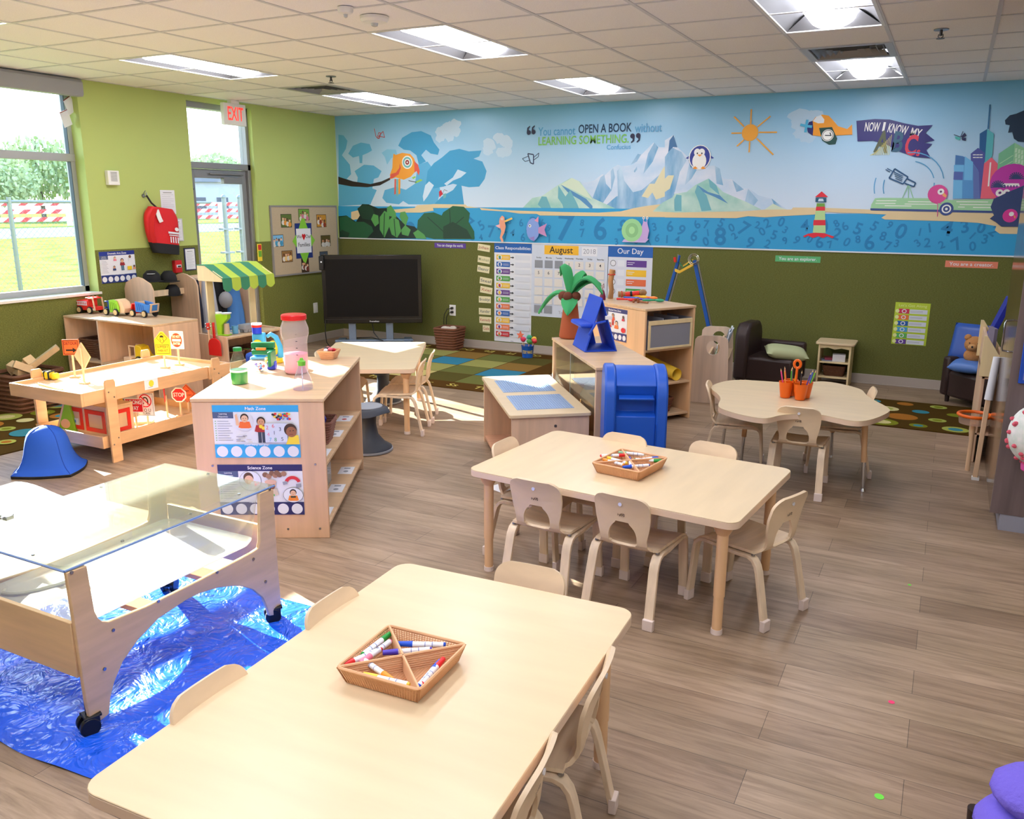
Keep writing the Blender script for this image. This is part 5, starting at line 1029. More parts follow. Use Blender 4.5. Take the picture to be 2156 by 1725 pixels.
# blocks in lower tray
RED_ = mat('toy_red', (226, 48, 38), .4); LIME = mat('toy_lime', (140, 196, 50), .4); TOYW = wood('toy_wood', (232, 196, 158), .06, (4, 20, 4)); TB = mat('toy_blue', (52, 120, 200), .4); TYL = mat('toy_yellow', (236, 196, 36), .4); TOR = mat('toy_orange', (240, 120, 40), .4)
t = thing('toy_garage', 'wooden toy garage with red framed openings in the lower tray', 'toy garage', (1.62, -5.28, .133)); 
b = B().m(TOYW).box(0, .46, 0, .02, 0, .2).box(0, .46, .2, .22, 0, .2).box(0, .02, .02, .2, 0, .2).box(.44, .46, .02, .2, 0, .2).box(0, .46, 0, .22, .2, .215); b.out('body', t, bevel=.002)
def framey(b, u0, u1, v0, v1, t_, h0, h1, pl='xz'):
    for q in ((u0, u1, v0, v0+t_), (u0, u1, v1-t_, v1), (u0, u0+t_, v0+t_, v1-t_), (u1-t_, u1, v0+t_, v1-t_)): b.prism([(q[0], q[2]), (q[1], q[2]), (q[1], q[3]), (q[0], q[3])], h0, h1, pl)
b = B().m(RED_); framey(b, .02, .2, .02, .18, .03, -.006, -.001); framey(b, .23, .44, .02, .18, .03, -.006, -.001); b.out('frame', t, bevel=.001)
b = B().m(RED_); framey(b, .03, .19, .02, .18, .028, .461, .466, 'yz'); b.out('side_frame', t, bevel=.001)
B().m(PAPER).box(.06, .15, -.004, -.001, .05, .1).m(TB).box(.09, .12, -.005, -.004, .065, .085).out('sticker', t, smooth=0)
t = thing('ramp_block', 'green triangular wooden ramp block at the left end of the lower tray', 'toy block', (1.62, -5.35, .133), .4)
B().m(LIME).prism([(0, 0), (.14, 0), (.1, .24), (.085, .24)], 0, .03, 'xz').out('panel', t, bevel=.002); B().m(TOYW).prism([(-.012, 0), (0, 0), (.085, .24), (.073, .245)], -.002, .034, 'xz').out('edge_strip', t); B().m(mat('toy_peach', (240, 186, 140), .5)).cyl((.065, -.002, .06), (.065, -.0005, .06), .035, seg=24).out('disc', t)
simple('toy_block', 'flat white sunlit wooden block lying in the lower tray', 'toy block', B().m(TOYW).box(-.07, .07, -.035, .035, 0, .02), (1.98, -4.9, .1335), .7, bevel=.003)
simple('toy_block', 'long wooden plank leaning in the right part of the lower tray', 'toy block', B().m(TOYW).box(-.14, .14, -.03, .03, 0, .02), (2.0, -4.7, .1335), -.5, bevel=.003)
# bee block
p = ZP(100, 799, .498); t = thing('bee_toy', 'yellow and black striped bee toy on the play table corner', 'toy', (p.x, p.y, .498), .3)
B().m(mat('bee_yellow', (246, 206, 40), .35)).box(-.07, -.02, -.035, .035, .004, .055).box(-.02, .045, -.035, .035, .004, .062).box(.045, .085, -.03, .03, .004, .05).out('body', t, bevel=.014)
B().m(BLACK).box(-.035, -.022, -.037, .037, .004, .062).box(-.005, .008, -.037, .037, .004, .066).box(.03, .042, -.037, .037, .004, .066).out('stripe', t, bevel=.006)
simple('wooden_dowel', 'thin pale dowel lying along the left end of the play table', 'dowel', B().m(TOYW).cyl((0, 0, .008), (.33, -.05, .008), .008), (1.62, -5.45, .498), 0)
# ---- toy road signs
def sign(base, z0, bc, w_, h_, yaw, lab, draw, bm_, shape='rect', back=False):
    p = ZP(*base, z0); zc = HZ((p.x, p.y), bc); t = thing('toy_road_sign', lab, 'toy sign', (p.x, p.y, z0), yaw, 'toy road signs'); hb = zc-z0
    B().m(TOYW).box(-.035, .035, -.022, .022, 0, .012).out('base', t, bevel=.003); B().m(TOYW).cyl((0, 0, .012), (0, 0, max(.05, hb+(.3*h_ if back else -.0))), .0075).out('post', t)
    sh = {'rect': [(-w_/2, -h_/2), (w_/2, -h_/2), (w_/2, h_/2), (-w_/2, h_/2)], 'dia': [(0, -h_/2), (w_/2, 0), (0, h_/2), (-w_/2, 0)], 'oct': [(w_/2*math.cos(PI/8+k*PI/4)*1.08, h_/2*math.sin(PI/8+k*PI/4)*1.08) for k in range(8)], 'tri': [(-w_/2, h_/2), (w_/2, h_/2), (0, -h_/2)],
          'pent': [(-w_/2, -h_/2), (w_/2, -h_/2), (w_/2, h_*.16), (.0+w_*.08, h_/2), (-w_*.08, h_/2), (-w_/2, h_*.16)]}[shape]
    yb = -.009 if not back else .009
    b = B().m(TOYW if back else bm_).at(0, 0, hb).prism([(u, v) for u, v in sh], yb-.004, yb+.004, 'xz'); bd = b.out('board', t, bevel=.001)
    if back: B().m(bm_).at(0, 0, hb).prism([(u*.99, v*.99) for u, v in sh], yb+.004, yb+.006, 'xz').out('face', bd, smooth=0); return t
    a = Art((0, yb-.004, hb), (1, 0, 0), (0, 0, 1), (0, -1, 0)); draw(a); a.out('face', bd, smooth=0); return t
SR, SY, SO_, SWT, SBK = mat('sign_red', (222, 30, 44), .4), mat('sign_yellow', (246, 204, 30), .4), mat('sign_orange', (236, 98, 48), .4), mat('sign_white', (236, 236, 240), .4), mat('sign_black', (24, 24, 26), .4)
def fr(a, w_, h_, m_, t_=.004, ins=.008):
    w2, h2 = w_/2-ins, h_/2-ins; a.line([(-w2, -h2), (w2, -h2), (w2, h2), (-w2, h2), (-w2, -h2)], t_, m_)
def d_slip(a):
    a.line([(0, .0), (.042, .042), (0, .084), (-.042, .042), (0, .0)], .003, SBK); a.rect(-.015, .048, .015, .058, SBK); a.rect(-.01, .056, .01, .063, SBK)
    a.line([(-.012, .044), (-.018, .034), (-.008, .026), (-.014, .016)], .003, SBK); a.line([(.012, .044), (.006, .034), (.016, .026), (.01, .016)], .003, SBK); a.line([(-.053, -.078), (.053, -.078), (.053, -.01), (-.053, -.01), (-.053, -.078)], .003, SBK)
    a.txt('SLIPPERY', 0, -.028, .03, SBK, width=.09); a.txt('WHEN WET', 0, -.057, .03, SBK, width=.085)
def d_dne(a): a.ell(0, 0, .045, .056, SR, 28); a.rect(-.036, -.01, .036, .01, SWT); a.txt('DO NOT', 0, .028, .026, SWT, width=.062, bold=.03); a.txt('ENTER', 0, -.028, .026, SWT, width=.06, bold=.03)
def d_det(a): fr(a, .115, .115, SBK); a.txt('DETOUR', 0, .028, .03, SBK, width=.09, bold=.01); a.rect(-.035, -.027, .015, -.015, SBK); a.poly([(.012, -.04), (.04, -.021), (.012, -.002)], SBK)
def d_ww(a): fr(a, .135, .1, SWT, .005, .001); a.txt('WRONG', 0, .022, .042, SWT, width=.12, bold=.03); a.txt('WAY', 0, -.022, .042, SWT, width=.07, bold=.03)
def d_nut(a):
    fr(a, .13, .175, SBK, .002, .006); a.ell(0, .028, .05, .05, SR, 28); a.ell(0, .028, .042, .042, SWT, 28); a.line([(-.02, .01), (-.02, .035), (-.008, .052), (.01, .052), (.02, .035), (.02, .0)], .009, SBK); a.poly([(-.032, .012), (-.008, .012), (-.02, -.008)], SBK); a.line([(-.034, .06), (.034, -.004)], .008, SR)
    a.txt('NO U', 0, -.045, .034, SBK, width=.075); a.txt('TURN', 0, -.069, .026, SBK, width=.06)
def d_yld(a): a.poly([(-.04, .048), (.04, .048), (0, -.03)], SWT); a.txt('YIELD', 0, .03, .02, SR, width=.04)
def d_stop(a): a.poly([(.052*1.0*math.cos(PI/8+k*PI/4), .052*math.sin(PI/8+k*PI/4)) for k in range(8)], SR); a.txt('STOP', 0, 0, .044, SWT, width=.085, bold=.02)
def d_soft(a): a.line([(0, -.066), (.066, 0), (0, .066), (-.066, 0), (0, -.066)], .003, SBK); a.txt('SOFT', .0, .016, .026, SBK, width=.05); a.txt('SHOULDER', .0, -.014, .022, SBK, width=.085)
def d_rx(a): a.ell(0, .02, .045, .045, SBK, 24); a.ell(0, .02, .038, .038, SY, 24); a.txt('R', .015, .02, .04, SBK, bold=.01); a.line([(-.03, .05), (.03, -.01)], .005, SBK)
U_ = .498; DZ = .133; YW0 = math.radians(24)
sign((348, 775), U_, 723, .125, .185, YW0, 'yellow SLIPPERY WHEN WET toy sign on the play table', d_slip, SY, 'pent')
sign((378, 769), U_, 716, .115, .14, YW0-.05, 'white and red DO NOT ENTER toy sign on the play table', d_dne, SWT)
sign((158, 795), U_, 731, .115, .115, .62, 'orange DETOUR toy sign with an arrow on the play table', d_det, SO_)
sign((178, 808), U_, 751, .15, .2, .1, 'diamond toy sign seen from its bare wooden back', d_det, SY, 'dia', True)
sign((252, 898), DZ, 857, .09, .13, .5, 'yellow railway crossing toy sign partly behind the play table leg', d_rx, SY)
sign((289, 903), DZ, 853, .135, .1, YW0, 'red WRONG WAY toy sign in the lower tray', d_ww, SR)
sign((313, 898), DZ, 851, .13, .175, YW0-.05, 'white NO U TURN toy sign in the lower tray', d_nut, SWT)
sign((354, 884), DZ, 832, .1, .115, -.75, 'red and white YIELD toy sign turned edgewise in the lower tray', d_yld, SR, 'tri')
sign((382, 877), DZ, 831, .115, .115, YW0, 'red octagonal STOP toy sign in the lower tray', d_stop, SWT, 'oct')
sign((398, 870), DZ, 828, .15, .15, YW0-.05, 'orange diamond toy sign behind the STOP sign', d_soft, SO_, 'dia')
# ---- rugs
def rug_round(name, pts, lab, seed):
    b = B().m(mat('rug_brown', (84, 62, 22), .95, spec=.05, noise=(260, .3)))
    b.prism([(p[0], p[1]) for p in pts], .0004, .008); a = Art((0, 0, .0082), (1, 0, 0), (0, 1, 0), (0, 0, 1)); a.bm.free(); a.bm = b.bm; a.ms = b.ms; a.h = .0002; a.step = .00006
    rr = random.Random(seed); U_x = (Vector(pts[1])-Vector(pts[0])); V_y = (Vector(pts[3])-Vector(pts[0])); LU, LV = U_x.length, V_y.length
    Cc = [mat('rug_%s' % k, c, .95, spec=.05, noise=(260, .2)) for k, c in (('olive', (128, 134, 38)), ('teal', (62, 134, 150)), ('cream', (212, 200, 140)), ('tan', (170, 110, 44)), ('lime', (168, 176, 84)))]
    ny = max(3, int(LV/.23)); nx_ = max(3, int(LU/.24))
    for i in range(nx_):
        for j in range(ny):
            u, v = (i+.5+(.25 if j % 2 else -.25))/nx_, (j+.5)/ny
            if not (.05 < u < .95): continue
            P_ = Vector(pts[0])+U_x*u+V_y*v; R_ = rr.choice((.07, .1, .125)); c1, c2, c3_ = rr.sample(Cc, 3)
            a.ell(P_.x, P_.y, R_, R_*.92, c1, 22)
            if rr.random() < .8: a.ell(P_.x, P_.y, R_*.55, R_*.5, c2, 18)
    # dark bound edge
    a.m(mat('rug_border', (70, 48, 20), .95))
    o = a.out(name, smooth=0); return tag(o, lab, 'rug')
rug_round('circle_rug', [(.08, -7.0), (1.33, -7.0), (1.5, -3.9), (.08, -3.9)], 'brown rug with teal and cream circles under the window', 4)
rug_round('circle_rug', [(6.3, -1.78), (7.66, -1.78), (7.66, -.72), (6.3, -.72)], 'brown rug with coloured circles in front of the reading chairs on the right', 9)
# letter rug: square grid
b = B().m(mat('letter_rug_border', (92, 62, 24), .95, spec=.05, noise=(240, .25))); q0, q1, q2, q3 = (.95, -.1), (3.62, -.1), (3.62, -2.22), (.95, -2.22)
b.prism([q0, q3, q2, q1], .0004, .008); a = Art((0, 0, .0082), (1, 0, 0), (0, 1, 0), (0, 0, 1)); a.bm.free(); a.bm = b.bm; a.ms = b.ms; a.h = .0002; a.step = .00006
cc = [(160, 156, 88), (112, 114, 60), (146, 112, 56), (206, 188, 120), (60, 132, 160), (92, 84, 40), (176, 170, 90)]
LM = [mat('letter_rug_%d' % k, c, .95, spec=.05, noise=(240, .18)) for k, c in enumerate(cc)]; lay = ['0235104', '2501432', '5140253', '3021540', '4350123', '1203451']
ix0, ix1, iy0, iy1 = 1.2, 3.37, -1.97, -.35; nx_, ny = 5, 4
a.up()
for i in range(nx_):
    for j in range(ny):
        x0, x1 = ix0+(ix1-ix0)*i/nx_+.006, ix0+(ix1-ix0)*(i+1)/nx_-.006; y0, y1 = iy0+(iy1-iy0)*j/ny+.006, iy0+(iy1-iy0)*(j+1)/ny-.006; a.m(LM[int(lay[j][i])]); a.f([a.v(a.P(*q)) for q in ((x0, y0), (x1, y0), (x1, y1), (x0, y1))])
LY = mat('rug_letter_yellow', (206, 190, 90), .95)
for k, s_ in enumerate('Mm Nn Oo Pp Qq Rr Ss Tt'.split()): a.txt(s_, 1.15+.31*k, -2.1, .15, LY, rot=0)
for k, s_ in enumerate('Aa Bb Cc Dd Ee Ff Gg Hh'.split()): a.txt(s_, 1.15+.31*k, -.22, .15, LY, rot=PI)
o = a.out('letter_rug', smooth=0); tag(o, 'green and brown checked alphabet rug in front of the calendar', 'rug')
# ---- low shelf with trucks
SH = .742; s0 = (.05, -4.12); sl, sd = 1.24, .47
sh = thing('low_shelf', 'low light wood shelf under the window with toy trucks on top', 'shelf', (s0[0], s0[1], 0), -.03)
PNL = PLY
B().m(PLYH).box(0, sl, 0, sd, SH-.018, SH).out('top_panel', sh, bevel=.003)
for x in (0, sl-.018, .47): B().m(PNL).box(x, x+.018, .002, sd-.002, .0, SH-.019).out('side_panel' if x != .47 else 'divider', sh, bevel=.002)
B().m(PLYH).box(.018, sl-.018, .004, sd-.01, .33, .348).out('shelf_board', sh, bevel=.002); B().m(PLYH).box(.018, sl-.018, .004, sd-.01, .03, .048).out('bottom_board', sh, bevel=.002); B().m(PNL).box(.49, sl-.018, sd-.012, sd-.006, .05, SH-.02).out('back_panel', sh, smooth=0)
WB = mat('brown_wicker', (112, 72, 48), .7, bump=(160, .9)); 
def basket(lab, loc, rz, w_, d_, h_, mt=None, grp=None, items=None, flare=.82):
    mt = mt or WB; t = thing('wicker_basket', lab, 'basket', loc, rz, grp); n = 9; b = B().m(mt)
    for k in range(n): f = flare+(1-flare)*k/(n-1); z = .004+(h_-.008)*k/(n-1); b.tube([(x*f, y*f, z) for x, y in rrect(w_/2, d_/2, min(w_, d_)*.12, 3)], h_/n*.52, 5, True)
    b.out('woven_wall', t); B().m(mt).prism([(x*flare, y*flare) for x, y in rrect(w_/2, d_/2, .01, 2)], .002, .008).out('base', t, smooth=0)
    B().m(mt).tube([(x, y, h_) for x, y in rrect(w_/2, d_/2, min(w_, d_)*.12, 3)], h_*.045, 6, True).out('rim', t); return t
cs, sn = math.cos(-.03), math.sin(-.03)
def SL(x, y): return (s0[0]+x*cs-y*sn, s0[1]+x*sn+y*cs)
basket('large dark wicker basket in the left bay of the low shelf', (*SL(.2, .26), .35), -.03, .28, .36, .17); basket('smaller dark wicker basket beside the divider of the low shelf', (*SL(.39, .2), .35), -.03, .14, .3, .14)
# trucks
WHB, WHW = mat('tyre_black', (20, 20, 22), .5), wood('wheel_wood', (228, 196, 140), .06, (10, 10, 10))
def wheels(t, xs, hw, r=.033):
    for x in xs:
        for s_ in (-1, 1): o = B().m(WHB).cyl((x, s_*hw, r), (x, s_*(hw+.018), r), r, seg=24).out('wheel', t, bevel=.003); B().m(WHW).cyl((x, s_*(hw+.017), r), (x, s_*(hw+.021), r), r*.72, seg=20).out('hubcap', o)
def truck_at(px, py, lab, rz): p = ZP(px, py, SH); return thing('toy_truck', lab, 'toy truck', (p.x, p.y, SH+.001), rz, 'wooden toy trucks')
HW_ = .05
t = truck_at(192, 659, 'red wooden toy fire truck, leftmost on the low shelf', .06)
B().m(RED_).box(-.12, .03, -HW_, HW_, .03, .12).box(.03, .11, -HW_+.004, HW_-.004, .03, .065).box(.03, .04, -HW_, HW_, .065, .14).box(.0, .1, -HW_, HW_, .138, .15).out('body', t, bevel=.004)
for s_ in (-1, 1): B().m(TOYW).prism([(.035, .03), (.12, .03), (.105, .148), (.035, .148), (.035, .138), (.094, .138), (.106, .05), (.035, .05)], s_*HW_-.005, s_*HW_+.005, 'xz').out('cab_frame', t, bevel=.001)
b = B().m(mat('ladder_white', (226, 220, 226), .4))
for z in (.075, .105): b.box(-.11, .02, -HW_-.006, -HW_-.001, z, z+.007)
for k in range(6): b.box(-.1+.022*k, -.094+.022*k, -HW_-.006, -HW_-.001, .075, .112)
b.out('ladder', t); B().m(RED_).cyl((.03, -.03, .15), (.03, -.03, .158), .01).cyl((.05, 0, .15), (.05, 0, .158), .01).cyl((.07, .03, .15), (.07, .03, .158), .01).out('beacon', t); wheels(t, (-.075, .06), HW_)
t = truck_at(252, 664, 'green and blue wooden toy dustbin lorry, middle of the low shelf', .0)
NVY = mat('toy_navy', (24, 56, 130), .4); B().m(NVY).box(-.13, -.09, -HW_, HW_, .03, .05).box(-.09, -.065, -HW_, HW_, .03, .125).box(-.13, -.07, -HW_, HW_, .118, .13).box(-.13, -.115, -HW_, HW_, .04, .075).out('cab', t, bevel=.003)
for s_ in (-1, 1): B().m(LIME).prism([(-.06, .03), (.06, .03), (.07, .08), (.045, .135), (-.0, .15), (-.06, .14)], s_*HW_-.006, s_*HW_+.006, 'xz').out('hopper_side', t, bevel=.002)
B().m(TOYW).prism([(-.055, .03), (.12, .03), (.13, .07), (.1, .13), (.05, .155), (-.055, .14)], -HW_+.008, HW_-.008, 'xz').out('hopper', t, bevel=.003)
B().m(mat('lime_dark', (110, 160, 40), .4)).box(-.045, -.035, -HW_-.008, -HW_-.006, .05, .125).box(-.02, -.01, -HW_-.008, -HW_-.006, .05, .125).box(.005, .015, -HW_-.008, -HW_-.006, .05, .12).box(.03, .04, -HW_-.008, -HW_-.006, .05, .11).out('rib', t); wheels(t, (-.1, .03), HW_)
t = truck_at(307, 667, 'red and blue wooden toy dump truck, rightmost on the low shelf', .02)
B().m(RED_).box(-.13, -.06, -HW_, HW_, .03, .055).prism([(-.13, .055), (-.115, .12), (-.06, .12), (-.06, .112), (-.105, .112), (-.118, .06)], -HW_, HW_, 'xz').box(-.075, -.06, -HW_, HW_, .055, .12).out('cab', t, bevel=.003)
for s_ in (-1, 1): B().m(TB).prism([(-.06, .045), (.11, .045), (.13, .12), (.08, .115), (.03, .13), (-.06, .14)], s_*HW_-.006, s_*HW_+.006, 'xz').out('dump_side', t, bevel=.002)
B().m(TOYW).box(-.05, .11, -HW_+.006, HW_-.006, .045, .06).prism([(.1, .05), (.115, .05), (.135, .125), (.12, .125)], -HW_, HW_, 'xz').box(-.058, -.045, -HW_+.006, HW_-.006, .06, .135).out('dump_bed', t, bevel=.002)
B().m(TB).prism([(.117, .06), (.119, .06), (.133, .115), (.131, .115)], -.03, .03, 'xz').out('tail_panel', t); B().m(mat('toy_blue_dark', (36, 96, 176), .4)).box(-.04, -.03, -HW_-.008, -HW_-.006, .06, .12).box(-.015, -.005, -HW_-.008, -HW_-.006, .06, .12).box(.01, .02, -HW_-.008, -HW_-.006, .06, .115).box(.035, .045, -HW_-.008, -HW_-.006, .06, .11).out('rib', t); wheels(t, (-.095, .055), HW_)
x_, y_ = SL(.86, .16); t = thing('toy_digger', 'yellow wooden toy digger on the middle board of the low shelf', 'toy truck', (x_, y_, .349), -.03)
B().m(TYL).prism([(-.06, .03), (.13, .03), (.13, .07), (.06, .09), (.02, .16), (-.04, .17), (-.06, .14)], -.045, .045, 'xz').out('body', t, bevel=.004); b = B().m(TOYW); framey(b, -.14, -.05, .05, .16, .012, -.045, -.033); b.out('cab_frame', t); b = B().m(TOYW); framey(b, -.14, -.05, .05, .16, .012, .033, .045); b.out('cab_frame', t)
B().m(TOYW).box(-.2, -.1, -.06, .06, .0, .05).out('bucket', t, bevel=.006); wheels(t, (.0, .1), .045, .036)
# block basket at the far left
t = basket('big dark wicker basket heaped with wooden blocks at the left wall', (.24, -4.66, 0), .05, .38, .46, .33)
BW = wood('block_wood', (214, 184, 140), .08, (10, 10, 10)); rr = random.Random(6)
for k, (x, y, z, sx_, sy_, sz_, ex, ey, ez, lab) in enumerate(((.3, -4.55, .42, .22, .045, .03, .1, -.62, .9, 'long wooden block sticking up out of the basket'), (.2, -4.72, .37, .07, .05, .04, .4, .3, .3, 'chunky wooden block at the front of the heap'), (.3, -4.72, .38, .09, .035, .04, -.3, .5, 1.1, 'wooden block leaning against the basket rim'), (.22, -4.6, .4, .05, .05, .05, .5, .7, .2, 'wooden block on top of the heap'), (.14, -4.66, .35, .1, .04, .035, .2, -.5, .4, 'wooden block at the left of the heap'), (.26, -4.66, .33, .12, .06, .04, .1, .2, 1.4, 'flat wooden block inside the basket'))):
    o = B().m(BW).box(-sx_, sx_, -sy_, sy_, -sz_, sz_).out('wooden_block', bevel=.004); o.location = (x, y, z); o.rotation_euler = (ex, ey, ez); o.scale = (.8, .8, .8); tag(o, lab, 'block', 'wooden blocks in the big basket')
# ---- dress up rack
rk = thing('dress_up_rack', 'wooden dress up rack with arched side panels along the window wall', 'rack', (.03, -3.42, 0))
AP = lambda x0, x1, z1: [(x0, 0), (x1, 0), (x1, z1-.12), (x1-.03, z1-.06), ((x0+x1)/2+.06, z1-.01), ((x0+x1)/2, z1), ((x0+x1)/2-.06, z1-.01), (x0+.03, z1-.06), (x0, z1-.12)]
for y in (0, .55, 1.3): B().m(PNL).prism(AP(0, .4, 1.05), y, y+.018, 'xz').out('side_panel', rk, bevel=.002, smooth=30)
B().m(BIRCH).box(.19, .21, .018, .55, .84, .9).box(.19, .21, .568, 1.3, .95, 1.0).out('rail', rk, bevel=.002); B().m(PNL).box(.02, .38, .018, .55, .4, .418).box(.02, .38, .018, 1.3, .08, .098).out('shelf_board', rk, bevel=.002); B().m(PNL).box(.002, .012, .568, 1.3, .1, 1.0).out('back_panel', rk, smooth=0)
def garment(lab, loc, w_, d_, h_, m_, rz=0, tap=.6, name='costume'):
    b = B().m(m_); rr = random.Random(hash(lab) % 99 if False else len(lab)); f_ = [rr.uniform(0, 6) for _ in range(4)]
    b.sheet(lambda u, v: ((d_/2)*math.cos(2*PI*u)*(1+.22*math.sin(5*2*PI*u+f_[0])*v)*(tap+(1-tap)*v), (w_/2)*math.sin(2*PI*u)*(1+.1*math.sin(7*2*PI*u+f_[1])*v)*(tap+(1-tap)*min(1, v*1.6)), -h_*v), 28, 12, True)
    b.f([b.v(((d_/2)*math.cos(2*PI*k/20)*tap*.8, (w_/2)*math.sin(2*PI*k/20)*tap*.8, .012)) for k in range(20)])
    o = b.out(name, smooth=70); o.location = loc; o.rotation_euler = (0, 0, rz); return tag(o, lab, 'costume', 'costumes on the rack')
garment('navy cloth costume hanging next to the white coat', (.26, -2.74, .97), .14, .1, .5, mat('navy_cloth', (22, 28, 54), .8)); garment('white coat with a black button hanging on the rack', (.27, -2.58, 1.03), .2, .14, .62, mat('white_cloth', (196, 200, 214), .8)); garment('bright blue dress hanging at the right of the rack', (.3, -2.26, .9), .24, .16, .52, mat('blue_cloth', (74, 132, 206), .75)); garment('black costume hanging behind the stall', (.26, -2.42, .96), .18, .12, .4, mat('black_cloth', (24, 24, 28), .8))
simple('costume_helmet', 'grey padded helmet hanging between black and blue costumes', 'helmet', B().m(mat('grey_cloth', (150, 152, 160), .6)).blob((0, 0, 0), (.07, .075, .09)), (.36, -2.43, .74), 0)
def hat(lab, loc, r, m_, brim=.0): 
    t = thing('hat', lab, 'hat', loc, .4, 'hats on the rack'); B().m(m_).lathe([(r, 0), (r*1.02, .03), (r*.9, .075), (r*.5, .11), (.002, .115)], seg=22).out('crown', t, smooth=70); B().m(m_).lathe([(r*.98, 0), (r*(1.25+brim), .004), (r*(1.25+brim), .008), (r*.98, .012)], seg=22, cap=False).out('brim', t); return t
h_ = hat('black cap with a white label on top of the rack', (.17, -3.2, .985), .085, mat('black_cloth'), .1); B().m(PAPER).box(.0, .06, -.09, -.04, .082, .085).out('white_label', h_)
hat('second black hat hanging right of the capped one', (.2, -3.02, .97), .08, mat('black_cloth'), .1); hat('lower black hat beside the rack rail', (.22, -3.0, .83), .075, mat('black_cloth'), 0)
hat('black cap with red lettering above the blue dress', (.33, -2.33, .93), .09, mat('black_cloth'), .1)
simple('toy_cape', 'dark folded costume lying on the rack shelf with purple trim', 'costume', B().m(mat('navy_cloth')).blob((0, 0, .08), (.12, .16, .09), 16, 8, .08).m(mat('purple_trim', (120, 50, 150), .6)).blob((.06, -.06, .03), (.06, .08, .03)), (.22, -3.12, .42))
simple('red_prop', 'flat red toy lying on the shelf of the rack', 'toy', B().m(RED_).prism(rrect(.09, .05, .03), 0, .02), (.27, -2.98, .42), .4, bevel=.004)
# ---- market stall
mk = thing('market_stall', 'wooden market stall with a striped green scalloped awning', 'market stall', (1.14, -3.545, 0), .0); ml, md_, mh = .72, .34, .56
CRM = wood('cream_wood', (236, 214, 166), .05, (20, 20, 2)); 
B().m(PLYH).box(0, md_, .018, ml-.018, mh-.02, mh).out('counter', mk, bevel=.003)
for y in (0, ml-.018): B().m(PNL).prism([(0, 0), (md_+.012, 0), (md_+.012, mh+.01), (0, mh+.022)], y, y+.018, 'xz').out('side_panel', mk, bevel=.003)
B().m(PLYH).box(0, md_, .018, ml-.018, .28, .296).out('shelf_board', mk, bevel=.002); B().m(PLYH).box(0, md_, .018, ml-.018, .05, .066).out('bottom_board', mk, bevel=.002); B().m(PNL).box(0, .01, .018, ml-.018, .05, mh-.02).out('back_panel', mk, smooth=0)
p1, p2 = XP(436, 700, 1.24), XP(534, 690, 1.24)
for y in (.07, .60): B().m(CRM).box(.06, .08, y, y+.075, mh, 1.12).out('post', mk, bevel=.002)
for y in (.045, .675): B().m(CRM).prism([(.0, 1.06), (.3, 1.06), (.3, 1.10), (.1, 1.2), (0, 1.2)], y, y+.016, 'xz').out('gable', mk, bevel=.002)
cols_ = [mat('awning_dark', (58, 132, 100), .8), mat('awning_light', (176, 200, 74), .8)]
b = B(); path = [(-.01, 1.203), (.1, 1.203), (.16, 1.17), (.24, 1.125), (.31, 1.09)]
for k in range(6):
    y0 = .04+.11*k; y1 = y0+.11; b.m(cols_[k % 2]); pr = None
    for x, z in path:
        r_ = (b.v((x, y0, z)), b.v((x, y1, z)))
        if pr: b.f([pr[0], r_[0], r_[1], pr[1]])
        pr = r_
    n = 8; top = [b.v((.313, y0+(y1-y0)*q/n, 1.088)) for q in range(n+1)]; bot = [b.v((.318, y0+(y1-y0)*q/n, 1.0-.03*math.sin(PI*q/n))) for q in range(n+1)]
    for q in range(n): b.f([top[q], top[q+1], bot[q+1], bot[q]])
b.out('awning', mk, solid=.003, smooth=50)
zc = mh+.001; mx_, my_ = 1.14, -3.545
t = thing('toy_coffee_maker', 'lime green toy coffee maker on the stall counter', 'toy', (mx_+.2, my_+.12, zc), .3); B().m(mat('lime_plastic', (160, 214, 40), .35)).prism([(-.05, 0), (-.01, 0), (.0, .1), (.06, .16), (.06, .2), (-.06, .2)], -.035, .035, 'xz').box(-.05, .06, -.04, .04, 0, .012).out('body', t, bevel=.006); B().m(WHITE).cyl((-.04, 0, .2), (-.04, 0, .215), .03).cyl((.035, 0, .2), (.035, 0, .21), .045, .05).out('lid', t); B().m(mat('beige_plastic', (196, 176, 150), .4)).cyl((.03, 0, .012), (.03, 0, .11), .028, .024).out('jug', t)
t = thing('toy_mug', 'light blue toy mug on the stall counter', 'mug', (mx_+.22, my_+.24, zc)); MU = mat('mug_blue', (108, 178, 226), .35); B().m(MU).lathe([(.02, .001), (.026, .001), (.031, .075), (.028, .075), (.023, .008), (.001, .008)], seg=20, cap=False).out('cup', t); B().m(MU).tube([(-.02, -.02, .06), (-.036, -.036, .058), (-.04, -.04, .035), (-.02, -.022, .018)], .005).out('handle', t)
simple('egg_carton', 'grey moulded egg carton on the stall counter', 'egg carton', B().m(mat('grey_pulp', (158, 160, 166), .9)).prism(rrect(.05, .075, .02), .03, .075).lathe([(.02, 0), (.024, .03)], (-.025, -.04, 0), 10).lathe([(.02, 0), (.024, .03)], (.025, -.04, 0), 10).lathe([(.02, 0), (.024, .03)], (-.025, .04, 0), 10).lathe([(.02, 0), (.024, .03)], (.025, .04, 0), 10).lathe([(.02, 0), (.024, .03)], (.025, 0, 0), 10), (mx_+.23, my_+.38, zc), .0, bevel=.004)
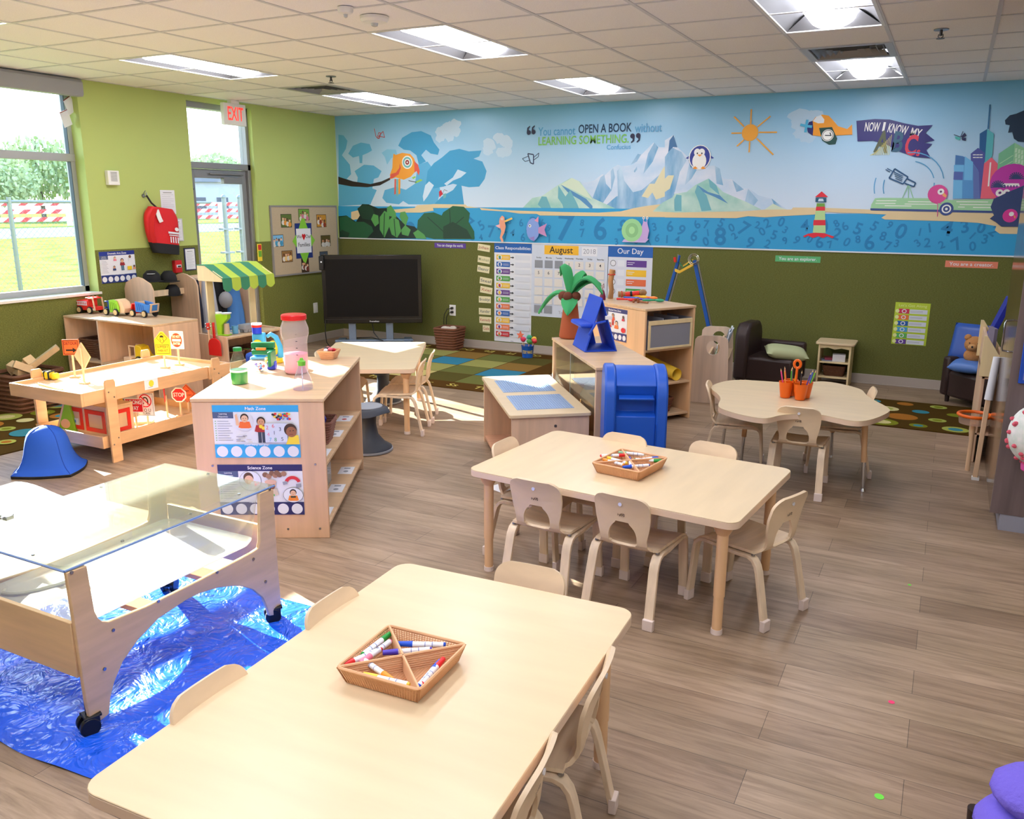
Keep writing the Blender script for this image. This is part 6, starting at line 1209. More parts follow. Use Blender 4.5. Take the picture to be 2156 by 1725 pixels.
for k, (y, lab) in enumerate(((.17, 'dark basket of long toys at the near end of the stall shelf'), (.36, 'dark basket with yellow and green toys in the middle of the stall shelf'), (.55, 'dark basket at the far end of the stall shelf'))):
    basket(lab, (mx_+.19, my_+y, .298), 0, .26, .16, .11, grp='baskets in the stall')
    for q, (c_, nm) in enumerate((((30, 30, 32), 'black'), ((240, 200, 60), 'yellow'), ((40, 130, 70), 'green'))[: 3 if k == 1 else 2]):
        o = B().m(mat('stall_toy_%d' % q, c_, .5)).tube([(-.1, 0, 0), (0, .01, .012), (.1, .005, .01)], .012).out('toy_stick'); o.location = (mx_+.19, my_+y-.04+.04*q, .37); o.rotation_euler = (0, 0, .1*q); tag(o, nm+' toy stick in the '+('near', 'middle', 'far')[k]+' stall basket', 'toy', 'toys in the stall baskets')
# red dustpan + bell sticks hanging at the stall end
t = thing('dustpan', 'red plastic dustpan hanging on the end of the market stall', 'dustpan', (1.37, -3.575, .50)); DP = mat('dustpan_red', (206, 34, 34), .35)
B().m(DP).prism([(-.075, -.105), (.075, -.105), (.075, 0), (.06, .035), (.025, .055), (-.025, .055), (-.06, .035), (-.075, 0)], -.008, .004, 'xz').out('pan', t, bevel=.003); B().m(DP).prism([(-.014, .05), (.014, .05), (.012, .17), (-.012, .17)], -.006, .006, 'xz').cyl((0, 0, .165), (0, 0, .2), .012).out('handle', t, bevel=.003)
t = thing('bell_stick', 'red topped wooden stick with small bells beside the dustpan', 'toy', (1.3, -3.572, .46)); B().m(TOYW).cyl((0, 0, 0), (0, 0, .17), .009).out('stick', t); B().m(RED_).cyl((0, 0, .17), (0, 0, .23), .016).out('grip', t)
b = B().m(CHROME); [b.blob((.03*math.cos(a), .012*math.sin(a), .2+.02*math.sin(a*2)), .009, 8, 5) for a in (0, 1, 2, 3, 4, 5)]; b.out('bell', t)
# orange bowl and blue chair behind the play table
simple('orange_toy', 'orange plastic toy between low shelf and stall', 'toy', B().m(TOR).lathe([(.05, 0), (.07, .05), (.05, .1), (.02, .11)], seg=18), (1.45, -3.95, .001), 0)
t = thing('padded_chair', 'blue cushioned child armchair behind the play table', 'armchair', (2.05, -3.72, 0), math.radians(20)); BLC = mat('blue_vinyl', (24, 74, 176), .4); OW = wood('orange_wood', (232, 150, 96), .05, (3, 30, 3))
B().m(BLC).box(-.2, .2, -.18, .2, .14, .27).out('seat_cushion', t, bevel=.03); B().m(BLC).box(-.2, .2, .12, .22, .24, .47).out('back_cushion', t, bevel=.03)
for x in (-.24, .22):
    B().m(OW).box(x, x+.02, -.2, .22, .38, .4).box(x, x+.02, -.2, -.17, .0, .38).box(x, x+.02, .19, .22, 0, .38).box(x, x+.02, -.17, .19, .1, .12).out('arm_frame', t, bevel=.004)
# ================================================================== MIDDLE OF THE ROOM
def PPl(px, py, P0, n):
    d = ray(px, py); P0 = Vector(P0); n = Vector(n); return CAM+d*((P0-CAM).dot(n)/d.dot(n))
SCR = mat('screw_zinc')
# ---- poster cabinet
CH = .775; CW, CD = .682, 1.22; CRZ = math.radians(28.5); cx_ = Vector((math.cos(CRZ), math.sin(CRZ), 0)); cy_ = Vector((-math.sin(CRZ), math.cos(CRZ), 0)); CO = Vector((4.453, -5.765, 0))-cx_*CW
cab = thing('storage_cabinet', 'light wood open shelf cabinet with two zone posters on its end', 'cabinet', CO, CRZ)
PLYK = wood('cabinet_end_ply', (226, 186, 152), .10, (14, 14, 1.2), .4)
B().m(PLYH).box(-.004, CW+.004, -.004, CD+.004, CH-.02, CH).out('top_panel', cab, bevel=.004)
for y in (0, CD-.02): B().m(PLYK).box(0, CW, y, y+.02, 0, CH-.0205).out('end_panel', cab, bevel=.003)
for z in (.075, .415): B().m(PLYH).box(.01, CW-.004, .0205, CD-.0205, z-.018, z).out('shelf_board', cab, bevel=.002)
B().m(PLY).box(.0, .012, .0205, CD-.0205, .02, CH-.021).out('back_panel', cab, smooth=0)
b = B().m(SCR)
for px, py in ((448, 981), (664, 978), (528, 1115), (607, 1114), (674, 1113)): p = PPl(px, py, CO, cy_); q = p-CO; b.cyl((q.dot(cx_), -.001, q.z), (q.dot(cx_), -.004, q.z), .006, seg=10)
b.out('screw', cab)
def zone_on(px0, py0, px1, py1, title, hc, bc, draw, lab):
    p0 = PPl(px0, py1, CO, cy_); p1 = PPl(px1, py1, CO, cy_); z1 = PPl((px0+px1)/2, py0, CO, cy_).z; wd, ht = (p1-p0).length, z1-p1.z
    a = Art((0, 0, 0), cx_, (0, 0, 1), -cy_); zone(a, wd, ht, title, hc, bc); draw(a, wd, ht)
    a.txt('How many can play?', wd*.5, ht*.262, ht*.055, PAPER, bold=.012)
    o = a.out('zone_poster', smooth=0); q = p0-cy_*.001; o.location = (q.x, q.y, p1.z); return tag(o, lab, 'poster')
def d_math(a, w_, h_):
    rr = random.Random(3)
    a.ell(w_*.37, h_*.68, w_*.1, h_*.17, pr_(214, 216, 224), 24); kid(a, w_*.37, h_*.62, h_*.4, SK1, (236, 110, 50)); a.poly([(w_*.27, h_*.62), (w_*.26, h_*.82), (w_*.285, h_*.84), (w_*.31, h_*.62)], pr_(*SK1))
    kid(a, w_*.56, h_*.55, h_*.42, SK3, (170, 40, 44), pants=(50, 60, 80)); a.ell(w_*.555, h_*.6, w_*.022, w_*.022, mat('print_yellow', (240, 210, 60)), 12); a.ell(w_*.585, h_*.57, w_*.022, w_*.022, mat('print_yellow'), 12)
    for k in range(26): c_ = rr.choice(((214, 40, 46), (40, 90, 200), (240, 200, 50), (40, 160, 90), (30, 30, 40), (214, 40, 46))); a.ell(w_*(.8+rr.uniform(-.1, .1)), h_*(.79+rr.uniform(-.055, .055)), w_*.016, w_*.013, pr_(*c_), 12)
    a.rect(w_*.6, h_*.3, w_*.86, h_*.66, pr_(206, 214, 232))
    for k, (t_, u, v, c_) in enumerate((('2', .63, .58, (220, 90, 120)), ('6', .7, .61, (220, 70, 70)), ('1', .71, .48, (60, 70, 90)), ('4', .64, .45, (220, 120, 160)), ('8', .72, .35, (60, 160, 100)), ('5', .8, .36, (70, 80, 100)), ('7', .66, .35, (90, 170, 220)), ('3', .78, .55, (60, 70, 90)))): a.txt(t_, w_*u, h_*v, h_*.1, pr_(*c_))
    a.ell(w_*.92, h_*.35, w_*.1, h_*.12, mat('print_yellow'), 18) if False else a.poly([(w_*.84, h_*.262), (w_*.88, h_*.42), (w_*.99, h_*.44), (w_, h_*.262)], mat('print_yellow')); a.ell(w_*.9, h_*.54, w_*.075, h_*.12, pr_(60, 40, 32), 20); a.ell(w_*.91, h_*.5, w_*.062, h_*.1, pr_(150, 96, 66), 20); a.rect(w_*.885, h_*.45, w_*.93, h_*.46, pr_(120, 50, 46)); a.line([(w_*.89, h_*.52), (w_*.905, h_*.522)], .004, INK); a.line([(w_*.925, h_*.525), (w_*.94, h_*.527)], .004, INK)
    for k in range(12): u = .26+rr.uniform(0, .16); v = .3+rr.uniform(0, .12); a.rect(w_*u, h_*v, w_*(u+.05), h_*(v+.015), pr_(*rr.choice(((190, 190, 200), (150, 150, 160), (214, 210, 196)))))
def d_sci(a, w_, h_):
    a.ell(w_*.38, h_*.68, w_*.13, h_*.2, pr_(120, 124, 136), 26); a.ell(w_*.38, h_*.68, w_*.126, h_*.194, pr_(222, 226, 236), 26); a.ell(w_*.36, h_*.74, w_*.06, h_*.11, pr_(90, 64, 40), 18); a.ell(w_*.365, h_*.7, w_*.052, h_*.09, pr_(*SK1), 18); a.ell(w_*.42, h_*.62, w_*.04, h_*.05, PAPER, 14)
    for k, (u, v) in enumerate(((.56, .8), (.6, .77), (.64, .83), (.68, .79), (.73, .8), (.78, .82), (.7, .84))): a.ell(w_*u, h_*v, w_*.034, h_*.05, pr_(*((132, 96, 72), (166, 124, 96))[k % 2]), 14)
    for k in range(9):
        t0, t1 = PI*.1+k*PI*.085, PI*.1+(k+1)*PI*.085; c0, r0, r1 = (w_*.88, h_*.62), w_*.1, w_*.06
        a.poly([(c0[0]+r0*math.cos(t0), c0[1]+r0*math.sin(t0)), (c0[0]+r0*math.cos(t1), c0[1]+r0*math.sin(t1)), (c0[0]+r1*math.cos(t1), c0[1]+r1*math.sin(t1)), (c0[0]+r1*math.cos(t0), c0[1]+r1*math.sin(t0))], pr_(214, 50, 56))
    a.poly([(w_*.77, h_*.6), (w_*.82, h_*.62), (w_*.81, h_*.68), (w_*.76, h_*.66)], GREYP); a.poly([(w_*.92, h_*.54), (w_*.98, h_*.56), (w_*.98, h_*.63), (w_*.92, h_*.62)], GREYP)
    kid(a, w_*.63, h_*.45, h_*.42, SK2, (206, 190, 170), (214, 178, 150)); a.ell(w_*.62, h_*.66, w_*.07, h_*.05, pr_(222, 180, 158), 16); a.rect(w_*.56, h_*.38, w_*.66, h_*.42, pr_(90, 180, 100))
    a.ell(w_*.88, h_*.4, w_*.12, h_*.15, INK, 26); a.ell(w_*.88, h_*.4, w_*.116, h_*.145, pr_(226, 230, 238), 26); kid(a, w_*.88, h_*.33, h_*.34, SK1, (236, 140, 50)); a.rect(w_*.85, h_*.35, w_*.91, h_*.38, pr_(40, 60, 40))
zone_on(455, 853, 634, 963, 'Math Zone', (50, 164, 224), (50, 164, 224), d_math, 'light blue maths poster, upper one on the cabinet end')
zone_on(466, 978, 642, 1083, 'Science Zone', (36, 38, 96), (36, 38, 96), d_sci, 'dark blue science poster, lower one behind the clear tub')
def C_(x, y, z=0): p = CO+cx_*x+cy_*y; return (p.x, p.y, z)
CWK = mat('rose_wicker', (146, 98, 84), .6, bump=(160, .9))
basket('rose brown wicker basket with toys on the upper shelf of the poster cabinet', C_(CW-.19, .46, .4155), CRZ, .3, .2, .13, CWK)
for k, (dx, dy, c_, nm) in enumerate(((-.05, 0, (196, 40, 50), 'red'), (.05, .02, (50, 60, 180), 'blue'), (.0, -.05, (170, 30, 90), 'magenta'))):
    o = B().m(mat('shelf_toy_%d' % k, c_, .4)).box(-.05, .05, -.02, .02, -.015, .02).out('toy', bevel=.006); o.location = C_(CW-.19+dx, .46+dy, .54); o.rotation_euler = (.3, .2, k); tag(o, nm+' toy poking out of the rose brown basket', 'toy')
for k, (y, z, nm) in enumerate(((.98, .4157, 'farthest label on the upper shelf'), (.62, .4157, 'middle label on the upper shelf'), (.22, .4157, 'nearest label on the upper shelf'), (.95, .0757, 'farthest label on the lower shelf'), (.6, .0757, 'middle label on the lower shelf'), (.2, .0757, 'nearest label on the lower shelf'))):
    a = Art((0, 0, 0), (0, 1, 0), (-1, 0, 0), (0, 0, 1)); a.rect(-.075, -.045, .075, .045, PAPER); a.ell(-.02, 0, .02, .016, pr_(190, 70, 70) if k == 0 else GREYP, 10); a.rect(.03, -.02, .055, .02, GREYP); o = a.out('shelf_label', smooth=0); o.location = C_(CW-.07, y, z); o.rotation_euler = (0, 0, CRZ); tag(o, 'white picture '+nm+' of the poster cabinet', 'label', 'shelf labels')
t = thing('clear_bin', 'clear box with red, white and yellow things on the lower shelf of the poster cabinet', 'bin', C_(CW-.25, .62, .0757), CRZ); b = B().m(clear('bin_plastic', (236, 238, 240), .05, .05, .2)); b.box(-.1, .12, -.12, .14, 0, .006).box(-.1, -.096, -.12, .14, 0, .12).box(.116, .12, -.12, .14, 0, .12).box(-.1, .12, -.12, -.116, 0, .12).box(-.1, .12, .136, .14, 0, .12).out('tub', t)
for z, c_, nm in ((.008, (236, 232, 226), 'white'), (.03, (196, 44, 44), 'red'), (.05, (40, 60, 150), 'navy')):
    o = B().m(mat('book_%d_%d_%d' % c_, c_, .5)).box(-.06, .09, -.1, -.0, 0, .018).out('small_book', bevel=.001); o.location = C_(CW-.25, .62, .0757+z); o.rotation_euler = (0, 0, CRZ+z); tag(o, nm+' booklet stacked inside the clear box', 'book', 'booklets in the clear box')
o = B().m(TYL).cyl((-.03, 0, 0), (.05, 0, 0), .018).out('toy_cylinder'); o.location = C_(CW-.2, .57, .165); o.rotation_euler = (0, 0, CRZ); tag(o, 'yellow cylinder toy on top of the booklets', 'toy')
# ---- things on the cabinet top
def on_top(px, py): p = ZP(px, py, CH); return (p.x, p.y, CH+.0005)
t = thing('plastic_jar', 'large clear jar with pink contents and a red lid', 'jar', on_top(625, 786)); JP = clear('jar_plastic', (248, 240, 244), .04, .15, .22)
B().m(JP).lathe([(.001, .003), (.062, .003), (.07, .015), (.07, .20), (.082, .24), (.082, .27), (.066, .315), (.066, .33)], seg=32, cap=False).out('jar_body', t, smooth=60)
B().m(mat('pink_stuff', (240, 160, 196), .7)).lathe([(.002, .006), (.061, .006), (.069, .018), (.069, .12), (.002, .125)], seg=28).out('contents', t, smooth=60); B().m(RDP).lathe([(.002, .352), (.068, .352), (.074, .346), (.074, .322), (.07, .32)], seg=30, cap=False).out('lid', t, smooth=40)
b = B().m(INK); [b.box(.05, .062, -.052-.0, -.05, .08+.04*k, .083+.04*k) for k in range(5)]; b.out('measure_marks', t, smooth=0)
t = thing('green_bottle', 'clear sensory bottle with green liquid and a green cap', 'bottle', on_top(505, 808)); BT = clear('bottle_plastic', (244, 250, 246), .04, .04, .03); GLQ = mat('green_liquid', (16, 150, 60), .25, coat=.5)
B().m(BT).lathe([(.001, .002), (.046, .002), (.047, .09), (.044, .12), (.024, .175), (.022, .19)], seg=26, cap=False).out('bottle_body', t, smooth=60); B().m(GLQ).lathe([(.001, .004), (.0455, .004), (.0462, .07), (.001, .07)], seg=26).out('liquid', t, smooth=50); B().m(mat('cap_green', (24, 130, 60), .4)).cyl((0, 0, .185), (0, 0, .205), .024, seg=20).out('cap', t, bevel=.003); B().m(PAPER).lathe([(.0475, .07), (.0475, .082)], seg=26, cap=False).out('label_band', t)
t = thing('flask_bottle', 'clear conical sensory flask with a lime cap', 'bottle', on_top(638, 820)); B().m(clear('flask_plastic', (238, 236, 246), .07, .04, .12)).lathe([(.001, .002), (.052, .002), (.054, .01), (.046, .06), (.03, .10), (.02, .125), (.018, .135)], seg=28, cap=False).out('flask_body', t, smooth=60); B().m(mat('cap_lime', (110, 190, 60), .4)).lathe([(.02, .132), (.022, .155), (.01, .162), (.008, .172), (.001, .173)], seg=18).out('cap', t); B().m(mat('tube_white', (220, 220, 235), .3)).cyl((0, 0, .004), (0, 0, .13), .0025).out('tube', t)
t = thing('sorting_scoop', 'green framed clear scoop toy filled with plastic creatures', 'toy', on_top(548, 782), CRZ); B().m(clear('scoop_plastic', (236, 240, 242), .05, .04, .14)).lathe([(.001, .004), (.03, .004), (.05, .03), (.058, .075)], seg=24, cap=False).out('scoop', t, smooth=60)
B().m(mat('scoop_green', (14, 120, 70), .35)).box(-.06, .06, .05, .11, .09, .12).box(.055, .075, -.03, .1, .03, .12).box(-.07, .07, .085, .12, .12, .16).out('frame', t, bevel=.006); B().m(TOR).box(-.03, .03, .04, .055, .12, .135).out('latch', t, bevel=.003); B().m(mat('scoop_blue', (34, 60, 200), .4)).box(.03, .08, .04, .09, 0, .05).out('foot', t, bevel=.006)
b = B(); rr = random.Random(8)
for k, c_ in enumerate(((40, 90, 210), (210, 70, 90), (250, 250, 255), (90, 60, 180), (60, 160, 210), (180, 60, 60))): b.m(mat('creature_%d' % k, c_, .4)); [b.blob((rr.uniform(-.025, .025), rr.uniform(-.025, .025), rr.uniform(.015, .045)), .009, 8, 5) for _ in range(2)]
b.out('creatures', t)
t = thing('toy_microscope', 'blue toy microscope with a red and white eyepiece', 'toy', on_top(545, 757), CRZ); B().m(mat('toy_cyan', (70, 170, 220), .4)).box(-.05, .05, -.03, .05, 0, .02).box(-.035, .045, .0, .05, .02, .17).out('body', t, bevel=.01); B().m(mat('scoop_blue')).cyl((.0, -.0, .17), (0, 0, .21), .03).m(RED_).cyl((0, 0, .21), (0, 0, .225), .032).m(PAPER).cyl((0, 0, .225), (0, 0, .235), .034).out('eyepiece', t); B().m(TYL).cyl((-.0, -.001, .1), (-.0, -.012, .1), .03, seg=20).out('dial', t)
t = thing('toy_iron', 'blue and yellow arched toy on the cabinet top beside the jar', 'toy', on_top(577, 763), CRZ+.3); B().m(TYL).prism(rrect(.055, .05, .02), 0, .03).out('base', t, bevel=.006); B().m(mat('toy_cyan')).tube([(.045, 0, .03), (.04, 0, .1), (.02, 0, .16), (-.01, 0, .18), (-.035, 0, .165)], [.02, .019, .017, .015, .012], 10).out('arch', t); B().m(TYL).blob((.0, -.002, .09), (.035, .016, .05)).out('belly', t)
t = basket('small woven basket of red beads at the far end of the poster cabinet', on_top(693, 755), .3, .12, .12, .055, WIC, flare=.7)
b = B(); rr = random.Random(3); p = on_top(693, 755)
for k in range(9):
    c_, nm = (((196, 30, 50), 'red'), ((220, 100, 120), 'pink'), ((236, 232, 236), 'white'), ((60, 30, 36), 'dark'))[k % 4]; a_ = k*2.4; o = B().m(mat('bead_'+nm, c_, .35)).blob((0, 0, 0), (.016, .016, .012), 10, 6).out('bead'); o.location = (p[0]+.032*math.cos(a_)*(k % 3)/2, p[1]+.032*math.sin(a_)*(k % 3)/2, CH+.058+.008*(k % 2)); tag(o, nm+' bead in the small woven basket on the poster cabinet', 'bead', 'beads in the small basket')
# ---- wobble stools
def stool(loc, lab, r=.15, h=.29, s=1.0):
    t = thing('wobble_stool', lab, 'stool', loc, .4, 'wobble stools'); DG = mat('stool_charcoal', (52, 58, 70), .55)
    B().m(DG).lathe([(.002, .018), (r*1.12, .018), (r*1.12, .03), (r*.8, .06), (r*.48, .12), (r*.38, .2), (r*.42, h-.05), (r*.6, h-.035)], seg=36).out('pedestal', t, smooth=60); B().m(mat('stool_grey_rim', (150, 154, 164), .5)).lathe([(r*1.05, 0), (r*1.16, .006), (r*1.16, .02), (r*1.0, .024)], seg=36).out('foot_ring', t, smooth=60)
    b = B().m(DG); b.sheet(lambda u, v: (r*(.25+.8*v)*math.cos(2*PI*u), r*(.25+.8*v)*math.sin(2*PI*u), h-.004-(.03 if v > .9 else 0)-.02*max(0, v-.5)*(1+math.sin(3*2*PI*u))), 42, 8, True); b.out('seat', t, solid=.012, smooth=60); B().m(mat('stool_pad', (140, 146, 158), .7)).cyl((0, 0, h-.004), (0, 0, h+.006), r*.72, seg=32).out('seat_pad', t, bevel=.004)
stool((3.63, -4.31, 0), 'charcoal wobble stool with a grey seat beside the poster cabinet', .15, .33); stool((2.82, -3.0, 0), 'charcoal wobble stool under the back table', .14, .33)
# ---- screen in the corner
TL_ = YP(679, 615, -.92); TR_ = YP(888, 604, -.26); TL_.z = TR_.z = 0; tvd = TR_-TL_; TW = tvd.length; trz = math.atan2(tvd.y, tvd.x); zt = (HZ(TL_, 541)+HZ(TR_, 533))/2; zb = (HZ(TL_, 690)+HZ(TR_, 672))/2
tv = thing('display_screen', 'large black flat display on a grey wheeled stand in the corner', 'screen', TL_, trz)
B().m(mat('tv_bezel', (14, 14, 15), .25)).box(0, TW, 0, .07, zb, zt).out('bezel', tv, bevel=.006); B().m(mat('tv_glass', (7, 7, 9), .4, spec=.25)).box(.045, TW-.045, -.002, .0, zb+.085, zt-.05).out('screen_glass', tv, smooth=0); B().m(mat('tv_strip', (60, 60, 62), .3)).box(.02, TW-.02, -.003, 0, zb+.052, zb+.055).out('bezel_strip', tv, smooth=0)
a = Art((TW*.51, -.001, zb+.025), (1, 0, 0), (0, 0, 1), (0, -1, 0)); a.txt('Promethean', 0, 0, .024, PAPER, bold=.02); a.out('badge', tv, smooth=0)
SG = mat('stand_grey', (120, 136, 158), .4, metal=.2)
for x in (TW*.28, TW*.66): B().m(SG).box(x-.045, x+.045, .04, .09, .06, zb+.2).out('column', tv, bevel=.004)
B().m(SG).box(TW*.1, TW*.9, .02, .08, .06, .09).box(TW*.12, TW*.2, -.28, .3, .05, .08).box(TW*.8, TW*.88, -.28, .3, .05, .08).box(TW*.2, TW*.8, .1, .28, .05, .065).out('stand_base', tv, bevel=.006)
for x in (TW*.16, TW*.84):
    for y in (-.25, .27): B().m(BLACK).cyl((x-.015, y, .026), (x+.015, y, .026), .026, seg=16).out('wheel', tv)
tag(B().m(BLACK).tube([TL_+Vector((.05, -.03, zb+.05)), TL_+Vector((.055, -.05, zb-.1)), TL_+Vector((.07, -.05, .08)), TL_+Vector((.1, -.02, .012)), TL_+Vector((.2, .0, .01))], .006).out('screen_cable'), 'black cable hanging from the left edge of the display screen', 'cord')
q = TL_+tvd*.55; tag(B().m(BLACK).tube([q+Vector((-.1, .0, zb+.01)), q+Vector((-.06, -.02, zb-.12)), q+Vector((0, -.0, zb-.2)), q+Vector((.05, .02, zb-.22)), q+Vector((-.1, -.02, .12)), q+Vector((-.3, -.06, .1))], .006).out('screen_cable'), 'looping black cable under the middle of the display screen', 'cord')
t = thing('marker_holder', 'small dark holder with a white dot clipped on the left top corner of the display', 'holder', TL_+Vector((.03, -.03, zt-.06)), trz); B().m(BLACK).box(-.03, .03, -.02, .02, -.12, .05).out('clip', t, bevel=.01); B().m(PAPER).cyl((0, -.021, -.02), (0, -.024, -.02), .01).out('dot', t)
# ---- brown basket and blue bucket by the calendar
basket('tall brown wicker basket of cables below the wall outlet', (1.86, -.27, 0), .05, .3, .3, .27, mat('brown_weave', (128, 78, 54), .7, bump=(160, .9)), flare=.8)
b = B().m(mat('foam_peanut', (206, 190, 176), .8)); 
for k in range(5): o = B().m(mat('foam_peanut')).blob((0, 0, 0), (.05, .04, .03), 10, 6, .1).out('cloth_roll'); o.location = (1.86+.06*math.cos(k*2.5), -.27+.05*math.sin(k*2.5), .245+.004*k); tag(o, 'pale crumpled cloth roll in the tall brown basket', 'cloth', 'cloth rolls in the brown basket')
t = thing('wand_bucket', 'blue metal bucket with yellow lettering by the alphabet rug', 'bucket', (2.98, -.36, .009)); BKM = mat('bucket_blue', (34, 96, 196), .35); B().m(BKM).lathe([(.001, .002), (.062, .002), (.074, .14), (.076, .142), (.072, .138), (.06, .006), (.001, .006)], seg=28, cap=False).out('pail', t, smooth=50)
b = B(); b.text('STORY WANDS', .042, Matrix(), mat('print_yellow'), bold=.01, width=.13)
for v in b.bm.verts: x, y = v.co.x, v.co.y; a_ = -PI/2+.45+x/.07; r_ = .0715; v.co = Vector((r_*math.cos(a_), r_*math.sin(a_), .07+y*1.3))
b.out('lettering', t, smooth=0)
rr = random.Random(4)
for k, (c_, nm) in enumerate((((226, 60, 70), 'red'), ((240, 190, 60), 'yellow'), ((60, 170, 130), 'teal'), ((130, 70, 190), 'violet'), ((236, 120, 90), 'coral star'), ((220, 50, 90), 'pink'), ((70, 150, 70), 'green'))):
    a_ = k*.9; r_ = .05; t = thing('story_wand', nm+' wand in the blue bucket', 'wand', (2.98+.02*math.cos(a_), -.36+.02*math.sin(a_), .02), 0, 'wands in the bucket'); tp = Vector((r_*1.3*math.cos(a_), r_*1.3*math.sin(a_), .19+.012*(k % 3)+(.05 if k == 4 else 0)))
    B().m(TOYW).cyl((0, 0, 0), tp, .004, seg=6).out('stick', t); mt_ = mat('wand_%d' % k, c_, .35)
    if k == 4: b = B().m(mt_); b.prism([(tp.x+(.05 if q % 2 == 0 else .022)*math.sin(q*PI/5), tp.z+(.05 if q % 2 == 0 else .022)*math.cos(q*PI/5)) for q in range(10)], tp.y-.008, tp.y+.008, 'xz'); b.out('wand_head', t)
    else: B().m(mt_).blob(tp, (.034, .02, .03), 10, 6, .2).out('wand_head', t)
# ---- building table with grey plates
DZ_ = .50; DRZ = math.radians(37.5); dO = Vector((4.975, -4.665, 0)); ex, ey = Vector((math.cos(DRZ), math.sin(DRZ), 0)), Vector((-math.sin(DRZ), math.cos(DRZ), 0)); DW, DL = .52, 1.21
dk = thing('building_table', 'low wooden building desk with two grey stud plates on top', 'desk', dO, DRZ)
B().m(MAPLE).prism([(x+DW/2, y+DL/2) for x, y in rrect(DW/2, DL/2, .02)], DZ_-.022, DZ_).out('top_panel', dk, bevel=.003); B().m(PLY).box(.015, DW-.012, .012, .03, 0, DZ_-.023).out('end_panel', dk, bevel=.002); B().m(PLY).box(.015, DW-.012, DL-.03, DL-.012, 0, DZ_-.023).out('end_panel', dk, bevel=.002)
B().m(PLY).box(DW-.03, DW-.014, .031, DL-.031, 0, DZ_-.023).out('back_panel', dk, bevel=.002); B().m(wood('shelf_pink_ply', (222, 170, 138), .08, (3, 20, 3))).box(.02, DW-.03, .031, DL-.031, .03, .05).out('bottom_board', dk, bevel=.002); B().m(SCR).cyl((DW*.56, .011, .42), (DW*.56, .008, .42), .009).out('screw', dk)
GPL = mat('stud_plate_grey', (150, 172, 204), .45)
for y0 in (.13, .64):
    b = B().m(GPL).box(.07, DW-.08, y0, y0+.4, DZ_, DZ_+.003)
    for i in range(22):
        for j in range(24):
            x, y = .085+i*.0162, y0+.012+j*.0163; b.box(x-.004, x+.004, y-.004, y+.004, DZ_+.003, DZ_+.0055)
    b.out('stud_plate', dk, smooth=0)
def D_(x, y, z): p = dO+ex*x+ey*y; return (p.x, p.y, z)
def cbin(lab, loc, rz, w_, d_, h_, mt_, rim=True):
    t = thing('storage_bin', lab, 'bin', loc, rz); b = B().m(mt_); 
    for q in ((-w_/2, w_/2, -d_/2, d_/2, 0, .004), (-w_/2, -w_/2+.004, -d_/2, d_/2, 0, h_), (w_/2-.004, w_/2, -d_/2, d_/2, 0, h_), (-w_/2, w_/2, -d_/2, -d_/2+.004, 0, h_), (-w_/2, w_/2, d_/2-.004, d_/2, 0, h_)): b.box(*q)
    b.out('tub', t); 
    if rim: b = B().m(mat('bin_rim', (206, 206, 208), .4)); framey(b, -w_/2-.012, w_/2+.012, -d_/2-.012, d_/2+.012, .018, h_-.006, h_+.004, 'xy'); b.out('rim', t, bevel=.002)
    return t
cbin('clear rimmed bin under the building desk', D_(.2, .16, .051), DRZ, .3, .2, .2, clear('bin_plastic'))
for k, (c_, nm) in enumerate((((220, 50, 60), 'red'), ((60, 120, 220), 'blue'), ((240, 240, 240), 'white'))): o = B().m(mat('brick_'+nm, c_, .35)).box(-.03, .03, -.015, .015, 0, .022).box(-.022, -.01, -.006, .006, .022, .027).box(.01, .022, -.006, .006, .022, .027).out('toy_brick', bevel=.001); o.location = D_(.12+.07*k, .16, .058); o.rotation_euler = (0, 0, k*.8); tag(o, nm+' plastic brick in the clear bin under the desk', 'toy', 'plastic bricks')
# ---- display case behind the desk (acrylic front)
GH = .785; gO = dO+ex*(DW+.02)-ey*.0; GD_, GL_ = .42, 1.2
gc = thing('display_case', 'low wooden case with clear sliding front holding toys', 'cabinet', gO, DRZ); B().m(PLYH).box(-.005, GD_, -.01, GL_+.01, GH-.02, GH).out('top_panel', gc, bevel=.003)
B().m(PLY).box(0, GD_-.005, 0, .022, 0, GH-.0205).out('end_panel', gc, bevel=.003); B().m(PLY).box(0, GD_-.005, GL_-.022, GL_, 0, GH-.0205).out('end_panel', gc, bevel=.003); B().m(PLY).box(GD_-.02, GD_-.006, .0225, GL_-.0225, .02, GH-.021).out('back_panel', gc, smooth=0)
B().m(PLYH).box(.02, GD_-.021, .0225, GL_-.0225, .03, .05).out('bottom_board', gc); 
AF = clear('case_acrylic', (236, 232, 220), .05, .03, .04); B().m(AF).box(.004, .007, .024, GL_*.55, .1, GH-.022).out('sliding_pane', gc, smooth=0); B().m(AF).box(.012, .015, GL_*.5, GL_-.024, .1, GH-.022).out('sliding_pane', gc, smooth=0); B().m(mat('pane_edge', (206, 214, 214), .2)).box(.003, .008, GL_*.55, GL_*.55+.004, .1, GH-.022).out('pane_edge', gc, smooth=0)
B().m(RAILW).box(.16, .2, .03, GL_-.03, .32, .36).out('inner_rail', gc, bevel=.003)
t = thing('toy_bag', 'crumpled clear bag of colourful toys inside the display case', 'toy', (gO+ex*.2+ey*.5).to_tuple()[:2]+(.362,), DRZ); B().m(clear('bag_film', (240, 238, 236), .08, .1, .3)).blob((0, 0, .12), (.14, .26, .12), 18, 10, .12).out('bag', t)
b = B(); rr = random.Random(9)
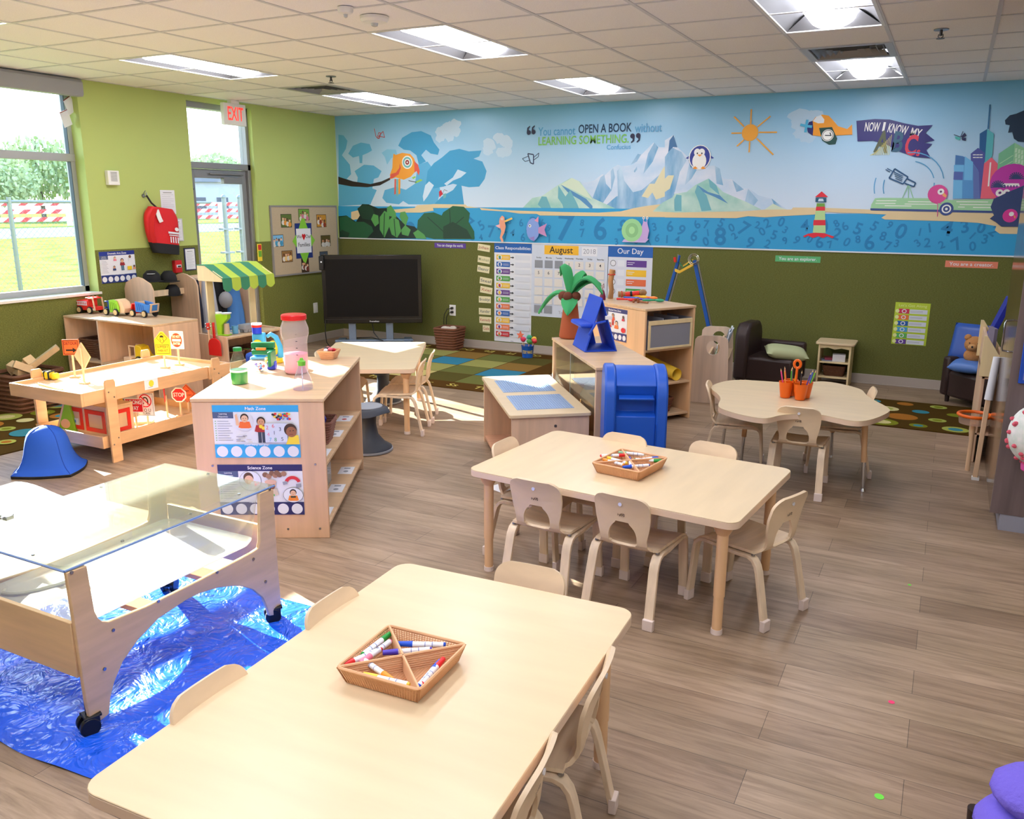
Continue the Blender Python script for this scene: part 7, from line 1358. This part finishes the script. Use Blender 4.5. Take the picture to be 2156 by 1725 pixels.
for k, c_ in enumerate(((240, 190, 50), (220, 80, 90), (90, 180, 110), (150, 150, 160), (240, 150, 60))): b.m(mat('case_toy_%d' % k, c_, .5)); [b.blob((rr.uniform(-.08, .08), rr.uniform(-.18, .18), rr.uniform(.05, .13)), (.03, .04, .025), 8, 6) for _ in range(3)]
b.out('toy_pieces', t)
def G__(x, y, z=GH+.0005): p = gO+ex*x+ey*y; return (p.x, p.y, z)
# palm tree and blue tent on the case
pc = ZP(1200, 712, GH); t = thing('plush_palm_tree', 'brown trunk plush palm tree with green leaves and coconuts', 'plush palm', (pc.x, pc.y, GH+.0005), 0)
BRK = mat('plush_trunk', (166, 84, 50), .9); LFM = mat('plush_leaf', (60, 158, 96), .85); COC = mat('plush_coconut', (104, 56, 38), .9); hh = HZ(pc, 632)-GH
prf = [(.0, .002), (.075, .003), (.082, .015)]
for k in range(16): z = .02+(hh-.02)*k/15; prf.append((.082-.034*k/15, z))
B().m(BRK).lathe(prf+[(.002, hh+.01)], seg=26).out('trunk', t, smooth=40)
for x, y in ((-.05, -.03), (.0, -.055), (.05, -.02)): B().m(COC).blob((x, y, hh+.03), .036, 14, 8).out('coconut', t)
for az, ln, rise, drop, wd in ((180, .26, .06, .2, .05), (-10, .27, .16, .12, .055), (60, .14, .14, .0, .05), (-75, .15, .0, .12, .06), (30, .22, .1, .02, .06), (150, .13, .2, .05, .045)):
    a_ = math.radians(az); b = B().m(LFM)
    def leaf(u, v): x = ln*v; z = hh+.04+rise*math.sin(v*PI*.7)*1.2-drop*v*v; ww = wd*math.sin(PI*min(1, .12+v*.88))**.8*(2*u-1); return (x*math.cos(a_)-ww*math.sin(a_), x*math.sin(a_)+ww*math.cos(a_), z-abs(2*u-1)*.018)
    b.sheet(leaf, 7, 12); b.out('leaf', t, solid=.012, smooth=70)
pt = ZP(1262, 733, GH); t = thing('play_tent', 'blue fabric triangular doll tent on the display case', 'toy tent', (pt.x-.03, pt.y-.02, GH+.0005), math.radians(38)); TF = mat('tent_blue', (20, 70, 196), .55)
th_ = HZ(pt, 622)-GH; tw_, td_ = .115, .16; b = B().m(TF)
b.prism([(-tw_, 0), (0, th_), (0, th_-.02), (-tw_+.012, 0)], -td_, td_, 'xz').prism([(tw_, 0), (tw_-.012, 0), (0, th_-.02), (0, th_)], -td_, td_, 'xz').box(-tw_, tw_, -td_, td_, 0, .008); b.prism([(-tw_*.5, .0), (tw_*.5, .0), (0, th_*.6)], td_-.01, td_-.004, 'xz'); b.out('cover', t, bevel=.004)
B().m(TF).box(-tw_*1.2, -tw_*.45, -td_*.9, td_*.9, .16, .19).out('side_pocket', t, bevel=.012); B().m(PAPER).box(.02, .07, -td_-.012, -td_-.002, .22, .245).out('tag', t, bevel=.002); B().m(TF).tube([(-.09, -td_-.01, .12), (-.05, -td_-.03, .2), (.02, -td_-.02, .21)], .008).out('strap', t)
# ---- blue mailbox
mb = thing('toy_mailbox', 'large blue plastic play mailbox with a letter slot', 'mailbox', (5.705, -4.50, 0), math.radians(24)); MB_ = mat('mailbox_blue', (26, 84, 190), .38); mw, mdp, mh_ = .178, .2, .86
hb_ = .70; arc = [(-mdp, 0), (-mdp, hb_)]+[(-mdp*math.cos(k*PI/14), hb_+(mh_-hb_)*math.sin(k*PI/14)) for k in range(1, 14)]+[(mdp, hb_), (mdp, 0)]
for x0, x1 in ((-mw, -mw+.065), (mw-.065, mw)): B().m(MB_).prism(arc, x0, x1, 'yz').out('side_shell', mb, bevel=.012, smooth=40)
arc2 = [(-mdp+.018, 0), (-mdp+.018, .59), (-mdp+.07, .61), (-mdp+.07, .68)]+[((-mdp+.012)*math.cos(k*PI/14), hb_+(mh_-hb_-.01)*math.sin(k*PI/14)) for k in range(2, 14)]+[(mdp-.012, hb_), (mdp-.012, 0)]
B().m(MB_).prism(arc2, -mw+.065, mw-.065, 'yz').out('centre_panel', mb, bevel=.004, smooth=40)
B().m(MB_).prism([(-mdp-.004, .70), (-mdp-.002, .69), (-mdp+.05, .682), (-mdp+.05, .71)], -mw+.08, mw-.08, 'yz').out('slot_lip', mb, bevel=.003)
B().m(mat('mailbox_seam', (16, 60, 150), .5)).box(-mw-.001, mw+.001, -mdp-.0015, -mdp-.0005, .298, .301).box(-mw+.063, -mw+.066, -mdp-.002, -mdp, .0, .55).box(mw-.066, mw-.063, -mdp-.002, -mdp, .0, .55).out('seam', mb, smooth=0)
a = Art((0, -mdp+.017, .42), (1, 0, 0), (0, 0, 1), (0, -1, 0)); a.txt('MAIL', 0, 0, .06, mat('mailbox_emboss', (22, 72, 172), .4), bold=.02); a.out('embossed_word', mb, smooth=0)
# ================================================================== READING AND MUSIC CORNER
# ---- music cabinet
MRZ = math.radians(58); mO = Vector((5.165, -2.70, 0)); mx, my = Vector((math.cos(MRZ), math.sin(MRZ), 0)), Vector((-math.sin(MRZ), math.cos(MRZ), 0)); MW_, MD_, MH_ = .53, .80, .955
mc = thing('music_cabinet', 'tall light wood cabinet with open shelves and a music poster on its side', 'cabinet', mO, MRZ)
B().m(PLYH).box(-.004, MW_+.004, -.004, MD_, MH_-.02, MH_).out('top_panel', mc, bevel=.003)
for x in (0, MW_-.02): B().m(wood('music_side_ply', (232, 190, 146), .07, (14, 14, 1.2), .4)).box(x, x+.02, 0, MD_-.002, 0, MH_-.0205).out('side_panel', mc, bevel=.003)
for z in (.06, .33, .62): B().m(PLYH).box(.0205, MW_-.0205, .004, MD_-.02, z-.018, z).out('shelf_board', mc, bevel=.002)
B().m(PLY).box(.0205, MW_-.0205, MD_*.5, MD_*.5+.01, .06, MH_-.021).out('back_panel', mc, smooth=0); B().m(SCR).cyl((-.001, .05, .3), (-.004, .05, .3), .006).out('screw', mc)
def M_(x, y, z): p = mO+mx*x+my*y; return (p.x, p.y, z)
p0, p1 = PPl(1268, 690, mO, mx), PPl(1320, 700, mO, mx); zt_, zb_ = PPl(1294, 649, mO, mx).z, PPl(1294, 716, mO, mx).z
wd_ = (p1-p0).length; a = Art((0, 0, 0), -my, (0, 0, 1), -mx); zone(a, wd_, zt_-zb_, 'Musical Arts Zone', (60, 62, 118), (60, 62, 118)); h_ = zt_-zb_
kid(a, wd_*.45, h_*.66, h_*.32, SK3, (220, 90, 60), pants=(200, 60, 50)); kid(a, wd_*.6, h_*.42, h_*.36, SK1, (230, 120, 60)); kid(a, wd_*.86, h_*.68, h_*.24, SK2, (200, 60, 80)); a.ell(wd_*.88, h_*.36, wd_*.09, h_*.08, pr_(214, 50, 56), 16); kid(a, wd_*.35, h_*.42, h_*.22, SK3, (210, 50, 60))
o = a.out('zone_poster', smooth=0); o.location = (p0.x-mx.x*.001, p0.y-mx.y*.001, zb_); tag(o, 'purple banded music poster on the side of the tall cabinet', 'poster')
t = thing('drawer_bin', 'wooden framed drawer with grey tray on the top shelf of the music cabinet', 'drawer', M_(MW_/2, .0, .621), MRZ); ww = MW_/2-.035
B().m(CRM).box(-ww, ww, -.012, .0, .2, .235).box(-ww, ww, -.012, 0, 0, .018).box(-ww, -ww+.02, -.012, 0, .018, .2).box(ww-.02, ww, -.012, 0, .018, .2).out('front_frame', t, bevel=.002); B().m(clear('tray_plastic', (206, 208, 220), .05, .1, .35)).box(-ww+.02, ww-.02, -.006, -.003, .018, .2).box(-ww+.01, ww-.01, 0, .3, .0, .01).box(-ww, -ww+.006, 0, .3, 0, .24).box(ww-.006, ww, 0, .3, 0, .24).box(-.08, -.074, 0, .3, .2, .25).box(.074, .08, 0, .3, .2, .25).out('clear_tray', t)
B().m(mat('smoky_tray', (150, 150, 158), .3)).box(-ww+.03, ww-.04, .02, .25, .02, .05).out('inner_tray', t, bevel=.004)
t = thing('paper_roll', 'yellow paper tube lying on the middle shelf of the music cabinet', 'paper roll', M_(.34, .1, .3305+.05), MRZ); b = B().m(mat('yellow_paper', (236, 196, 60), .5)); b.sheet(lambda u, v: (.05*math.cos(2*PI*u)-.12*v*1.0+.06, -.06+.3*v, .05*math.sin(2*PI*u)+.10*v), 22, 2, True); b.out('tube', t, solid=.002)
simple('book_stack', 'white papers stacked beside the yellow paper tube', 'paper', B().m(PAPER).box(-.09, .06, -.1, .1, 0, .02).box(-.08, .05, -.09, .1, .02, .045).box(-.07, .05, -.1, .08, .045, .06), M_(.2, .14, .3305), MRZ+.1)
simple('maraca', 'brown ball instrument at the left of the middle shelf', 'instrument', B().m(mat('dark_brown_wood', (70, 44, 30), .4)).blob((0, 0, .035), .035).cyl((0, 0, .035), (-.03, .1, .03), .008), M_(.13, .2, .3305), MRZ)
basket('brown basket on the bottom shelf of the music cabinet', M_(.27, .2, .061), MRZ, .26, .3, .12, mat('brown_weave'))
# instruments on top
INS = 'instruments on the music cabinet'
zt = MH_+.001
t = thing('rain_stick', 'upright wooden stick tied with red cord on the music cabinet', 'instrument', M_(.12, .62, zt), 0, INS); pb_ = ZP(1285, 629, MH_); t.location = (pb_.x, pb_.y, zt); hh = HZ(pb_, 568)-MH_
B().m(wood('stick_wood', (196, 146, 96), .25, (20, 20, 5))).tube([(0, 0, 0), (.008, 0, hh*.3), (-.004, 0, hh*.6), (.012, 0, hh)], [.024, .021, .023, .026], 12).out('stick', t); B().m(mat('red_cord', (206, 50, 40), .6)).tube([(.03*math.cos(k*PI/6)+.005, .03*math.sin(k*PI/6), hh*.82+.004*(k % 3)) for k in range(12)], .004, 6, True).out('cord', t)
pb_ = ZP(1278, 627, MH_); t = thing('hand_bell', 'dark red bell shaped toy with a loop handle', 'instrument', M_(.10, .70, zt), 0, INS); B().m(mat('maroon', (110, 20, 56), .35)).lathe([(.002, .001), (.026, .001), (.026, .03), (.012, .075), (.004, .085)], seg=16).out('bell', t); B().m(mat('maroon')).tube([(0, 0, .08), (-.01, 0, .12), (.008, 0, .14), (.008, 0, .1)], .003).out('loop', t)
def lay(px, py, lab, fn, rz): p = ZP(px, py, MH_); t = thing('hand_instrument', lab, 'instrument', (p.x, p.y, zt), rz, INS); fn(t); return t
lay(1325, 626, 'thick wooden shaker stick lying on the music cabinet', lambda t: (B().m(mat('stick_wood')).tube([(-.1, 0, .026), (0, .0, .026), (.12, 0, .03)], [.026, .022, .026], 12).out('stick', t), B().m(mat('red_cord')).tube([(-.07, .027*math.cos(k*PI/6), .026+.027*math.sin(k*PI/6)) for k in range(12)], .004, 6, True).out('cord', t)), .5)
lay(1336, 628, 'red and black patterned shaker with a tan head', lambda t: (B().m(mat('toy_red')).cyl((-.08, 0, .03), (.04, 0, .045), .022).out('handle', t), B().m(BLACK).cyl((-.04, 0, .036), (-.02, 0, .039), .0235).out('band', t), B().m(mat('stick_wood')).blob((.07, 0, .05), (.035, .03, .03)).out('head', t)), .3)
for px, py, c_, nm, rz in ((1345, 629, (240, 190, 40), 'yellow', -.25), (1365, 631, (240, 130, 50), 'orange', -.3), (1318, 635, (214, 40, 44), 'red', -.2), (1352, 635, (80, 50, 160), 'violet', -.15), (1375, 637, (40, 150, 110), 'green', .2), (1330, 632, (40, 90, 190), 'blue', -.4)):
    def cl(t, c_=c_, nm=nm): B().m(mat('castanet_'+nm, c_, .35)).tube([(-.09, 0, .014), (-.02, .0, .018), (.03, 0, .02)], .009).out('handle', t); B().m(mat('castanet_'+nm)).blob((.055, 0, .018), (.04, .026, .014), 12, 6).out('head', t)
    lay(px, py, nm+' plastic castanet lying on the music cabinet', cl, rz)
lay(1340, 638, 'bundle of brown seed bells on the music cabinet', lambda t: ([B().m(mat('seed_brown', (140, 80, 44), .6)).blob((.02*math.cos(k), .02*math.sin(k*1.7), .012+.008*(k % 3)), .012, 8, 5).out('seed', t) for k in range(8)], B().m(mat('toy_handle_brown', (150, 90, 54), .5)).tube([(.02, 0, .012), (.11, -.03, .01)], .008).out('handle', t)), 0)
# ---- blue and yellow folding stand (large drafting compass frame) leaning at the wall
q0 = YP(1427, 552, -.5); q1 = YP(1462, 548, -.5); f0 = YP(1404, 632, -.5); f1 = YP(1497, 712, -.5); f0b = q0+(f0-q0)*(q0.z/(q0.z-f0.z)*.999); f1b = q1+(f1-q1)*(q1.z/(q1.z-f1.z)*.999)
t = thing('stand_frame', 'blue metal A shaped stand with yellow cross bar against the wall', 'stand', (0, 0, 0)); BLM = mat('stand_blue', (24, 84, 168), .35)
for a0, a1 in ((f0b, q0), (f1b, q1)): o = B().m(BLM).sweep([a0, a1], (1, 0, .2), .035, .03).out('leg', t, bevel=.003); B().m(STEEL).sweep([a0+Vector((.03, .012, 0)), a1+Vector((.03, .012, 0))], (1, 0, .2), .012, .012).out('rail', o)
B().m(mat('stand_yellow', (232, 186, 60), .4)).sweep([q0+Vector((-.02, -.02, -.08)), q0+Vector((.03, -.02, -.1)), q1+Vector((.0, -.02, -.04))], (0, 0, 1), .03, .02).sweep([q0+Vector((.05, .03, -.04)), q1+Vector((-.02, .03, .0))], (0, 0, 1), .02, .02).out('cross_bar', t, bevel=.003)
for rr_ in (.055, .04): B().m(CHROME).tube([q1+Vector((rr_*math.cos(k*PI/10), -.03, rr_*math.sin(k*PI/10)+.01)) for k in range(20)], .004, 6, True).out('ring', t)
B().m(mat('toy_red')).cyl(q0+Vector((-.02, -.02, 0)), q0+Vector((-.03, -.02, .05)), .014).m(BLM).cyl(q0+Vector((.01, -.02, 0)), q0+Vector((.02, -.02, .07)), .012).m(CHROME).cyl(q0+Vector((0, 0, 0)), q0+Vector((.0, 0, .08)), .006).out('clamp', t)
B().m(mat('green_cord', (30, 120, 70), .5)).tube([q0+Vector((.02, -.02, .0)), q0+Vector((.06, -.02, -.05)), q0+Vector((.1, -.02, -.03)), q1+Vector((-.02, -.02, .0))], .006).out('cord', t)
# ---- sloped book display
bk = thing('book_display', 'light wood book display with round hole in the side panel and picture books', 'bookcase', (5.27, -1.66, 0), math.radians(9)); SP = wood('book_side_ply', (232, 208, 188), .12, (16, 16, 1), .45)
def side_out(): return [(0, 0), (.34, 0), (.335, .3), (.32, .58), (.30, .605), (.25, .62), (.1, .62), (.05, .605), (.03, .58), (.01, .3)]
hc = (.19, .51); n = 28; hole = []
for y in (0, .62):
    b = B().m(SP); so = side_out()
    # ring of quads between hole and outline: sample outline by angle
    def edge_pt(ang):
        best = None; d = (math.cos(ang), math.sin(ang))
        for (x0, y0), (x1, y1) in zip(so, so[1:]+so[:1]):
            den = d[0]*(y1-y0)-d[1]*(x1-x0)
            if abs(den) < 1e-9: continue
            t_ = ((x0-hc[0])*(y1-y0)-(y0-hc[1])*(x1-x0))/den; s_ = ((x0-hc[0])*d[1]-(y0-hc[1])*d[0])/den
            if t_ > 0 and -1e-6 <= s_ <= 1+1e-6 and (best is None or t_ < best): best = t_
        return (hc[0]+d[0]*best, hc[1]+d[1]*best)
    angs = sorted([2*PI*k/n for k in range(n)]+[math.atan2(py-hc[1], px-hc[0]) % (2*PI) for px, py in so])
    hi = [(hc[0]+.06*math.cos(a_), hc[1]+.065*math.sin(a_)) for a_ in angs]; ho = [edge_pt(a_) for a_ in angs]; m_ = len(angs)
    F = [[b.v((x, yy, z)) for x, z in L_] for yy in (y, y+.02) for L_ in (hi, ho)]
    for k in range(m_):
        j = (k+1) % m_; b.f([F[0][k], F[0][j], F[1][j], F[1][k]]); b.f([F[2][k], F[2][j], F[3][j], F[3][k]]); b.f([F[0][k], F[0][j], F[2][j], F[2][k]]); b.f([F[1][k], F[1][j], F[3][j], F[3][k]])
    b.out('side_panel', bk, smooth=25)
for k in range(3): B().m(PLYH).box(.03+.1*k, .05+.1*k, .0205, .6195, .08+.16*k, .3+.12*k).box(.05+.1*k, .13+.1*k, .0205, .6195, .08+.16*k, .095+.16*k).out('tier', bk, bevel=.002)
rr = random.Random(11); bc_ = [(150, 190, 60), (90, 170, 70), (70, 110, 130), (180, 210, 220), (120, 160, 200), (90, 120, 150), (60, 110, 80), (200, 190, 170), (50, 90, 120), (190, 120, 80), (70, 60, 60), (110, 150, 130)]
nmz = ['lime', 'green', 'slate', 'pale', 'sky blue', 'steel blue', 'dark green', 'cream', 'teal', 'tan', 'charcoal', 'sage']
for k in range(12):
    tier, col_ = k % 3, k//3; y = .06+.14*col_+rr.uniform(0, .03); x = .055+.1*tier; z = .096+.16*tier; hgt = rr.uniform(.2, .26); lean = rr.uniform(.18, .3)
    c_, s_ = math.cos(math.radians(9)), math.sin(math.radians(9)); t = thing('picture_book', nmz[k]+' picture book standing in the book display, '+('front', 'middle', 'back')[tier]+' tier', 'book', (5.27+x*c_-y*s_, -1.66+x*s_+y*c_, z), math.radians(9), 'picture books in the display')
    B().m(mat('cover_%d' % k, bc_[k], .4)).at(0, 0, 0, 0, 0, lean).box(.0, .003, 0, .13, .0, hgt).box(.015, .018, 0, .13, 0, hgt).out('cover', t, bevel=.001); B().m(PAPER).at(0, 0, 0, 0, 0, lean).box(.003, .015, .002, .127, .003, hgt-.003).out('pages', t, smooth=0)
simple('red_crate', 'red plastic crate behind the book display', 'crate', B().m(mat('crate_red', (160, 30, 44), .5)).box(-.12, .12, -.12, .12, 0, .2).box(-.14, .14, -.14, .14, .2, .22), (5.2, -1.28, 0), .1, bevel=.005)
# ---- armchairs
LE = mat('brown_leather', (50, 34, 32), .42, bump=(90, .1))
def armchair(lab, loc, rz, hb=.60, sides=(-1, 1)):
    t = thing('armchair', lab, 'armchair', loc, rz, 'dark brown child armchairs'); w2, dp = .30, .29
    B().m(LE).box(-w2+.085, w2-.085, -dp, dp-.1, .06, .30).out('seat', t, bevel=.03); 
    b = B().m(LE); b.prism([(-w2+.06, .06), (w2-.06, .06), (w2-.06, hb-.12), (w2-.1, hb-.04), (w2-.16, hb), (-w2+.16, hb), (-w2+.1, hb-.04), (-w2+.06, hb-.12)], dp-.14, dp, 'xz'); b.out('backrest', t, bevel=.03, smooth=60)
    for s_ in sides: B().m(LE).box(*sorted((s_*w2, s_*(w2-.09))), -dp, dp-.02, .06, .42).out('armrest', t, bevel=.025)
    for x in (-w2+.06, w2-.06):
        for y in (-dp+.05, dp-.06): B().m(mat('dark_leg_wood', (40, 26, 22), .5)).cyl((x, y, .07), (x, y, 0), .022, .018).out('leg', t)
armchair('dark brown child armchair with a pale green cushion beside the book display', (5.76, -.52, 0), math.radians(84), .62, (1,)); a2 = armchair('dark brown child armchair with blue pillows in the right corner', (7.72, -.52, 0), math.radians(-48), .52)
def pillow(lab, loc, rot, m_, sx=.2, sy=.15, th=.05, name='pillow'):
    b = B().m(m_)
    def f(u, v, s_): x, y = (2*u-1), (2*v-1); k = (1-x**4)*(1-y**4); return (sx*x*(1-.08*(1-y*y)*-1 if False else 1), sy*y, s_*th*max(0, k)**.6)
    b.sheet(lambda u, v: f(u, v, 1), 15, 13); b.sheet(lambda u, v: f(u, v, -1), 15, 13); bmesh.ops.remove_doubles(b.bm, verts=b.bm.verts[:], dist=.0005); o = b.out(name, smooth=80); o.location = loc; o.rotation_euler = rot; return tag(o, lab, 'pillow')
pillow('pale green cushion lying on the left armchair', (5.93, -.58, .35), (.1, .1, .3), mat('cushion_green', (176, 182, 140), .9), .2, .15, .06)
PB_ = mat('satin_blue', (44, 84, 168), .4); pillow('dark blue pillow standing against the right armchair back', (7.50, -.42, .54), (1.25, 0, -.35), PB_, .15, .18, .05); pillow('lighter blue pillow lying on the right armchair seat', (7.51, -.66, .37), (.15, 0, -.3), mat('satin_sky', (84, 124, 196), .4), .14, .11, .05)
t = thing('teddy_bear', 'light brown plush bear head between the blue pillows', 'teddy bear', (7.545, -.62, .46)); FUR = mat('plush_tan', (196, 138, 84), .95, bump=(120, .8)); B().m(FUR).blob((0, 0, .1), (.085, .08, .075)).blob((0, .0, .0), (.08, .06, .07)).out('body', t); B().m(FUR).blob((-.06, 0, .16), .03).blob((.06, 0, .16), .03).out('ear', t); B().m(mat('muzzle', (206, 156, 104), .9)).blob((-.02, -.07, .085), (.035, .025, .028)).m(INK).blob((-.022, -.094, .09), .009).blob((-.045, -.066, .12), .006).blob((.02, -.074, .12), .006).out('face', t)
# ---- side table with shelves
q0, q1 = YP(1718, 790, -.36), YP(1786, 800, -.36); zt_ = YP(1750, 722, -.36).z; sw = q1.x-q0.x; t = thing('side_shelf', 'small wooden side table with two shelves between the armchairs', 'side table', (q0.x, -.36, 0), -.0)
B().m(MAPLE).prism([(x+sw/2, y+.15) for x, y in rrect(sw/2+.03, .17, .03)], zt_-.022, zt_).out('tabletop', t, bevel=.004)
for x in (0, sw-.018): B().m(CRM).box(x, x+.018, 0, .3, 0, zt_-.023).out('side_panel', t, bevel=.003)
for z in (.10, .25): B().m(CRM).box(.0185, sw-.0185, .005, .295, z-.014, z).out('shelf_board', t, bevel=.002)
B().m(CRM).prism([(.0185, zt_-.023), (.0185, zt_-.06), (sw*.3, zt_-.05), (sw*.5, zt_-.065), (sw*.7, zt_-.05), (sw-.0185, zt_-.06), (sw-.0185, zt_-.023)], .0, .014, 'xz').out('apron', t)
simple('white_box', 'white box on the upper shelf of the side table', 'box', B().m(PAPER).box(-.06, .06, -.05, .05, 0, .07), (q0.x+sw*.62, -.26, .2505), .1, bevel=.002); simple('magazines', 'open magazines beside the white box', 'magazine', B().m(mat('mag_blue', (150, 160, 190), .4)).box(-.06, .05, -.07, .07, 0, .008).m(mat('mag_red', (150, 60, 80), .4)).box(-.03, .06, -.05, .07, .008, .03), (q0.x+sw*.27, -.25, .2505), .2)
basket('dark basket with yellow contents on the lower shelf of the side table', (q0.x+sw*.5, -.21, .1005), 0, sw*.7, .2, .1)
# ---- right side: display unit, easel post, tray, built-in cabinet
t = thing('slanted_display', 'wooden slanted book display seen edge on at the right', 'bookcase', (7.55, -2.55, 0), 0)
B().m(PLY).prism([(0, 0), (.02, 0), (.02, .85), (0, .85)], 0, .9, 'xz').box(.12, .14, 0, .9, 0, .7).out('upright', t, bevel=.003); B().m(CRM).prism([(-.02, .62), (.16, .62), (.16, .66), (.0, .9), (-.02, .9)], -.02, 0, 'xz').out('gable', t, bevel=.002); B().m(CRM).prism([(-.02, .62), (.16, .62), (.16, .66), (.0, .9), (-.02, .9)], .9, .92, 'xz').out('gable', t, bevel=.002); B().m(PLY).box(.0, .15, .0, .9, .60, .62).box(.0, .12, 0, .9, .2, .215).out('shelf_board', t, bevel=.002)
simple('blue_binder', 'dark blue binder leaning on the slanted display', 'binder', B().m(mat('binder_blue', (18, 34, 150), .5)).at(0, 0, 0, 0, 0, .32).box(0, .035, -.14, .14, 0, .3), (7.565, -2.1, .84), .0, bevel=.004); simple('picture_book', 'small patterned book at the top of the slanted display', 'book', B().m(mat('book_mix', (120, 110, 130), .6)).box(0, .02, -.08, .08, 0, .14), (7.575, -2.4, .80), .2)
t = thing('easel_post', 'pale upright wooden post with a white paper roll at the top', 'easel', (7.572, -2.98, 0), 0); B().m(TOYW).sweep([(0, 0, 0), (.015, .02, .62)], (1, 0, 0), .03, .03).out('post', t, bevel=.004); B().m(PAPER).cyl((.015, .02, .54), (.03, .03, .82), .026, .022).out('paper_roll', t); B().m(WHITE).box(-.02, .025, -.02, .02, .0, .02).out('foot', t)
pt_ = ZP(2058, 893, .30); t = thing('orange_tray', 'clear round tray with an orange rim held at the easel', 'tray', (7.53, -2.78, .33), 0); B().m(clear('tray_clear', (236, 214, 196), .05, .05, .25)).lathe([(.001, .002), (.09, .002), (.10, .06)], seg=26, cap=False).out('bowl', t); B().m(OP).tube([(.10*math.cos(k*PI/14), .10*math.sin(k*PI/14), .062) for k in range(28)], .011, 8, True).out('rim', t)
B().m(TOYW).cyl((.0, 0, -.33), (0, 0, .0), .015).out('support', t)
LAMI = wood('laminate_walnut', (122, 106, 106), .18, (20, 20, 1.5), .4); GLO = wood('laminate_gloss_brown', (84, 60, 42), .14, (1.5, 20, 1.5), .12)
t = thing('wall_cabinet', 'tall dark laminate built-in cabinet with a wire handle at the right edge', 'cabinet', (7.62, -3.93, 0), 0)
B().m(LAMI).box(0, .6, 0, .02, .095, H-.001).out('end_panel', t, smooth=0); B().m(mat('toe_kick_grey', (150, 152, 166), .5)).box(.05, .6, .004, 1.1, 0, .095).out('toe_kick', t)
for k in range(2): B().m(GLO).box(0, .02, .022+.54*k, .022+.54*k+.536, .10, H-.002).out('door', t, bevel=.001)
B().m(LAMI).box(.0205, .6, .021, 1.1, .096, H-.002).out('carcass', t, smooth=0)
hp = XP(2130, 708, 7.62); b = B().m(CHROME); yy = hp.y+3.93
for dz in (0, .02): b.tube([(0, yy, 1.06-.09+dz*0), (-.035, yy, 1.06-.085), (-.04, yy, 1.06-.07), (-.04, yy, 1.06+.07), (-.035, yy, 1.06+.085), (0, yy, 1.06+.09)], .0055)
o = b.out('door_handle', t); o.location = (0, 0, hp.z-1.06)
# hanging things on the end panel
hp = YP(2150, 745, -3.93); t = thing('hanging_folder', 'blue edged folder with yellow sheet hanging on the cabinet end', 'folder', (7.70, -3.935, 1.0), 0); B().m(mat('folder_blue', (30, 80, 190), .4)).box(-.04, .22, -.012, -.001, -.16, .16).out('cover', t, bevel=.003); B().m(mat('folder_yellow', (226, 220, 120), .5)).box(-.02, .22, -.014, -.0125, -.06, .14).m(mat('folder_violet', (120, 130, 200), .5)).box(-.02, .22, -.014, -.0125, -.14, -.06).out('sheet', t, smooth=0)
t = thing('paper_lantern', 'white floral fabric ball with a pink end hanging on the cabinet end', 'lantern', (7.766, -4.07, .60)); FLR = mat('floral_cloth', (238, 234, 234), .8, noise=(26, .5, (206, 220, 212))); B().m(FLR).blob((0, 0, 0), (.13, .12, .16), 26, 16).out('ball', t)
b = B(); rr = random.Random(2); b.m(mat('floral_pink', (214, 90, 110), .8))
for k in range(60): a_, e_ = rr.uniform(PI, 2*PI), rr.uniform(-1, 1); v_ = Vector((.131*math.cos(a_)*math.sqrt(1-e_*e_), .121*math.sin(a_)*math.sqrt(1-e_*e_), .161*e_)); b.blob(v_, (.014, .014, .012), 6, 4)
b.out('flower_print', t); B().m(mat('hot_pink', (226, 90, 170), .6)).cyl((0, 0, -.15), (0, 0, -.2), .05, .045).cyl((-.0, 0, .15), (0, 0, .17), .04).out('end_cap', t, bevel=.006); B().m(BLACK).tube([(0, 0, .16), (-.05, .1, .3), (-.08, .12, .42)], .008).out('strap', t)
# ---- floor dots and purple cushion
for px, py, c_, nm, r_ in ((1877, 1479, (240, 60, 120), 'pink', .011), (1851, 1678, (110, 220, 70), 'green lower', .014), (1915, 1232, (120, 210, 90), 'green upper', .008)):
    p = ZP(px, py, 0); o = B().m(mat('dot_'+nm.split()[0], c_, .6)).cyl((0, 0, .0003), (0, 0, .0012), r_, seg=14).out('floor_dot', smooth=0); o.location = (p.x, p.y, 0); tag(o, nm+' sticker dot on the open floor at the right', 'sticker')
p = ZP(2185, 1700, .15); PUR = mat('purple_plush', (120, 104, 220), .95, bump=(60, .8)); t = thing('plush_cushion', 'purple plush cushion at the lower right corner', 'cushion', (p.x, p.y, 0), .3)
B().m(PUR).blob((0, 0, .07), (.15, .14, .07), 26, 14, .02).out('lower_roll', t, smooth=80); B().m(PUR).blob((.03, .02, .17), (.14, .13, .06), 26, 14, .03).out('upper_roll', t, smooth=80)
simple('chair_foot', 'small dark wooden chair foot beside the purple cushion', 'chair foot', B().m(mat('dark_leg_wood', (64, 46, 36), .5)).cyl((0, 0, 0), (0, 0, .07), .018, .022), (p.x-.14, p.y+.03, 0))  # foot of a chair, the rest of it left out
